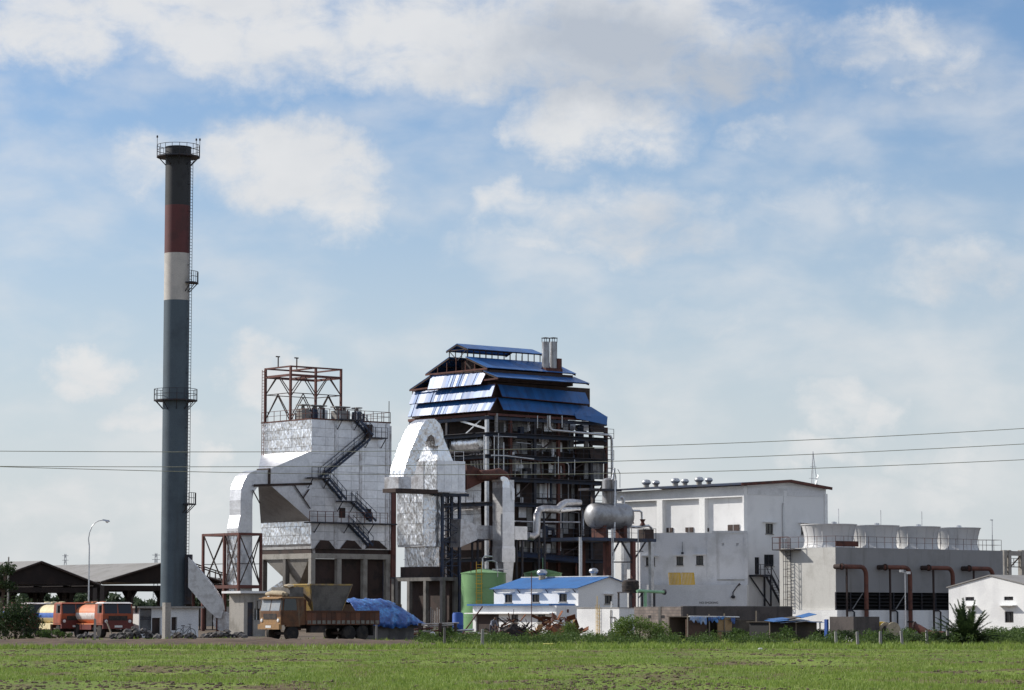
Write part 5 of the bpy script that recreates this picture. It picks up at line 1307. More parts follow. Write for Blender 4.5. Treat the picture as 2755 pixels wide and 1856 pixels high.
# ------------------------------------------------------------------ cooling tower
K_ = Grid(2250, 278)
def cooling():
    g = K_
    t = gthing(g, 'cooling_tower', 'long grey four cell cooling tower with pale end wall and louvre band', 'cooling tower')
    zt = g.R(2250, 1472)[1]; a1 = g.R(2697, 1480)[0]; b1 = g.L(2097, 1475)[0]; zl1 = g.R(2250, 1593)[1]; zl0 = g.R(2250, 1641)[1]
    n = 12
    # casing sheets of the long side, one per bay
    MB().box(.03, a1, .03, b1 - .03, zl1 + .02, zt - .03).build('casing', 'frp', t)
    for i in range(n):
        x0 = a1 * i / n; x1 = a1 * (i + 1) / n - .008; MB().box(x0, x1, 0, .028, zl1, zt).build('casing_sheet', 'frp', t)
    e = MB().box(-.01, .028, .03, b1, zl0, zt).build('end_wall', 'frp_end', t)
    MB().box(a1 - .02, a1 + .05, 0, b1, zl0, zt).build('end_wall', 'frp_end', t)
    MB().box(.03, a1 - .03, 2.2, b1 - 2.2, zl0 - .02, zl1 + .05).build('fill_core', 'black', t)
    # louvre band: posts, blades and dark openings
    for i in range(n + 1):
        x = a1 * i / n; MB().box(x - .05, x + .05, .0, .12, zl0, zl1).build('louvre_post', 'dark_steel', t)
    for i in range(n):
        mb = MB(); x0 = a1 * i / n + .05; x1 = a1 * (i + 1) / n - .05
        for k in range(5):
            z = zl0 + (zl1 - zl0) * (k + .1) / 5; mb.hexa([(x0, .05, z), (x1, .05, z), (x1, .45, z + .22), (x0, .45, z + .22), (x0, .05, z + .03), (x1, .05, z + .03), (x1, .45, z + .25), (x0, .45, z + .25)])
        mb.build('louvre_blades', 'black', t)
    for i in (1, 4): MB().bar((a1 * (i + .1) / n, -.03, zl0 + .1), (a1 * (i + .8) / n, -.03, zl1 - .1), .07).build('brace', 'frp', t)
    # basin
    MB().box(-.35, a1 + .4, -.45, b1 + .4, 0, zl0 - .01).build('basin', 'white_clean', t)
    MB().box(.01, a1, .02, b1, zt - .03, zt).build('fan_deck', 'frp', t)
    # fan stacks
    for i in range(4):
        cx = a1 * (i + .5) / 4; cy = b1 / 2; h = 2.35; rt = a1 / 8 * .885; rm = rt * .865
        st = MB(); prof = [(rt * .985, zt), (rt * .93, zt + .14), (rt * .895, zt + .36), (rm, zt + .75), (rt * .885, zt + 1.15), (rt * .91, zt + 1.55), (rt * .95, zt + 1.95), (rt, zt + h), (rt - .06, zt + h), (rm - .1, zt + 1.0)]
        s = st.lathe(prof, 48, (cx, cy, 0)).build('fan_stack', 'frp_stack', t, smooth=35)
        for k in range(16):
            an = 2 * math.pi * k / 16 + .1; q = MB(); P = lambda r, z: (cx + r * math.cos(an), cy + r * math.sin(an), z)
            for (r0, z0), (r1, z1) in zip(prof[:7], prof[1:8]): q.bar(P(r0 + .005, z0), P(r1 + .005, z1), .07, .05)
            q.build('stack_rib', 'frp_stack', s)
        MB().lathe([(rt, zt + h - .06), (rt + .06, zt + h - .06), (rt + .06, zt + h + .02), (rt - .05, zt + h + .02)], 48, (cx, cy, 0)).build('rim', 'frp_stack', s, smooth=30)
        MB().lathe([(.3, zt + h - .1), (.28, zt + h + .25), (.05, zt + h + .3)], 12, (cx + .2, cy - .5, 0)).box(cx - rt + .1, cx + rt - .1, cy - .1, cy + .1, zt + h - .25, zt + h - .1).build('fan_motor', 'galv', s)
        if i < 3: MB().bar((cx + rt + .25, cy + 1.5, zt), (cx + rt + .25, cy + 1.5, zt + h + 1.7), .05).build('lightning_rod', 'galv', t)
    rb = MB(); rail_run(rb, [(.05, b1 - .1, zt), (.05, .05, zt), (a1 - .1, .05, zt), (a1 - .1, b1 - .1, zt)], 1.1, 1.2, .032); rb.build('deck_rail', 'rust', t)
    rb = MB(); rail_run(rb, [(-.02, b1, zt - .1), (-1.0, b1, zt - .1), (-1.0, b1 - 2.2, zt - .1)], 1.2, 1.0, .05); rb.build('deck_rail', 'rust', t)
    MB().box(-1.05, -.01, b1 - 3.0, b1, zt - .2, zt - .1).build('side_platform', 'dark_steel', t)
    MB().box(.1, a1 * .13, -.03, .10, zt + .1, zt + .62).build('cable_tray', 'rust', t)
    lm = MB(); lb = g.L(2122, 1550)[0]; ladder(lm, (-.22, lb, 0), zt + 1.0, (0, -1, 0), .5)
    for k in range(9):
        z = 2.4 + k * .75
        if z < zt: lm.bar((-.22, lb, z), (-.85, lb - .1, z), .04); lm.bar((-.85, lb - .1, z), (-.85, lb - .4, z), .04); lm.bar((-.85, lb - .4, z), (-.22, lb - .5, z), .04)
    for d in (-.1, -.4): lm.bar((-.85, lb + d, 2.4), (-.85, lb + d, zt + .9), .04)
    for k in range(4): lm.bar((-.22, lb - .25, 1.5 + k * 2), (0, lb - .25, 1.5 + k * 2), .05)
    lm.build('caged_ladder', 'dark_steel', t)
    x = a1 - 1.2; MB().bar((x, .3, zt), (x, .3, zt + 3.2), .06).bar((x - .3, .3, zt + 3.15), (x + .1, .3, zt + 3.15), .1).build('lamp_post', 'galv', t)
    # four hot water risers
    for i, (px, pe, bot) in enumerate(((2262, 2330, 1690), (2379, 2448, 1690), (2496, 2563, 1690), (2605, 2671, 1690))):
        b = -.85; x0, z = g.R(px, 1525, b); x1, _ = g.R(pe, 1525, b); r = .22
        rt = gthing(g, 'riser_pipe', ('rust brown bent riser pipe next to the pale end wall of the cooling tower', 'second rust brown riser from the pale end wall, behind the floodlight pole', 'third rust brown riser from the pale end wall of the cooling tower', 'last rust brown riser, its foot hidden behind the white store')[i], 'pipe', 'rusty risers of the cooling tower')
        z = g.R(2262, 1524, b)[1]
        pts = [(x0, b, z), (x1 - .75, b, z), (x1 - .45, b, z - .06), (x1 - .2, b, z - .25), (x1 - .04, b, z - .55), (x1, b, z - .9), (x1, b, 0)]
        MB().path(pts, r, 12).build('pipe', 'pipe_rust', rt, smooth=50)
        MB().lathe([(.34, -.06), (.34, .06)], 16, (x0 + .15, b, z), axis='x').tube((x0 + .05, b, z), (x0 + .05, .0, z), .24, n=12).build('flange', 'dark_brown', rt)
        MB().lathe([(.32, .9), (.32, 1.05)], 14, (x1, b, 0)).lathe([(.3, z * .33), (.3, z * .33 + .1)], 14, (x1, b, 0)).build('flange', 'dark_brown', rt)
        MB().box(x0 + .75, x0 + .9, b - .08, b + .08, 0, z - .1).build('support_post', 'dark_brown', rt)
        d = MB(); d.path([(x0 + 2.0, -.7, 0), (x0 + 2.0, -.7, zl0 - .2), (x0 + 1.7, -.7, zl0 - .05), (x0 + 1.3, -.46, zl0 - .05)], .09, 8); d.build('drain_pipe', 'dark_steel', rt)
    return zt, a1, b1
cooling()
def floodlight():
    p = at(2435, 1540, 264)
    t = thing('floodlight_pole', 'slim pale pole with two floodlights before the louvre band', 'lamp post', (p.x, 264, 0))
    z = p.z; MB().tube((0, 0, 0), (0, 0, z), .06, .045, n=8).build('pole', 'galv', t)
    for s in (-1, 1): MB().box(s * .32 - .17, s * .32 + .17, -.12, .06, z + (.12 if s < 0 else -.05) - .1, z + (.12 if s < 0 else -.05) + .14).bar((0, 0, z), (s * .3, 0, z + .02), .05).build('floodlight', 'plastic_white', t)
floodlight()
def cylinder_drum(name, px, py, r, L, m_, label, ang=20, Y=None, lying=True, ends=None):
    p = gnd(px, py) if Y is None else Vector((at(px, HORIZ, Y).x, Y, 0)); t = thing(name, label, 'drum', p, R_(ang))
    if lying: MB().lathe([(r * .96, -L / 2), (r, -L / 2 + .03), (r, L / 2 - .03), (r * .96, L / 2)], 20, (0, 0, r), axis='x').build('body', m_, t, smooth=40)
    return t
def spool():
    p = at(2393, HORIZ, 186); t = thing('cable_drum', 'wooden cable drum standing on its rims by the fence', 'cable drum', (p.x, 186, 0), R_(-55))
    for x in (-.35, .35): MB().lathe([(.12, x - .04), (.62, x - .04), (.62, x + .04), (.12, x + .04)], 20, (0, 0, .62), axis='x').build('flange', 'sack', t, smooth=30)
    MB().lathe([(.4, -.31), (.4, .31)], 18, (0, 0, .62), axis='x').build('coil', 'scrap_dark', t, smooth=40)
spool()
cylinder_drum('yellow_drum', 2372, 1710, .62, .9, 'yellow', 'yellow lying steel drum beside the wooden cable drum', 75, 193)
def rust_vessel():
    p = at(2478, HORIZ, 200); t = thing('rusty_pipe', 'large rusty pipe elbow lying before the cooling tower basin', 'pipe', (p.x, 200, 0), R_(-30))
    MB().path([(-.5, 0, .85), (-.2, 0, .75), (.4, 0, .42), (1.0, 0, .3), (1.7, 0, .3)], .28, 14).build('pipe', 'rust', t, smooth=40)
    MB().lathe([(.38, -.05), (.38, .05)], 16, (-.48, 0, .85), axis='x').build('flange', 'dark_brown', t)
    MB().box(-.4, -.15, -.25, .25, 0, .55).build('rest', 'concrete_dark', t)
rust_vessel()

# ------------------------------------------------------------------ white gable building on the right
def store():
    g = Grid(2786, 226)
    t = gthing(g, 'white_store', 'plain white gable fronted store with two small vents and a barred window', 'building')
    bE, ze = g.L(2552, 1581); bm, za = g.L(2664, 1550); L = 16
    w = []
    for (x0, x1, y0, y1, aw) in ((2597, 2621, 1606, 1616, 0), (2701, 2726, 1605, 1615, 0), (2703, 2727, 1645, 1675, 0)):
        p, q = g.L(x1, y1), g.L(x0, y0); w.append(window_L(t, 0, (p[0] + q[0]) / 2, p[1], q[0] - p[0], q[1] - p[1], 0, sill=False))
    MB().wall(0, L, 0, bE, 0, ze, hL=w, dep=.18).build('wall', 'white_clean', t)
    MB().prism([(0, ze), (bE, ze), (bm, za)], 'x', 0.0, .3).build('gable_wall', 'white_clean', t)
    for (x0, x1, y) in ((2597, 2627, 1629), (2690, 2735, 1628)):
        p, q = g.L(x1, y), g.L(x0, y); MB().box(-.5, .02, p[0], q[0], p[1] - .06, p[1] + .02).build('sunshade', 'white_clean', t)
    MB().hexa([(-.12, -.15, ze - .02), (L, -.15, ze - .02), (L, bm, za + .04), (-.12, bm, za + .04), (-.12, -.15, ze + .06), (L, -.15, ze + .06), (L, bm, za + .12), (-.12, bm, za + .12)]).build('roof', 'asbestos', t)
    MB().hexa([(-.12, bm, za + .04), (L, bm, za + .04), (L, bE + .15, ze - .02), (-.12, bE + .15, ze - .02), (-.12, bm, za + .12), (L, bm, za + .12), (L, bE + .15, ze + .06), (-.12, bE + .15, ze + .06)]).build('roof', 'asbestos', t)
store()
def far_frame():
    g = Grid(2732, 340)
    t = gthing(g, 'pipe_trestle', 'pale concrete trestle frame beyond the cooling tower end', 'concrete frame')
    for px in (2700, 2712, 2747, 2762):
        a, z = g.R(px, 1480); MB().box(a - .25, a + .25, -.3, .3, 0, z).build('column', 'concrete', t)
    a0, z0 = g.R(2698, 1484); a1, _ = g.R(2770, 1484)
    MB().box(a0, a1, -.25, .25, z0 - .45, z0 + .1).build('beam', 'concrete', t)
    mb = MB(); z = g.R(2720, 1525)[1]; mb.bar((a0, 0, z), (a1, 0, z), .1); mb.bar((a0, 0, z - 1), (a0 + 3, 0, z + 1.2), .12); mb.bar((a0 + 1.4, 0, z - 2.3), (a0, 0, z), .2)
    rail_run(mb, [(a0 + 1, 0, z), (a1, 0, z)], 1.0, 1.0, .06); mb.build('brace', 'dark_brown', t)
far_frame()

# ------------------------------------------------------------------ office with blue roof
O = Grid(1497, 252)
def office():
    g = O
    t = gthing(g, 'site_office', 'white two storey site office with a blue gable roof', 'building')
    d = g.R(1556, 1600)[0]; aR = g.R(1688, 1600)[0]; bE = g.L(1329, 1600, d)[0]
    zeL = g.L(1556, 1580, d)[1]; am, zap = g.R(1637, 1552)
    w = []
    for (x0, x1, y0, y1) in ((1358, 1378, 1599, 1621), (1431, 1451, 1599, 1620), (1504, 1525, 1597, 1619)):
        p, q = g.L(x1, y1, d), g.L(x0, y0, d); w.append(window_L(t, d, (p[0] + q[0]) / 2, p[1], q[0] - p[0], q[1] - p[1], .55, shade=1.7))
    p, q = g.R(1627, 1624), g.R(1647, 1602); wr = [window_R(t, 0, (p[0] + q[0]) / 2, p[1], q[0] - p[0], q[1] - p[1], .3)]
    zr = g.R(1688, 1571)[1]
    MB().wall(d, aR, 0, bE, 0, min(zeL, zr), hR=wr, hL=w, dep=.18).build('wall', 'white_clean', t)
    MB().prism([(d, min(zeL, zr) - .001), (aR, min(zeL, zr) - .001), (aR, zr + .01), (am, zap), (d, zeL)], 'y', 0, .3).build('gable_wall', 'white_clean', t)
    ov = .35; n = 12
    for i in range(n):
        y0 = -.25 + (bE + .5) * i / n; y1 = -.25 + (bE + .5) * (i + 1) / n - .01; sl = (zap - zeL) / (am - d)
        MB().hexa([(d - ov, y0, zeL - ov * sl), (am, y0, zap), (am, y1, zap), (d - ov, y1, zeL - ov * sl), (d - ov, y0, zeL - ov * sl + .05), (am, y0, zap + .05), (am, y1, zap + .05), (d - ov, y1, zeL - ov * sl + .05)]).build('roof_sheet', 'blue_roof', t)
    sr = (zap - zr) / (aR - am)
    MB().hexa([(am, -.25, zap), (aR + .3, -.25, zr - .3 * sr), (aR + .3, bE + .25, zr - .3 * sr), (am, bE + .25, zap), (am, -.25, zap + .05), (aR + .3, -.25, zr - .3 * sr + .05), (aR + .3, bE + .25, zr - .3 * sr + .05), (am, bE + .25, zap + .05)]).build('roof_slope', 'blue_roof', t)
    MB().box(am - .15, am + .15, -.25, bE + .25, zap + .04, zap + .11).build('ridge_cap', 'plastic_white', t)
    for px in (1474, 1595):
        b = g.L(px, 1545, am)[0]; turbine_vent(t, (am - (.7 if px < 1500 else -.1), b, zap - (.18 if px < 1500 else .0)), .42 if px < 1500 else .36, 'sack' if px < 1500 else 'concrete')
    # front lean-to
    zl = g.L(1497, 1629)[1]; b2 = g.L(1272, 1640)[0]
    w = []
    for (x0, x1, y0, y1) in ((1375, 1394, 1653, 1674), (1446, 1467, 1653, 1674)):
        p, q = g.L(x1, y1), g.L(x0, y0); w.append(window_L(t, 0, (p[0] + q[0]) / 2, p[1], q[0] - p[0], q[1] - p[1], 0))
    p, q = g.L(1342, 1652), g.L(1280, 1652); w.append((p[0], q[0], 0.02, p[1]))
    MB().box(.15, .17, p[0] + .01, q[0] - .01, .02, p[1] - .01).build('door', 'dark_brown', t)
    MB().wall(0, d - .003, 0.003, b2, 0, zl, hL=w, dep=.18).build('front_room_wall', 'white_clean', t)
    MB().box(-.45, d - .004, .5, b2 + .3, zl + .0, zl + .16).build('front_roof', 'blue_roof', t)
    zs = g.L(1480, 1650)[1]; MB().box(-.6, -.002, .25, b2 + .5, zs - .05, zs + .05).build('long_sunshade', 'white_clean', t)
    p, q = g.R(1525, 1648), g.R(1530, 1639); MB().box(p[0], q[0], -.03, .0, p[1], q[1]).build('vent', 'rust', t)
    bb = MB()
    for px in (1333, 1399, 1474, 1548): b = g.L(px, 1588, d)[0]; bb.bar((d, b, zeL - .45), (d - .3, b, zeL - .15), .06)
    bb.build('eave_bracket', 'dark_steel', t)
office()
def pump_room():
    g = Grid(1666, 232)
    t = gthing(g, 'pump_room', 'flat white wall block with a yellow ladder before the office', 'building')
    z = g.L(1666, 1636)[1]; b1 = g.L(1552, 1637)[0]; a1 = g.R(1716, 1640)[0]
    MB().box(0, a1, 0, b1, 0, z).build('wall', 'white_clean', t)
    MB().box(-.05, a1 + .05, -.05, b1 + .05, z, z + .06).build('coping', 'concrete', t)
    y = g.L(1606, 1660)[0]; lm = MB(); ladder(lm, (-.1, y, 0), z + .3, (0, -1, 0), .4, .32, .014); lm.bar((-.12, y - .17, 0), (-.12, y - .17, z + 1.0), .035); lm.build('ladder', 'yellow', t)
    c = MB()
    for px, y0, y1 in ((1645, 1640, 1706), (1656, 1660, 1690)): yy = g.L(px, 1650)[0]; c.path([(-.06, yy, g.L(px, y0)[1]), (-.06, yy + .05, g.L(px, (y0 + y1) / 2)[1]), (-.06, yy, max(.05, g.L(px, y1)[1]))], .035, 6)
    yy = g.L(1641, 1660)[0]; c.bar((-.06, yy, g.L(1641, 1660)[1]), (-.06, yy - .6, g.L(1641, 1660)[1]), .04)
    c.build('cable', 'black', t)
    yy = g.L(1643, 1630)[0]; MB().tube((.1, yy, z), (.1, yy, z + .55), .06, n=8).build('vent_pipe', 'plastic_white', t)
pump_room()
def water_tank():
    g = Grid(1708, 240)
    t = gthing(g, 'water_tank', 'dark plastic water tank on a steel stand beside the office', 'water tank')
    x, z0 = g.R(1712, 1592); z1 = g.R(1712, 1560)[1]; r = 23 / 32.0
    MB().lathe([(r, z0), (r + .03, z0 + .2), (r, z0 + .22), (r + .03, z0 + .5), (r, z0 + .52), (r, z1 - .12), (r * .7, z1), (.25, z1 + .03), (.25, z1 + .12), (.05, z1 + .13)], 24, (x, r, 0)).build('tank_shell', 'scrap_dark', t, smooth=40)
    zb = 0
    for dx in (-r, r):
        for dy in (.05, 2 * r): MB().box(x + dx - .06, x + dx + .06, dy - .06, dy + .06, 0, z0).build('leg', 'dark_steel', t)
    mb = MB(); mb.box(x - r - .1, x + r + .1, -.05, 2 * r + .1, z0 - .1, z0 - .003); 
    MB().bar((x - r, .05, .9), (x + r, .05, .9), .1).build('stand_brace', 'dark_steel', t); mb.bar((x - r, .05, z0 - .1), (x - r + .4, .05, z0 - .5), .07); mb.bar((x + r, .05, z0 - .1), (x + r - .4, .05, z0 - .5), .07)
    mb.build('stand_frame', 'dark_steel', t)
    g2 = gthing(g, 'green_pipe', 'pale green water pipe reaching from the stand to the white block', 'pipe')
    b = -.6; P = [g.RP(1714, 1591, b), g.RP(1720, 1589, b), g.RP(1760, 1592, b), g.RP(1787, 1593, b)]
    MB().path(P, .13, 10).build('pipe', 'green_pipe', g2, smooth=40)
    x, z = g.R(1736, 1592, b); MB().path([(x, b, z), (x, b, 0)], .14, 10).build('drop_pipe', 'green_pipe', g2, smooth=40)
    x2, z2 = g.R(1787, 1593, b); MB().lathe([(.24, -.05), (.24, .06)], 14, (x2, b, z2), axis='x').build('flange', 'dark_steel', g2)
    x3, z3 = g.R(1760, 1592, b); MB().box(x3 - .07, x3 + .07, b - .07, b + .07, 0, z3).build('support_post', 'dark_steel', g2)
water_tank()
def compound():
    g = Grid(1832, 198)
    t = gthing(g, 'block_wall', 'bare grey concrete block enclosure wall behind the shanties', 'wall')
    z = g.R(1832, 1632)[1]; b1 = g.L(1706, 1638)[0]; a1 = g.R(2132, 1633)[0]
    MB().box(0, .2, 0, b1, 0, z).build('wall_side', 'block_wall', t)
    MB().box(.2, a1, 0, .2, 0, z - .002).build('wall_front', 'shaded_block', t)
    MB().box(-.03, .23, b1 * .42, b1 * .42 + .25, 0, z + .01).build('pier', 'concrete_dark', t)
    MB().box(.2, a1, .0, .24, z, z + .05).build('coping', 'concrete_dark', t)
    for px in (1748, 1784): b = g.L(px, 1659)[0]; MB().box(-.012, .0, b - .15, b + .15, g.L(px, 1663)[1], g.L(px, 1655)[1]).build('vent_hole', 'black', t)
    # second wall segment to the right
    g2 = Grid(2296, 184)
    t2 = gthing(g2, 'wall_stub', 'short grey plastered wall block by the fence posts', 'wall')
    z = g2.L(2296, 1659)[1]; b1 = g2.L(2232, 1658)[0]; a1 = g2.R(2366, 1660)[0]
    MB().box(0, a1, 0, b1, 0, z).build('wall_body', 'shaded_block', t2)
    MB().box(-.02, -.0, 0.1, b1, 0, .5).build('white_base', 'white_wall', t2)
    b_ = g2.L(2225, 1680)[0]; MB().box(-.1, .05, b_ - .1, b_ + .15, 0, g2.L(2228, 1666)[1]).build('blue_post', 'blue_paint', t2)
compound()
# ------------------------------------------------------------------ open sheds on the left
def sheds():
    g = Grid(265, 306)
    def shed(bname, label, lo, ap, hi, extra):
        t = gthing(g, 'open_shed', label, 'shed', 'open gabled sheds')
        # gable in the plane y = 0 (shaded side), ridge running away to the left
        x0, z0 = g.R(*lo); xm, zm = g.R(*ap); x1, z1 = g.R(*hi); L = 26
        z0 = z1 = (z0 + z1) / 2 if extra else z1
        if not extra: pass
        n = 9
        for (p, pz, q, qz) in ((x0, z0, xm, zm), (x1, z1, xm, zm)):
            for i in range(n):
                y0 = -.4 + L * i / n; y1 = -.4 + L * (i + 1) / n - .01
                a = [(p, y0, pz), (q, y0, qz), (q, y1, qz), (p, y1, pz)]
                if p > q: a = [a[1], a[0], a[3], a[2]]
                MB().plate(a, .06).build('roof_sheet', 'asbestos', t)
        gm = MB().prism([(x0 + .2, z0 - .05), (x1 - .2, z1 - .05), (xm, zm - .12)], 'y', .0, .1).build('gable_sheet', 'shed_dark', t)
        MB().prism([(x0 + .2, z0 - .05), (x1 - .2, z1 - .05), (xm, zm - .12)], 'y', L - .6, L - .5).build('gable_sheet', 'shed_dark', t)
        mb = MB(); mb.bar((x0, -.35, z0 - .08), (xm, -.35, zm - .06), .1, .16); mb.bar((x1, -.35, z1 - .08), (xm, -.35, zm - .06), .1, .16); mb.build('barge_board', 'dark_brown', t)
        for j in range(5):
            y = .2 + j * (L - 1) / 4
            for k, x in enumerate((x0 + .4, xm, x1 - .4)):
                if x == xm and j not in (1, 3): continue
                MB().box(x - .25, x + .25, y - .25, y + .25, 0, z0 - .35).build('column', 'shaded_block', t)
                MB().prism([(x - .25, z0 - 1.7), (x + .25, z0 - 1.7), (x + .85, z0 - .8), (x + .85, z0 - .36), (x - .85, z0 - .36), (x - .85, z0 - .8)], 'y', y - .18, y + .18).build('haunch', 'shed_dark', t)
            MB().box(x0 + .1, x1 - .1, y - .15, y + .15, z0 - .9, z0 - .36).build('tie_beam', 'shed_dark', t)
        MB().box(x0 + .3, x0 + .5, .4, L - 1, z0 - .5, z0 - .2).box(x1 - .5, x1 - .3, .4, L - 1, z0 - .5, z0 - .2).build('eave_beam', 'shed_dark', t)
        return t
    shed('a', 'open shed with a grey sheet gable roof behind the orange tankers', (-60, 1574), (107, 1510), (264, 1568), True)
    shed('b', 'open shed with a grey sheet gable roof beside the chimney foot', (266, 1568), (432, 1515), (608, 1568), False)
sheds()
def far_wall_trees():
    # distant trees seen below the shed roofs and along the horizon
    r = random.Random(4)
    for i in range(26):
        px = -60 + i * 27 + r.uniform(-8, 8); Y = 520 + r.uniform(-60, 60); p = at(px, HORIZ, Y); h = r.uniform(4.0, 6.5)
        tree('far_tree', 'dull green distant tree beyond the sheds', (p.x, Y, 0), h, r.uniform(2.4, 3.6), 420, .55, 'leaf_far', 100 + i, 'distant trees beyond the sheds')
    for i in range(10):
        px = 2690 + i * 18; Y = 470 + r.uniform(-40, 40); p = at(px, HORIZ, Y); tree('far_tree', 'dark green distant tree beyond the cooling tower', (p.x, Y, 0), r.uniform(5, 8.5), 2.6, 420, .5, 'leaf_far', 200 + i, 'distant trees beyond the cooling tower')
    p = at(300, HORIZ, 420); t = thing('boundary_wall', 'long low grey boundary wall seen through the open sheds', 'wall', (p.x - 4, 400, 0))
    MB().box(-45, 45, 0, .3, 0, 2.6).build('wall_body', 'concrete', t)
    MB().box(-45, 45, -.05, .35, 2.6, 2.72).build('coping', 'concrete', t)
def leaves(cs, n, ls, r, flat=.0):
    """n leaf quads scattered through ellipsoids cs = [(x,y,z,rx,ry,rz)]"""
    g = np.random.default_rng(r.randrange(10 ** 6)); V = np.zeros((n, 4, 3), dtype=np.float32)
    k = g.integers(0, len(cs), n); C = np.array(cs, dtype=np.float32)[k]
    d = g.normal(size=(n, 3)); d /= np.linalg.norm(d, axis=1)[:, None]; rad = g.random(n) ** .45
    P = C[:, :3] + d * rad[:, None] * C[:, 3:]
    a = g.normal(size=(n, 3)); a /= np.linalg.norm(a, axis=1)[:, None]; b = np.cross(a, g.normal(size=(n, 3))); b /= np.linalg.norm(b, axis=1)[:, None] + 1e-6
    s = ls * (.5 + g.random(n))[:, None]
    V[:, 0] = P - a * s; V[:, 1] = P + b * s * .45; V[:, 2] = P + a * s; V[:, 3] = P - b * s * .45
    return V.reshape(-1, 3)
def foliage(name, cs, n, ls, matn, seed, parent=None, zmin=.02):
    V = leaves(cs, n, ls, random.Random(seed)); V[:, 2] = np.maximum(V[:, 2], zmin)
    o = npmesh(name, V, np.arange(len(V)).reshape(-1, 4), matn, 4)
    if parent: o.parent = parent
    return o
def tree(name, label, loc, h, w, n, ls, matn, seed, group=None, trunk=True, low=.25, cat='tree'):
    r = random.Random(seed); t = thing(name, label, cat, loc, r.random() * 6, group)
    tk = MB(); top = h * (low + .3); base = [(0, 0, 0), (r.uniform(-.1, .1) * h, r.uniform(-.1, .1) * h, top)]
    tk.path([base[0], ((base[1][0]) * .4, base[1][1] * .5, top * .5), base[1]], [h * .03, h * .022, h * .012], 7); cs = []
    for i in range(9):
        a = r.random() * 6.28; q = r.uniform(.15, .62) * w; z = h * r.uniform(low + .12, .88); x, y = q * math.cos(a), q * math.sin(a)
        s = w * r.uniform(.24, .42); cs.append((x, y, z, s, s, s * r.uniform(.6, .85)))
        tk.path([(base[1][0] * .7, base[1][1] * .7, top * .7), (x * .6, y * .6, (top + z) / 2), (x, y, z)], [h * .014, h * .009, h * .004], 5)
    tk.build('trunk', 'bark', t)
    foliage('crown', cs, n, ls, matn, seed + 1, t)
    return t
def bush(name, label, loc, w, h, n, ls, matn, seed, group=None, cat='bush', stretch=1.0):
    r = random.Random(seed); t = thing(name, label, cat, loc, 0, group); cs = []; st = MB()
    for i in range(10):
        x = r.uniform(-.5, .5) * w * stretch; y = r.uniform(-.4, .4) * w; q = 1 - min(1, (x / (w * .6 * stretch)) ** 2) * .55; z = h * q * r.uniform(.3, .72); s = h * r.uniform(.26, .36)
        cs.append((x, y, z, s * 1.3, s * 1.3, min(s, z + .05))); st.path([(x * .35, y * .35, 0), (x * .8, y * .8, z * .6), (x, y, z)], [.035, .025, .012], 5)
    st.build('stems', 'bark', t)
    foliage('crown', cs, n, ls, matn, seed + 1, t)
    return t
far_wall_trees()
def pylon(px, py, Y, w, label, top='T'):
    p = at(px, py, Y); t = thing('far_pylon', label, 'pylon', (p.x, Y, 0)); h = p.z; mb = MB()
    for s in (-1, 1): mb.bar((s * w, 0, 0), (s * w * .25, 0, h), w * .22)
    for k in range(12):
        z0, z1 = h * k / 12, h * (k + 1) / 12; f0, f1 = w * (1 - .75 * k / 12), w * (1 - .75 * (k + 1) / 12); mb.bar((-f0, 0, z0), (f1, 0, z1), w * .12); mb.bar((f0, 0, z0), (-f1, 0, z1), w * .12)
    for k in (.82, .9, .97): mb.bar((-w * 1.2, 0, h * k), (w * 1.2, 0, h * k), w * .16)
    mb.build('lattice', 'galv', t)
pylon(176, 1490, 1400, 1.3, 'tiny distant pylon rising behind the sheds, away from the chimney')
pylon(420, 1488, 1400, 1.6, 'tiny distant pylon close beside the chimney foot')
def hut():
    g = Grid(374, 212)
    t = gthing(g, 'gate_hut', 'small flat roofed white hut with a barred veranda behind the pillar', 'hut')
    z = g.R(374, 1636)[1]; a1 = g.R(534, 1640)[0]; bL = 2.6
    p, q = g.R(461, 1696), g.R(477, 1660); hw = (p[0], q[0], p[1], q[1]); d0, d1 = g.R(409, 1662)[0], g.R(432, 1662)[0]; zd = g.R(409, 1662)[1]; v0 = g.R(377, 1662)[0]; v1 = d0 - .1
    MB().wall(0, a1, 0, bL, 0, z, hR=[hw, (d0, d1, .02, zd), (v0, v1, .55, zd + .15)], dep=.25).build('wall', 'white_clean', t)
    MB().box(-.35, a1 + .25, -.4, bL + .3, z, z + .14).build('roof_slab', 'concrete', t)
    MB().box(hw[0] + .01, hw[1] - .01, .18, .22, hw[2] + .01, hw[3] - .01).build('window', 'dark_brown', t)
    MB().box(d0 + .01, d1 - .01, .15, .2, .02, zd - .01).build('door', 'dark_brown', t)
    mb = MB(); k = 14
    for i in range(k + 1): x = v0 + (v1 - v0) * i / k; mb.bar((x, -.02, .5), (x, -.02, z - .02), .025)
    for zz in (.55, 1.35, zd, z - .1): mb.bar((v0, -.02, zz), (v1, -.02, zz), .05)
    mb.build('veranda_grille', 'dark_steel', t)
    MB().box(hw[0] - .05, hw[1] + .3, -.14, -.003, hw[2] - .16, hw[2] - .02).build('window_ledge', 'white_clean', t)
hut()
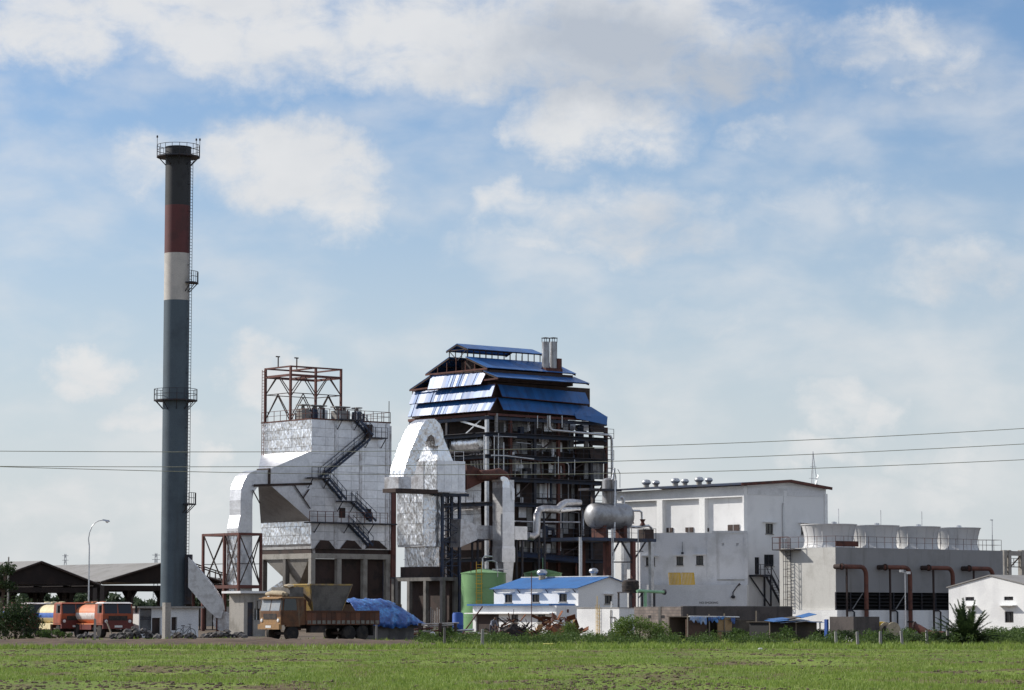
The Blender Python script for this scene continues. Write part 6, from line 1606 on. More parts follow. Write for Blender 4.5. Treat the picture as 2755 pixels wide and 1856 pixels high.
def block_post(name, label, px, py0, py1, w, m_='concrete', lean=0, group=None, Y=None):
    p = gnd(px, py0) if Y is None else Vector((at(px, HORIZ, Y).x, Y, 0)); zt = at(px, py1, p.y).z
    t = thing(name, label, 'post', p, R_(8), group)
    MB().hexa([(-w, -w, -.3), (w, -w, -.3), (w, w, -.3), (-w, w, -.3), (-w * .85 + lean, -w * .85, zt - .04), (w * .85 + lean, -w * .85, zt - .04), (w * .85 + lean, w * .85, zt - .04), (-w * .85 + lean, w * .85, zt - .04)]).build('shaft', m_, t)
    MB().hexa([(-w * .85 + lean, -w * .85, zt - .04), (w * .85 + lean, -w * .85, zt - .04), (w * .85 + lean, w * .85, zt - .04), (-w * .85 + lean, w * .85, zt - .04), (-w * .5 + lean, -w * .5, zt), (w * .5 + lean, -w * .5, zt), (w * .5 + lean, w * .5, zt), (-w * .5 + lean, w * .5, zt)]).build('top', m_, t)
    return t
def pillar():
    p = gnd(446, 1722); zt = at(446, 1621, p.y).z
    t = thing('concrete_pillar', 'stout square concrete pillar standing before the white hut', 'pillar', p, GA)
    w = .19; MB().box(-w, w * 1.35, -w, w, -.2, zt).build('shaft', 'concrete', t)
    MB().box(-w - .03, w * 1.35 + .03, -w - .03, w + .03, 0, .12).build('footing', 'concrete', t)
pillar()
for px, y0, y1 in ((86, 1706, 1668), (138, 1714, 1666), (194, 1706, 1667)):
    block_post('fence_post', 'grey concrete fence post before the orange tankers', px, y0, y1, .09, group='fence posts by the tankers')
block_post('fence_post', 'grey concrete fence post against the nearest tanker cab', 255, 1722, 1664, .09)
for px, y0, y1, ln in ((2251, 1738, 1699, -.05), (2309, 1737, 1699, -.06), (2369, 1737, 1698, 0), (2429, 1737, 1697, -.09), (2495, 1733, 1696, -.04), (2550, 1733, 1690, 0)):
    block_post('fence_post', 'pale concrete fence post in the weeds before the cooling tower', px, y0, y1, .075, 'white_wall' if px == 0 else 'asbestos', ln, 'fence posts before the cooling tower')
block_post('fence_post', 'pale concrete fence post at the field edge by the pipes', 1297, 1742, 1692, .08, 'asbestos', .03)
block_post('fence_post', 'dark weathered fence post beside the pile of pipes', 1196, 1738, 1688, .07, 'concrete_dark')
block_post('tarp_prop', 'pale post propping the blue tarpaulin shelter', 1013, 1722, 1676, .07, 'asbestos')
def lamp():
    p = gnd(237, 1712); z = at(237, 1470, p.y).z; t = thing('street_lamp', 'tall thin street lamp with curved arm beside the tankers', 'street lamp', p)
    k = p.y / F_PX; pts = [(0, 0, 0), (0, 0, z)]
    for (x, y) in ((238, 1450), (241, 1432), (247, 1417), (256, 1406), (266, 1401), (278, 1399)): q = at(x, y, p.y); pts.append((q.x - p.x, 0, q.z))
    MB().path(pts, [.065, .05, .045, .04, .04, .035, .03, .03], 8).build('pole', 'galv', t, smooth=50)
    q = at(285, 1400, p.y); c = (q.x - p.x, 0, q.z)
    MB().hexa([(c[0] - .25, -.1, c[2] - .02), (c[0] + .3, -.14, c[2] - .12), (c[0] + .3, .14, c[2] - .12), (c[0] - .25, .1, c[2] - .02), (c[0] - .25, -.07, c[2] + .1), (c[0] + .28, -.1, c[2] + .02), (c[0] + .28, .1, c[2] + .02), (c[0] - .25, .07, c[2] + .1)]).build('lamp_head', 'galv', t)
    MB().lathe([(.03, -.2), (.12, -.14), (.14, -.06)], 12, (c[0] + .1, 0, c[2])).build('lens', 'plastic_white', t, smooth=50)
lamp()
def mast_left():
    p = gnd(20, 1700); z = at(20, 1500, p.y).z; t = thing('utility_pole', 'plain grey pole standing among the trees', 'pole', p)
    MB().tube((0, 0, 0), (0, 0, z), .1, .07, n=10).build('pole', 'concrete', t, smooth=50); MB().lathe([(.09, z), (.02, z + .1)], 10).build('cap', 'concrete', t)
mast_left()
def leaning_pole():
    p = gnd(305, 1718); q = at(286, 1670, p.y + .5); t = thing('leaning_pole', 'short pole leaning against the front of the tanker', 'pole', p)
    MB().tube((0, 0, 0), (q.x - p.x, .5, q.z), .06, .05, n=8).build('shaft', 'wood_pole', t, smooth=50); MB().lathe([(.07, 0), (.09, .06)], 8).build('foot', 'wood_pole', t)
leaning_pole()

# ------------------------------------------------------------------ vehicles
def wheel(root, x, y, z, r, w):
    wh = MB().lathe([(r * .55, -w / 2), (r * .9, -w / 2), (r, -w * .36), (r, w * .36), (r * .9, w / 2), (r * .55, w / 2)], 22, (x, y, z), axis='y').build('wheel', 'rubber', root, smooth=30)
    MB().lathe([(r * .2, -w * .42), (r * .56, -w * .40), (r * .56, w * .40), (r * .2, w * .42)], 16, (x, y, z), axis='y').build('rim', 'bed_pale', wh, smooth=30)
def cab(root, L, wd, z0, z1, body, glass, hood=None, grille='scrap_dark', visor=True, front='same'):
    """forward control cab; front at x = 0, body towards -x"""
    zw0, zw1 = z0 + (z1 - z0) * .47, z0 + (z1 - z0) * .92; h = wd / 2
    c = MB(); rake = .12
    c.hexa([(-L, -h, z0), (0, -h, z0), (0, h, z0), (-L, h, z0), (-L, -h, zw0), (.06, -h, zw0), (.06, h, zw0), (-L, h, zw0)])
    c.hexa([(-L, -h, zw0), (.06, -h, zw0), (.06, h, zw0), (-L, h, zw0), (-L, -h * .95, z1 - .1), (-rake, -h * .95, z1 - .1), (-rake, h * .95, z1 - .1), (-L, h * .95, z1 - .1)])
    cb = c.build('cab', body, root)
    if front != 'same' and front != body: MB().box(.0, .035, -h * .97, h * .97, z0 + .05, zw0 - .04).build('front_panel', front, cb)
    if front == 'red_paint': MB().box(-rake - .06, .015, -h * .93, h * .93, zw1 + .01, z1 - .11).build('brow_panel', front, cb)
    MB().hexa([(-L, -h * .96, z1 - .1), (.02, -h * .96, z1 - .1), (.02, h * .96, z1 - .1), (-L, h * .96, z1 - .1), (-L + .1, -h * .85, z1), (-rake - .1, -h * .85, z1), (-rake - .1, h * .85, z1), (-L + .1, h * .85, z1)]).build('cab_roof', hood or body, cb)
    f = lambda z: .06 - (rake + .06) * (z - zw0) / (z1 - .1 - zw0)
    for s in (-1, 1):
        y0, y1 = s * .05, s * h * .88; lo, hi = min(y0, y1), max(y0, y1)
        MB().hexa([(f(zw0 + .06) - .04, lo, zw0 + .06), (f(zw0 + .06) + .02, lo, zw0 + .06), (f(zw0 + .06) + .02, hi, zw0 + .06), (f(zw0 + .06) - .04, hi, zw0 + .06), (f(zw1) - .04, lo, zw1), (f(zw1) + .02, lo, zw1), (f(zw1) + .02, hi, zw1), (f(zw1) - .04, hi, zw1)]).build('windscreen', glass, cb)
        dr = MB().box(-L * .80, -.12, s * h - .01 if s > 0 else -h - .025, s * h + .025 if s > 0 else -h + .01, z0 + .1, zw0).build('door', body, cb)
        MB().hexa([(-L * .66, s * h * .985 - .02, zw0 + .08), (-.2, s * h * .985 - .02, zw0 + .08), (-.2, s * h * .985 + .02, zw0 + .08), (-L * .66, s * h * .985 + .02, zw0 + .08), (-L * .62, s * h * .955 - .02, zw1), (-.3, s * h * .955 - .02, zw1), (-.3, s * h * .955 + .02, zw1), (-L * .62, s * h * .955 + .02, zw1)]).build('side_window', 'glass_dark', cb)
        MB().bar((-.05, s * h, zw1 - .1), (.12, s * (h + .22), zw1 - .15), .03).box(.08, .14, s * (h + .22) - .09, s * (h + .22) + .09, zw0 + .1, zw1 - .1).build('mirror', 'black', cb)
        MB().lathe([(.11, .0), (.12, .07), (.09, .09)], 14, (.0, s * h * .78, z0 + (z1 - z0) * .16), axis='x').build('headlight', 'plastic_white', cb, smooth=40)
    MB().box(.0, .055, -h * .62, h * .62, z0 + (z1 - z0) * .20, z0 + (z1 - z0) * .40).build('grille', grille, cb)
    MB().box(-.05, .18, -h, h, z0 - .28, z0 + .06).build('bumper', front if front != 'same' else body, root)
    MB().box(.181, .19, -.3, .3, z0 - .18, z0 - .03).build('number_plate', 'plastic_white', root)
    return cb
def tanker(loc, rz, label, bands, body='orange_paint', roofm=None, tail='tank_cream'):
    t = thing('tanker_truck', label, 'truck', loc, rz)
    cab(t, 1.75, 2.35, .95, 2.62, body, 'windscreen', roofm, front='red_paint')
    MB().box(-7.6, -1.6, -.45, .45, .75, 1.0).build('chassis', 'red_paint', t)
    r, ry, zc = 0.78, 1.08, 1.72
    # elliptical barrel in painted bands
    prof = [(-7.5, .80), (-7.4, .97), (-7.25, 1), (-2.2, 1), (-2.05, .97), (-1.95, .80)]
    n = 40; lab = ['lower_band', 'middle_band', 'upper_band']
    rng = ((-1.01, bands[3]), (bands[3], bands[4]), (bands[4], 1.01))
    for bi, (lo, hi) in enumerate(rng):
        mb = MB()
        for (xa, ka), (xb, kb) in zip(prof[:-1], prof[1:]):
            for i in range(n):
                t0, t1 = 2 * math.pi * i / n, 2 * math.pi * (i + 1) / n; s = math.sin((t0 + t1) / 2)
                if not (lo <= s < hi): continue
                P = lambda x, k, th: (x, ry * k * math.cos(th), zc + r * k * math.sin(th)); mb.poly([P(xa, ka, t0), P(xb, kb, t0), P(xb, kb, t1), P(xa, ka, t1)])
        for x, k in (prof[0], prof[-1]):
            pts = [(x, ry * k * math.cos(th), zc + r * k * math.sin(th)) for th in [2 * math.pi * i / n for i in range(n)] if lo <= math.sin(th + .01) < hi]
            pts.sort(key=lambda p: math.atan2(p[2] - zc - r * (lo + hi) / 2, p[1]))
            if len(pts) > 2: mb.poly(pts)
        mb.build(lab[bi], bands[bi], t, smooth=40)
    MB().box(-6.5, -3.0, -.35, .35, zc + r - .02, zc + r + .06).build('walkway', 'scrap_dark', t)
    for x in (-3.2, -5.0, -6.6): MB().lathe([(.25, 0), (.25, .2), (.05, .22)], 14, (x, 0, zc + r - .02)).build('hatch', tail, t)
    MB().box(-7.3, -2.2, -1.0, 1.0, .98, 1.06).build('saddle', tail, t)
    for y in (-1.12, 1.06): MB().box(-5.2, -2.6, y, y + .06, .6, .98).build('side_guard', 'tank_cream' if tail == 'tank_cream' else 'red_paint', t)
    for x in (-.85, -5.9):
        for y in (-.98, .98): wheel(t, x, y, .5, .5, .3)
    MB().box(-.95, -.75, -.9, .9, .42, .58).box(-6.0, -5.8, -.9, .9, .42, .58).build('axle', 'scrap_dark', t)
    MB().box(-4.0, -3.0, .5, .95, .55, .95).build('fuel_tank', 'scrap_dark', t)
    return t
rz_t = R_(-62)
fw = Vector((math.cos(rz_t), math.sin(rz_t), 0)); lf = Vector((-fw.y, fw.x, 0))
def front_corner(px, Y, w=2.35): p = at(px, HORIZ, Y); return Vector((p.x, Y, 0)) + lf * (w / 2)   # px marks the front's left-hand corner in the picture
o1 = front_corner(276, 209); tanker(o1, rz_t, 'orange tanker truck with a white and orange barrel and white cab roof', ('tank_orange', 'tank_white', 'tank_orange', -.45, .15), 'orange_paint', 'tank_white', 'tank_orange')
o2 = front_corner(164, 214); tanker(o2, rz_t, 'orange tanker truck with a cream and blue striped barrel', ('tank_cream', 'tank_blue', 'tank_cream', -.35, .2), 'orange_paint', 'orange_paint', 'tank_cream')
o3 = front_corner(72, 219); tanker(o3, rz_t, 'red brown tanker truck half hidden behind the leafy tree', ('red_paint', 'tank_blue', 'red_paint', -.3, .3), 'red_paint', 'tank_white', 'red_paint')
def lorry():
    rz = GA + math.pi; fwd = Vector((math.cos(rz), math.sin(rz), 0)); left = Vector((-fwd.y, fwd.x, 0))
    p = at(757, HORIZ, 184); o = Vector((p.x, 184, 0)) - left * 1.2
    t = thing('cargo_lorry', 'muddy brown cargo lorry with slatted wooden body and dusty windscreen', 'truck', o, rz)
    cab(t, 1.9, 2.36, 1.05, 2.88, 'truck_mud_shaded', 'windscreen_dusty', 'truck_dust_lit', front='truck_dust_lit')
    MB().box(-.02, .16, -1.1, 1.1, 2.72, 2.80).build('sun_visor', 'truck_dust_lit', t)
    MB().box(-7.7, -1.6, -.45, .45, .8, 1.08).build('chassis', 'scrap_dark', t)
    L0, L1 = -7.9, -1.98; z0, z1 = 1.1, 1.95
    MB().box(L0, L1, -1.18, 1.18, z0, z0 + .12).build('bed_floor', 'truck_bed', t)
    n = 15
    for s in (-1, 1):
        for k in range(n):
            x0 = L0 + (L1 - L0) * k / n; x1 = L0 + (L1 - L0) * (k + 1) / n - .02; y0 = 1.18 if s > 0 else -1.24
            pl = MB().box(x0, x1, y0, y0 + .06, z0 - .05, z1).build('side_plank', 'truck_bed', t)
            if k % 1 == 0: MB().box(x0 + .05, x1 - .05, y0 + (.061 if s > 0 else -.011), y0 + (.07 if s > 0 else -.002), z0 + .02, z0 + .24).build('painted_panel', 'bed_pale', pl)
        MB().box(L0, L1, (1.24 if s > 0 else -1.27), (1.27 if s > 0 else -1.24), z1 - .1, z1 + .03).build('top_rail', 'truck_bed', t)
    MB().box(L0 - .06, L0, -1.2, 1.2, z0, z1).box(L1, L1 + .06, -1.2, 1.2, z0, z1 + .75).build('end_board', 'truck_bed', t)
    for x in (-.95, -5.55, -6.6):
        for y in (-.98, .98): wheel(t, x, y, .51, .51, .34)
    MB().box(-1.05, -.85, -.9, .9, .42, .6).box(-5.65, -5.45, -.9, .9, .42, .6).box(-6.7, -6.5, -.9, .9, .42, .6).build('axle', 'scrap_dark', t)
    MB().box(-3.6, -2.4, .6, 1.1, .55, 1.0).build('fuel_tank', 'scrap_dark', t)
    for s in (-1, 1): MB().box(-7.4, -7.35, s * .98 - .28, s * .98 + .28, .35, 1.05).build('mud_flap', 'rubber', t)
    MB().box(-1.5, -.4, .98, 1.19, .95, 1.35).build('wheel_arch', 'truck_mud_shaded', t)
    # cab roof rack with rolled sheet
    r = thing('rolled_sheet', 'beige rolled canvas lying on the lorry cab roof', 'canvas roll', o + Vector((0, 0, 2.88)), rz)
    mb = MB(); rr = random.Random(2)
    for k in range(3): mb.path([(-.35 - k * .25, -.95, .16), (-.32 - k * .25, -.3, .2 + .04 * rr.random()), (-.4 - k * .25, .4, .2), (-.36 - k * .25, .9, .15)], [.13, .17, .18, .12], 8)
    mb.build('canvas', 'sack', r, smooth=60)
    b = thing('roof_box', 'grey crate covered with pale sacking behind the lorry cab roof', 'crate', o + Vector((0, 0, 2.88)), rz)
    MB().box(-1.85, -.75, -1.0, 1.05, 0, .62).build('crate_body', 'concrete_dark', b)
    mb = MB()
    for k in range(7): mb.rock((-1.85 + .16 * k + .1, -.6 + .26 * k, .68), .32, .3, .13, rr)
    mb.build('sacking', 'sack', b, smooth=60)
    # hopper carried on the bed
    h = thing('steel_hopper', 'yellow patched steel hopper riding upside wide on the lorry bed', 'hopper', o + Vector((0, 0, z0 + .121)), rz)
    xA, xB = -5.75, -2.35; zt = 2.45
    top = [(xA, -1.1, zt), (xB, -1.1, zt), (xB, 1.1, zt), (xA, 1.1, zt)]; bot = [(xA + .75, -.5, 0), (xB - .75, -.5, 0), (xB - .75, .5, 0), (xA + .75, .5, 0)]
    names = ['hopper_yellow', 'hopper_yellow', 'bed_pale', 'hopper_yellow']
    for k in range(4):
        q = [bot[k], bot[(k + 1) % 4], top[(k + 1) % 4], top[k]]
        MB().plate([Vector(p) for p in q], .03).build('hopper_side', ['concrete_dark', 'hopper_yellow', 'concrete_dark', 'hopper_yellow'][k], h)
    mb = MB()
    for k in range(4): mb.bar(top[k], top[(k + 1) % 4], .1)
    for k in range(4): mb.bar(bot[k], top[k], .08)
    mb.build('rim', 'hopper_yellow', h)
    MB().box(xA + .7, xB - .7, -.55, .55, 0, .06).build('hopper_base', 'scrap_dark', h)
    return t
lorry()
def cloth(name, ctrl, nx, ny, fz, matn, parent=None, th=.03):
    """draped sheet: ctrl(s, t) -> point, with crumples"""
    V = []; Fc = []
    for j in range(ny + 1):
        for i in range(nx + 1):
            p = Vector(ctrl(i / nx, j / ny)); p += Vector(fz(i / nx, j / ny, p)); V.append(p)
    for j in range(ny):
        for i in range(nx): a = j * (nx + 1) + i; Fc.append((a, a + 1, a + nx + 2, a + nx + 1))
    o = npmesh(name, [tuple(v) for v in V], Fc, matn, 4); o.data.polygons.foreach_set('use_smooth', [True] * len(o.data.polygons))
    m = o.modifiers.new('thick', 'SOLIDIFY'); m.thickness = th
    if parent: o.parent = parent
    return o
def tarp_hut():
    g = Grid(1010, 197)
    t = gthing(g, 'tarp_shelter', 'low walled shelter heaped under a crumpled bright blue tarpaulin', 'shelter')
    a1 = g.R(1122, 1690)[0]; z0 = g.R(1020, 1676)[1]
    MB().box(-1.6, a1, .0, 2.6, 0, z0 - .15).build('wall', 'concrete_dark', t)
    x0 = g.R(944, 1640, .2)[0]; x1 = g.R(1146, 1670, -.2)[0]; zt = g.R(1000, 1612, 1.4)[1]; r = random.Random(3)
    def ctrl(s, u):
        x = x0 + (x1 - x0) * s; top = zt if s < .55 else zt - (zt - z0 - .05) * ((s - .55) / .45) ** 1.6
        y = -.5 + 3.6 * u; k = math.sin(math.pi * min(1, max(0, u))) ** .55; lo = z0 - .1 + .10 * math.sin(s * 9) - (.15 if s > .2 else -.55)
        return (x, y, lo + (top - lo) * k)
    def fz(s, u, p): a = .20 * nz(p.x * 1.0, p.y * 1.4, 1.6, 1) + .12 * nz(p.x * 2.2, p.y * 2.6 + p.z * 2, 1.5, 4) + .05 * nz(p.x * 6, p.y * 6 + p.z * 5, 1.3, 9); return (0.35 * a, a, .7 * a)
    cloth('tarpaulin', ctrl, 110, 50, fz, 'tarp_blue', t)
    MB().box(x0 + .6, x1 - 1.6, .5, 2.3, z0 - .15, zt - .35).build('heap', 'soil_dark', t)
tarp_hut()
def gate_frame():
    # small white doorway hut between rack and lorry
    g = Grid(656, 222)
    t = gthing(g, 'guard_booth', 'narrow white booth with flat slab roof behind the lorry cab', 'hut')
    z = g.R(656, 1590)[1]; z2 = g.R(656, 1596)[1]; a1 = g.R(714, 1600)[0]; bL = 2.0
    d0, d1 = g.R(666, 1640)[0], g.R(682, 1640)[0]; zd = g.R(666, 1620)[1]; w0, w1 = g.R(684, 1660)[0], g.R(700, 1660)[0]
    MB().wall(0, a1, 0, bL, 0, z2, hR=[(d0, d1, .02, zd), (w0, w1, g.R(690, 1668)[1], g.R(690, 1637)[1])], dep=.2).build('wall', 'concrete', t)
    MB().box(d0 + .01, d1 - .01, .12, .16, .02, zd - .01).build('door', 'dark_steel', t)
    wn = MB().box(w0 + .01, w1 - .01, .14, .17, g.R(690, 1668)[1] + .01, g.R(690, 1637)[1] - .01).build('window', 'glass_dark', t)
    MB().box((w0 + w1) / 2 - .03, (w0 + w1) / 2 + .03, .1, .139, g.R(690, 1668)[1] + .01, g.R(690, 1637)[1] - .01).build('mullion', 'galv', wn)
    MB().box(-.6, a1 + .3, -.4, bL + .2, z2, z).build('roof_slab', 'white_wall', t)
gate_frame()
# ------------------------------------------------------------------ shanties along the block wall
def shanty():
    g = Grid(1850, 193)
    t = gthing(g, 'shanty', 'low shanty of dark mud panels and bamboo poles with torn blue sheets', 'shanty')
    x = lambda px, py=1690: g.R(px, py)[0]
    z = lambda py, px=1900: g.R(px, py)[1]
    zt = z(1660)
    MB().box(x(1850), x(1906), .12, .2, 0, zt - .15).build('wall_panel', 'mudwall', t)
    MB().box(x(1970), x(2032), .12, .2, 0, zt - .25).build('wall_panel', 'thatch', t)
    MB().box(x(1850), x(2032), 1.8, 1.9, 0, zt).build('back_panel', 'thatch', t)
    MB().box(x(1850), x(1986), -.02, 2.0, zt, zt + .05).build('roof_sheet', 'thatch', t)
    MB().box(x(1986), x(2035), .1, 2.0, zt - .26, zt - .2).build('roof_sheet', 'thatch', t)
    dr = MB().box(x(1930), x(1968), -.04, .02, .0, z(1663)).build('door', 'plywood', t)
    f = MB(); f.bar((x(1929), -.06, z(1698)), (x(1968), -.06, z(1698)), .07); f.bar((x(1932), -.06, z(1666)), (x(1966), -.06, z(1666)), .06); f.build('door_batten', 'wood_pole', dr)
    for px, y1 in ((1847, 1652), (1905, 1652), (1946, 1650), (2032, 1643)): MB().tube((x(px), -.12, 0), (x(px), -.12, z(y1)), .05, .04, n=7).build('pole', 'wood_pole', t)
    MB().tube((x(1850), -.14, z(1658)), (x(1985), -.14, z(1660)), .045, n=7).build('cross_pole', 'plastic_white', t)
    rr = random.Random(11)
    for (p0, p1, y0, y1, m_) in ((1850, 1878, 1659, 1676, 'tarp_pale'), (1872, 1896, 1659, 1682, 'tarp_pale'), (1900, 1926, 1661, 1676, 'tarp_blue'), (1926, 1942, 1658, 1668, 'tarp_blue'), (1960, 1972, 1662, 1680, 'tarp_blue')):
        a0, a1, zz0, zz1 = x(p0), x(p1), z(y0), z(y1)
        cloth('hanging_sheet', lambda s, u: (a0 + (a1 - a0) * s, -.2 - .05 * math.sin(7 * s), zz0 + (zz1 - zz0) * u * (.5 + .5 * math.sin(3 + 6 * s + p0) ** 2)), 10, 6, lambda s, u, p: (0, .06 * nz(p.x * 3, p.z * 3, 1, 2), 0), m_, t, .012)
    # second shelter with blue sheet roof
    g2 = Grid(2120, 190)
    t2 = gthing(g2, 'sheet_shelter', 'low shelter with overlapping blue and pale loose roof sheets', 'shelter')
    X = lambda px, py=1690: g2.R(px, py)[0]; Z = lambda py: g2.R(2120, py)[1]
    r = random.Random(6)
    MB().box(X(2090), X(2215), .6, .7, 0, Z(1674)).build('front_panel', 'thatch', t2)
    MB().box(X(2085), X(2090), .6, 2.4, 0, Z(1674)).build('side_panel', 'black', t2)
    for px in (2080, 2150, 2215): MB().tube((X(px), .3, 0), (X(px), .3, Z(1672)), .05, n=7).build('pole', 'wood_pole', t2)
    MB().box(X(2080), X(2218), .2, 2.5, Z(1672) - .05, Z(1672)).build('roof_frame', 'thatch', t2)
    for (p0, y0, p1, y1, m_, d) in ((2068, 1674, 2112, 1670, 'blue_roof', 0), (2090, 1677, 2132, 1673, 'tarp_pale', .1), (2105, 1672, 2150, 1667, 'asbestos', .16), (2128, 1676, 2172, 1671, 'galv', .12), (2140, 1673, 2190, 1675, 'asbestos', .22), (2165, 1674, 2214, 1677, 'tarp_pale', .12), (2155, 1664, 2198, 1654, 'blue_roof', .4), (2085, 1670, 2125, 1666, 'blue_sheet', .36), (2112, 1668, 2160, 1662, 'thatch', .5)):
        a0, a1 = X(p0), X(p1); q0, q1 = Z(y0) + .02, Z(y1) + .02
        MB().plate([(a0, -.5 + d, q0), (a1, -.4 + d, q1), (a1 + .2 - .1 * d, .5 + d, q1 + .05 + .08 * r.random()), (a0 + .1, .5 + d, q0 + .03 + .08 * r.random())], .02).build('roof_sheet', m_, t2)
shanty()

# ------------------------------------------------------------------ heaps
def rubble(px0, px1, py, h, n, seed, label, Y=None):
    r = random.Random(seed); p = gnd((px0 + px1) / 2, py); Y = p.y; k = Y / F_PX; w = (px1 - px0) * k
    t = thing('rubble_heap', label, 'rubble', (p.x, Y, 0))
    for i in range(n):
        x = r.uniform(-.5, .5) * w; s = r.uniform(.10, .30); e = 1 - (2 * x / w) ** 2; y = r.uniform(-.6, .6); z = s * .3 + r.random() * h * max(.1, e) * (1 - abs(y) / .9)
        MB().rock((x, y, z), s * 1.25, s, s * .8, r).build('stone', 'stone', t)
rubble(210, 262, 1718, .35, 14, 1, 'small heap of dark stones at the lamp foot')
rubble(300, 430, 1719, .75, 58, 2, 'long heap of dark broken stones before the white hut')
rubble(462, 520, 1719, .5, 22, 3, 'low heap of dark stones right of the concrete pillar')
rubble(545, 660, 1716, .4, 40, 4, 'scattered rubble below the red duct rack')
def bike():
    p = gnd(490, 1716); t = thing('bicycle', 'dark bicycle parked against the hut wall', 'bicycle', p + Vector((0, 2.0, 0)), R_(35))
    for x in (-.52, .52):
        pts = [(x + .33 * math.cos(a), 0, .34 + .33 * math.sin(a)) for a in [2 * math.pi * i / 18 for i in range(19)]]; MB().path(pts, .022, 6).build('wheel', 'rubber', t)
    MB().bar((-.52, 0, .34), (-.1, 0, .32), .03).bar((-.1, 0, .32), (-.2, 0, .85), .03).bar((-.1, 0, .32), (.4, 0, .8), .03).bar((-.18, 0, .78), (.4, 0, .8), .03).bar((-.52, 0, .34), (-.18, 0, .78), .025).bar((.52, 0, .34), (.38, 0, .95), .03).build('frame', 'scrap_dark', t)
    MB().box(-.32, -.08, -.07, .07, .85, .91).build('saddle', 'black', t)
    MB().bar((.36, -.28, 1.0), (.36, .28, 1.0), .03).bar((.38, 0, .93), (.36, 0, 1.0), .03).build('handlebar', 'scrap_dark', t)
bike()
def scrap(px0, px1, py, h, n, seed, label, mats, kind):
    r = random.Random(seed); p = gnd((px0 + px1) / 2, py); k = p.y / F_PX; w = (px1 - px0) * k
    t = thing('scrap_heap', label, 'scrap', p)
    MB().rock((0, .2, h * .12), w * .45, .8, h * .42, r).build('core', mats[0], t)
    for i in range(n):
        x = r.uniform(-.5, .5) * w; e = max(.1, 1 - (2 * x / w) ** 2); z = r.random() * h * e * .8; y = r.uniform(-.7, .6) * (1 - z / (h + .1) * .6); L = r.uniform(.35, 1.1)
        d = Vector((r.uniform(-1, 1), r.uniform(-.5, .5), r.uniform(-.45, .6))).normalized() * L; a = Vector((x, y, z + .08)); b_ = a + d; b_.z = max(.03, b_.z); m_ = r.choice(mats); typ = r.choice(kind)
        if typ == 'bar': MB().bar(a, b_, r.uniform(.03, .08)).build('scrap_bar', m_, t)
        elif typ == 'tube': MB().tube(a, b_, r.uniform(.03, .07), n=7).build('scrap_pipe', m_, t)
        else:
            s = Vector((r.uniform(-.3, .3), r.uniform(-.6, .6), r.uniform(-.1, .5))) * .8; q = [a, b_, b_ + s, a + s]
            for c in q: c.z = max(.03, c.z)
            if (q[1] - q[0]).cross(q[3] - q[0]).length > .01: MB().plate(q, .02).build('scrap_plate', m_, t)
scrap(1325, 1440, 1713, 1.7, 120, 5, 'tangled heap of dark scrap rods and wire before the office', ['scrap_dark', 'scrap_dark', 'dark_brown', 'scrap_rust'], ['bar', 'bar', 'tube'])
scrap(1432, 1558, 1712, 1.8, 70, 6, 'heap of rusty scrap plates and offcuts before the office corner', ['scrap_rust', 'rust', 'scrap_rust', 'plywood'], ['plate', 'plate', 'bar'])
scrap(1550, 1604, 1708, .6, 14, 7, 'low pile of rusty plates beside the pump room wall', ['scrap_rust', 'rust', 'scrap_dark'], ['plate', 'bar'])
def pipes():
    p = gnd(1180, 1722); t = thing('pipe_stack', 'untidy stack of long grey pipes on the ground by the tank', 'pipes', p); r = random.Random(8); k = p.y / F_PX
    def P(px, py, y): q = at(px, py, p.y + y); return (q.x - p.x, y, q.z)
    for (x0, y0, x1, y1, rr_) in ((1124, 1680, 1235, 1676, .05), (1128, 1681, 1150, 1684, .05), (1145, 1685, 1230, 1681, .05), (1114, 1694, 1165, 1690, .06), (1114, 1700, 1160, 1699, .07), (1113, 1706, 1150, 1704, .06), (1218, 1697, 1275, 1694, .07), (1150, 1700, 1200, 1693, .05),
                                  (1262, 1701, 1290, 1702, .05), (1264, 1706, 1300, 1716, .055), (1285, 1704, 1320, 1708, .05), (1240, 1696, 1262, 1695, .06), (1322, 1716, 1354, 1722, .04)):
        y = r.uniform(-.5, .6); MB().tube(P(x0, y0, y), P(x1, y1, y + r.uniform(-.3, .3)), rr_, n=8).build('pipe', r.choice(['pipe_grey', 'pipe_grey', 'galv', 'rust']), t)
    for px in (1130, 1185, 1225, 1280): q = P(px, 1715, 0); MB().box(q[0] - .1, q[0] + .1, -.5, .6, 0, 1.15 if px < 1250 else .45).build('rest', 'dark_brown', t)
    q0, q1 = P(1232, 1680, 1.0), P(1298, 1632, 3.0); MB().tube((q0[0], 1.0, .0), q1, .05, n=7).build('leaning_pipe', 'rust', t)
    s = P(1165, 1707, -.6); MB().rock((s[0], -.6, s[2]), .22, .15, .22, r).build('white_sack', 'plastic_white', t)
pipes()
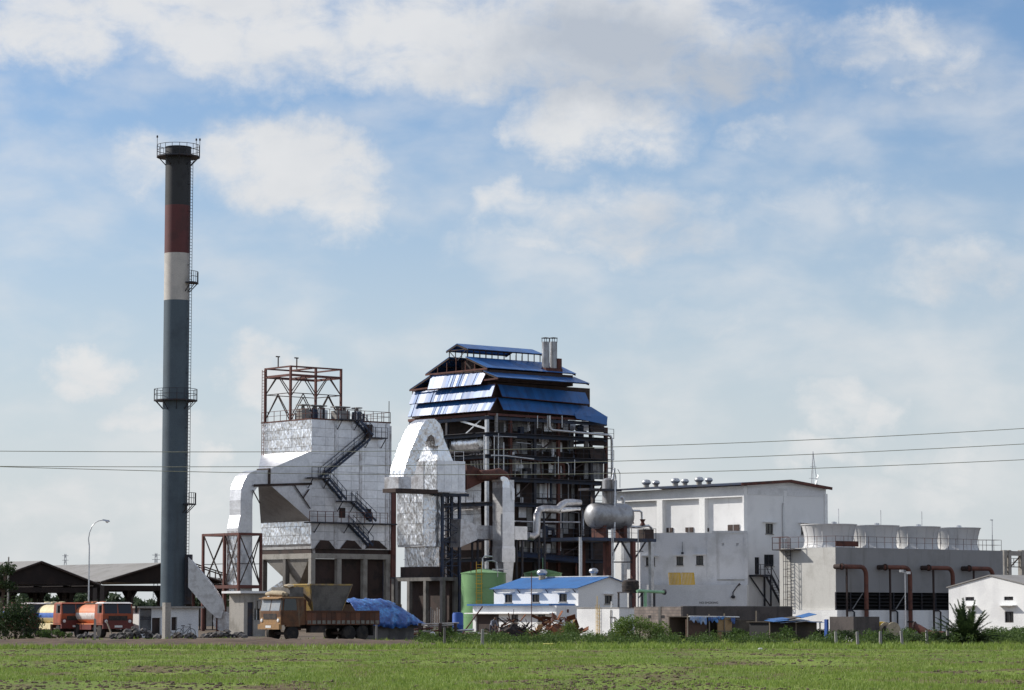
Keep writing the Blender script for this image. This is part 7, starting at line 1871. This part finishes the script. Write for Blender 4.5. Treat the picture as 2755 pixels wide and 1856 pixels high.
def person():
    p = gnd(1323, 1714); t = thing('person', 'person in a grey blue shirt bending beside the dark doorway', 'person', p, R_(-60))
    # one continuous skinned body, bending forward
    J = {'pel': ((0, 0, .86), .15), 'ab': ((.10, 0, 1.02), .14), 'ch': ((.28, 0, 1.20), .17), 'nk': ((.42, 0, 1.31), .06), 'hd0': ((.48, 0, 1.36), .085), 'hd1': ((.55, 0, 1.44), .105), 'hd2': ((.58, 0, 1.53), .07),
         'hl': ((0, .10, .82), .11), 'kl': ((.10, .12, .46), .075), 'al': ((.0, .13, .08), .05), 'tl': ((.16, .14, .03), .04), 'hr': ((0, -.10, .82), .11), 'kr': ((.02, -.12, .46), .075), 'ar': ((-.12, -.13, .08), .05), 'tr': ((.04, -.14, .03), .04),
         'sl': ((.30, .18, 1.20), .075), 'el': ((.42, .23, .94), .05), 'wl': ((.58, .20, .74), .036), 'fl': ((.66, .18, .66), .03), 'sr': ((.30, -.18, 1.20), .075), 'er': ((.40, -.23, .94), .05), 'wr': ((.54, -.18, .72), .036), 'fr': ((.62, -.15, .64), .03)}
    Ed = [('pel', 'ab'), ('ab', 'ch'), ('ch', 'nk'), ('nk', 'hd0'), ('hd0', 'hd1'), ('hd1', 'hd2'), ('pel', 'hl'), ('hl', 'kl'), ('kl', 'al'), ('al', 'tl'), ('pel', 'hr'), ('hr', 'kr'), ('kr', 'ar'), ('ar', 'tr'), ('ch', 'sl'), ('sl', 'el'), ('el', 'wl'), ('wl', 'fl'), ('ch', 'sr'), ('sr', 'er'), ('er', 'wr'), ('wr', 'fr')]
    ks = list(J); me = bpy.data.meshes.new('body'); me.from_pydata([J[k][0] for k in ks], [(ks.index(a), ks.index(b)) for a, b in Ed], [])
    o = bpy.data.objects.new('body', me); COL.objects.link(o)
    m = o.modifiers.new('skin', 'SKIN'); me.update()
    sv = me.skin_vertices[0].data
    for i, k in enumerate(ks): sv[i].radius = (J[k][1], J[k][1]); sv[i].use_root = (k == 'pel')
    o.modifiers.new('sub', 'SUBSURF').levels = 2; o.modifiers['sub'].render_levels = 2
    dg = bpy.context.evaluated_depsgraph_get(); m2 = bpy.data.meshes.new_from_object(o.evaluated_get(dg)); bpy.data.objects.remove(o)
    m2.materials.clear()
    for nme in ('cloth_shirt', 'cloth_trousers', 'skin', 'hair'): m2.materials.append(M[nme])
    for pl in m2.polygons:
        c = pl.center
        pl.use_smooth = True
        if c.z < .12: pl.material_index = 3
        elif c.z < .92 and c.x < .30: pl.material_index = 1
        elif c.x > .46 and c.z > 1.3: pl.material_index = 3 if (c.z > 1.47 or c.x < .5) else 2
        elif c.z < .86 and c.x > .44: pl.material_index = 2
        else: pl.material_index = 0
    b = bpy.data.objects.new('body', m2); COL.objects.link(b); b.parent = t
mat('cloth_shirt', (.24, .26, .32), .9); mat('cloth_trousers', (.06, .06, .08), .9); mat('skin', (.20, .11, .07), .6); mat('hair', (.012, .01, .009), .7)
person()
def litter():
    r = random.Random(12)
    for (px, py, w, m_, lab) in ((1404, 1725, .18, 'plastic_white', 'white plastic scrap in the grass near the scrap heap'), (1476, 1735, .42, 'plastic_yellow', 'flat yellow straw coloured litter patch on the field edge'), (1522, 1719, .2, 'plastic_white', 'white board offcut lying before the rusty plates'),
                                 (2046, 1748, .16, 'plastic_white', 'white rag lying out in the field'), (1700, 1721, .14, 'tarp_pale', 'pale blue rag in the bush by the block wall'), (1415, 1729, .22, 'sack', 'crumpled beige sack in the grass')):
        p = gnd(px, py, .05); t = thing('litter', lab, 'litter', p); mb = MB()
        for k in range(4): mb.rock((r.uniform(-1, 1) * w * .6, r.uniform(-.3, .3) * w, .05), w * .5, w * .4, .05, r)
        mb.build('scrap_piece', m_, t)
    p = gnd(1582, 1706); t = thing('rubbish_bag', 'shiny dark plastic rubbish bag before the pump room', 'bag', p); MB().rock((0, 0, .3), .5, .35, .3, r).rock((.4, 0, .4), .25, .25, .3, r).build('bag_body', 'scrap_dark', t, smooth=60)
    MB().tube((.1, 0, .55), (.05, 0, .75), .06, .02, n=6).build('bag_knot', 'scrap_dark', t)
    p = gnd(1240, 1712); t = thing('blue_drum', 'tall blue plastic drum standing before the green tank', 'drum', (p.x - .9, 232, 0))
    MB().lathe([(.42, 0), (.45, .1), (.45, .8), (.47, .85), (.45, .9), (.45, 1.7), (.42, 1.8)], 18, (at(1232, HORIZ, 232).x - (p.x - .9), 0, 0)).build('shell', 'blue_paint', t, smooth=40)
    MB().lathe([(.4, 1.8), (.4, 1.86), (.05, 1.88)], 18, (at(1232, HORIZ, 232).x - (p.x - .9), 0, 0)).build('lid', 'blue_paint', t, smooth=40)
litter()
def thin_pole():
    p = gnd(1430, 1713); zt = at(1430, 1540, p.y).z; t = thing('thin_pole', 'thin rusty pole standing upright before the office', 'pole', p); MB().tube((0, 0, 0), (0, 0, zt), .035, .03, n=7).build('shaft', 'rust', t); MB().box(-.12, .12, -.04, .04, zt - .3, zt - .24).build('cross_piece', 'rust', t)
thin_pole()

# ------------------------------------------------------------------ vegetation
tree('roadside_tree', 'dark leafy tree with bare leaning trunk at the end of the sheds', (gnd(-6, 1712).x, gnd(-6, 1712).y, 0), 6.6, 1.9, 2600, .10, 'leaf_dark', 41, low=.45)
bush('tall_bush', 'tall dark green bush half hiding the last tanker', gnd(38, 1722), 1.9, 3.4, 5200, .085, 'leaf_dark', 43, cat='bush')
bush('roadside_bush', 'low green weeds between the tanker fence posts', gnd(165, 1717), 2.2, .75, 1500, .06, 'leaf_mid', 44, stretch=1.6)
bush('roadside_bush', 'small green weeds under the tall bush', gnd(100, 1722), 1.6, .6, 900, .06, 'leaf_mid', 45, stretch=1.3)
bush('lime_bush', 'yellow green young bush before the rusty plates', gnd(1531, 1714), 1.0, 1.25, 1500, .06, 'leaf_lime', 47)
bush('wall_bush', 'broad green bush at the corner of the block wall', gnd(1716, 1728), 2.6, 1.9, 4200, .07, 'leaf_lime', 48, stretch=1.2)
bush('pipe_bush', 'green creeper growing over the stack of pipes', gnd(1208, 1722), 1.2, 1.15, 1400, .06, 'leaf_mid', 49)
bush('pipe_bush', 'small green shrub left of the dark fence post', gnd(1150, 1724), 1.0, .7, 800, .06, 'leaf_mid', 50)
bush('shelter_bush', 'leafy bush growing before the blue sheet shelter', gnd(2105, 1724), 1.0, 1.15, 1100, .06, 'leaf_mid', 52)
bush('shelter_bush', 'dark leafy bush at the right end of the sheet shelter', gnd(2200, 1722), 1.3, 1.0, 1300, .06, 'leaf_dark', 53)
bush('shanty_bush', 'low leafy weeds before the plywood door', gnd(1985, 1722), 1.7, .85, 1500, .06, 'leaf_mid', 54)
bush('fence_bush', 'dense dark shrub between the first fence posts', gnd(2275, 1728), 1.4, .95, 1500, .06, 'leaf_dark', 55)
bush('fence_bush', 'dense dark shrub before the cable drum', gnd(2400, 1730), 1.9, .75, 1800, .06, 'leaf_dark', 56, stretch=1.3)
bush('fence_bush', 'dense dark shrub left of the palm', gnd(2510, 1730), 1.7, .8, 1800, .06, 'leaf_dark', 57, stretch=1.3)
def palm():
    p = gnd(2602, 1734); t = thing('palm_bush', 'stemless palm with spiky fronds before the white store', 'palm', p); r = random.Random(60)
    for i in range(105):
        a = r.random() * 6.28; up = r.uniform(.1, 1.4); L = r.uniform(2.1, 3.3); d = Vector((math.cos(a) * math.cos(up), math.sin(a) * math.cos(up), math.sin(up)))
        pts = [Vector((0, 0, .1)) + d * (L * s) + Vector((0, 0, -1)) * (s * s * L * (.08 + .30 * math.cos(up))) for s in (0, .25, .5, .75, 1)]
        mb = MB(); mb.path(pts, [.03, .025, .018, .012, .004], 4)
        for k in range(24):
            s = .10 + .88 * k / 24; j = min(3, int(s * 4)); f = s * 4 - j; c = pts[j].lerp(pts[j + 1], f); ax = (pts[j + 1] - pts[j]).normalized(); sd = ax.cross(Vector((0, 0, 1))).normalized()
            for sg in (-1, 1):
                tip = c + (sd * sg * .75 + ax * .7 + Vector((0, 0, r.uniform(-.2, .3)))) * (.55 * (1.15 - s)); tip.z = max(.02, tip.z); w = ax * .05
                mb.poly([c - w, c + w, tip])
        for q in range(len(mb.v)):
            v = mb.v[q]
            if v[2] < .01: mb.v[q] = (v[0], v[1], .01)
        mb.build('frond', 'leaf_dark', t)
    MB().lathe([(.28, 0), (.2, .3), (.05, .45)], 8).build('crown_base', 'bark', t)
palm()
# weeds: an unbroken strip along the field edge and in front of the walls
def weed_strip():
    r = np.random.default_rng(70); cs = []; rr = random.Random(71)
    for i in range(430):
        px = 1130 + 1660 * rr.random(); py = rr.uniform(1716, 1736)
        if 1360 < px < 1640 and py < 1722 and rr.random() < .6: continue
        p = gnd(px, py); h = rr.uniform(.15, .75) * (1.25 if px > 2230 else 1.0); cs.append((p.x, p.y, h * .5, rr.uniform(.3, .8), rr.uniform(.4, .9), h * .6))
    for i in range(70):
        px = 2640 + 150 * rr.random(); p = gnd(px, rr.uniform(1718, 1732)); h = rr.uniform(.5, .95); cs.append((p.x, p.y, h * .5, .45, .6, h * .55))
    V = leaves(cs, 52000, .065, rr); V[:, 2] = np.maximum(V[:, 2], .01)
    o = npmesh('weeds', V, np.arange(len(V)).reshape(-1, 4), 'leaf_mid', 4); tag(o, 'low tangled green weeds along the far edge of the field', 'weeds', kind='stuff')
weed_strip()
tag(tufts('edge_grass', 26000, (140, 200), .20, (.08, .26), lambda x, y: ((.6 if y < 152 else .25) if x > -6.0 else (.75 if y < 147 else (.30 if y < 153 else .05))), 'grass_blade', 9), 'taller fresh grass along the edge of the field', 'grass', kind='stuff')

# ------------------------------------------------------------------ power lines
def wires():
    Yw = 118
    tbl = [([(-700, 1211), (0, 1213), (1000, 1215), (1620, 1202), (2260, 1179), (2755, 1153), (3500, 1100)], 'uppermost of the three overhead wires crossing before the plant'), ([(-700, 1252), (0, 1254), (1000, 1254), (1620, 1241), (2260, 1218), (2755, 1195), (3500, 1150)], 'middle overhead wire of the three crossing before the plant'),
           ([(-700, 1236), (0, 1255), (1000, 1277), (1620, 1273), (2260, 1257), (2755, 1237), (3500, 1200)], 'lowest overhead wire, slanting down past the chimney and rising right')]
    pts_end = []
    for j, (c, lab) in enumerate(tbl):
        xs = [p[0] for p in c]; co = np.polyfit(xs, [p[1] for p in c], 4); P = []
        for i in range(61): px = -700 + 4200 * i / 60; q = at(px, float(np.polyval(co, px)), Yw + j * .4); P.append(q)
        t = thing('overhead_wire', lab, 'wire', P[0]); MB().path([p - P[0] for p in P], .014, 5).build('conductor', 'wire', t)
        pts_end.append((P[0], P[-1]))
    for k, side in ((0, 'left'), (1, 'right')):
        b = pts_end[1][k]; t = thing('wire_pole', 'concrete pole carrying the overhead wires beyond the %s edge of the field' % side, 'pole', (b.x, b.y + .2, 0)); zt = max(e[k].z for e in pts_end) + .3
        MB().tube((0, 0, -.3), (0, 0, zt), .16, .11, n=10).build('shaft', 'concrete', t)
        mb = MB()
        for e in pts_end: mb.bar((0, 0, e[k].z), (0, e[k].y - b.y - .2, e[k].z), .06)
        mb.build('cross_arm', 'galv', t)
wires()
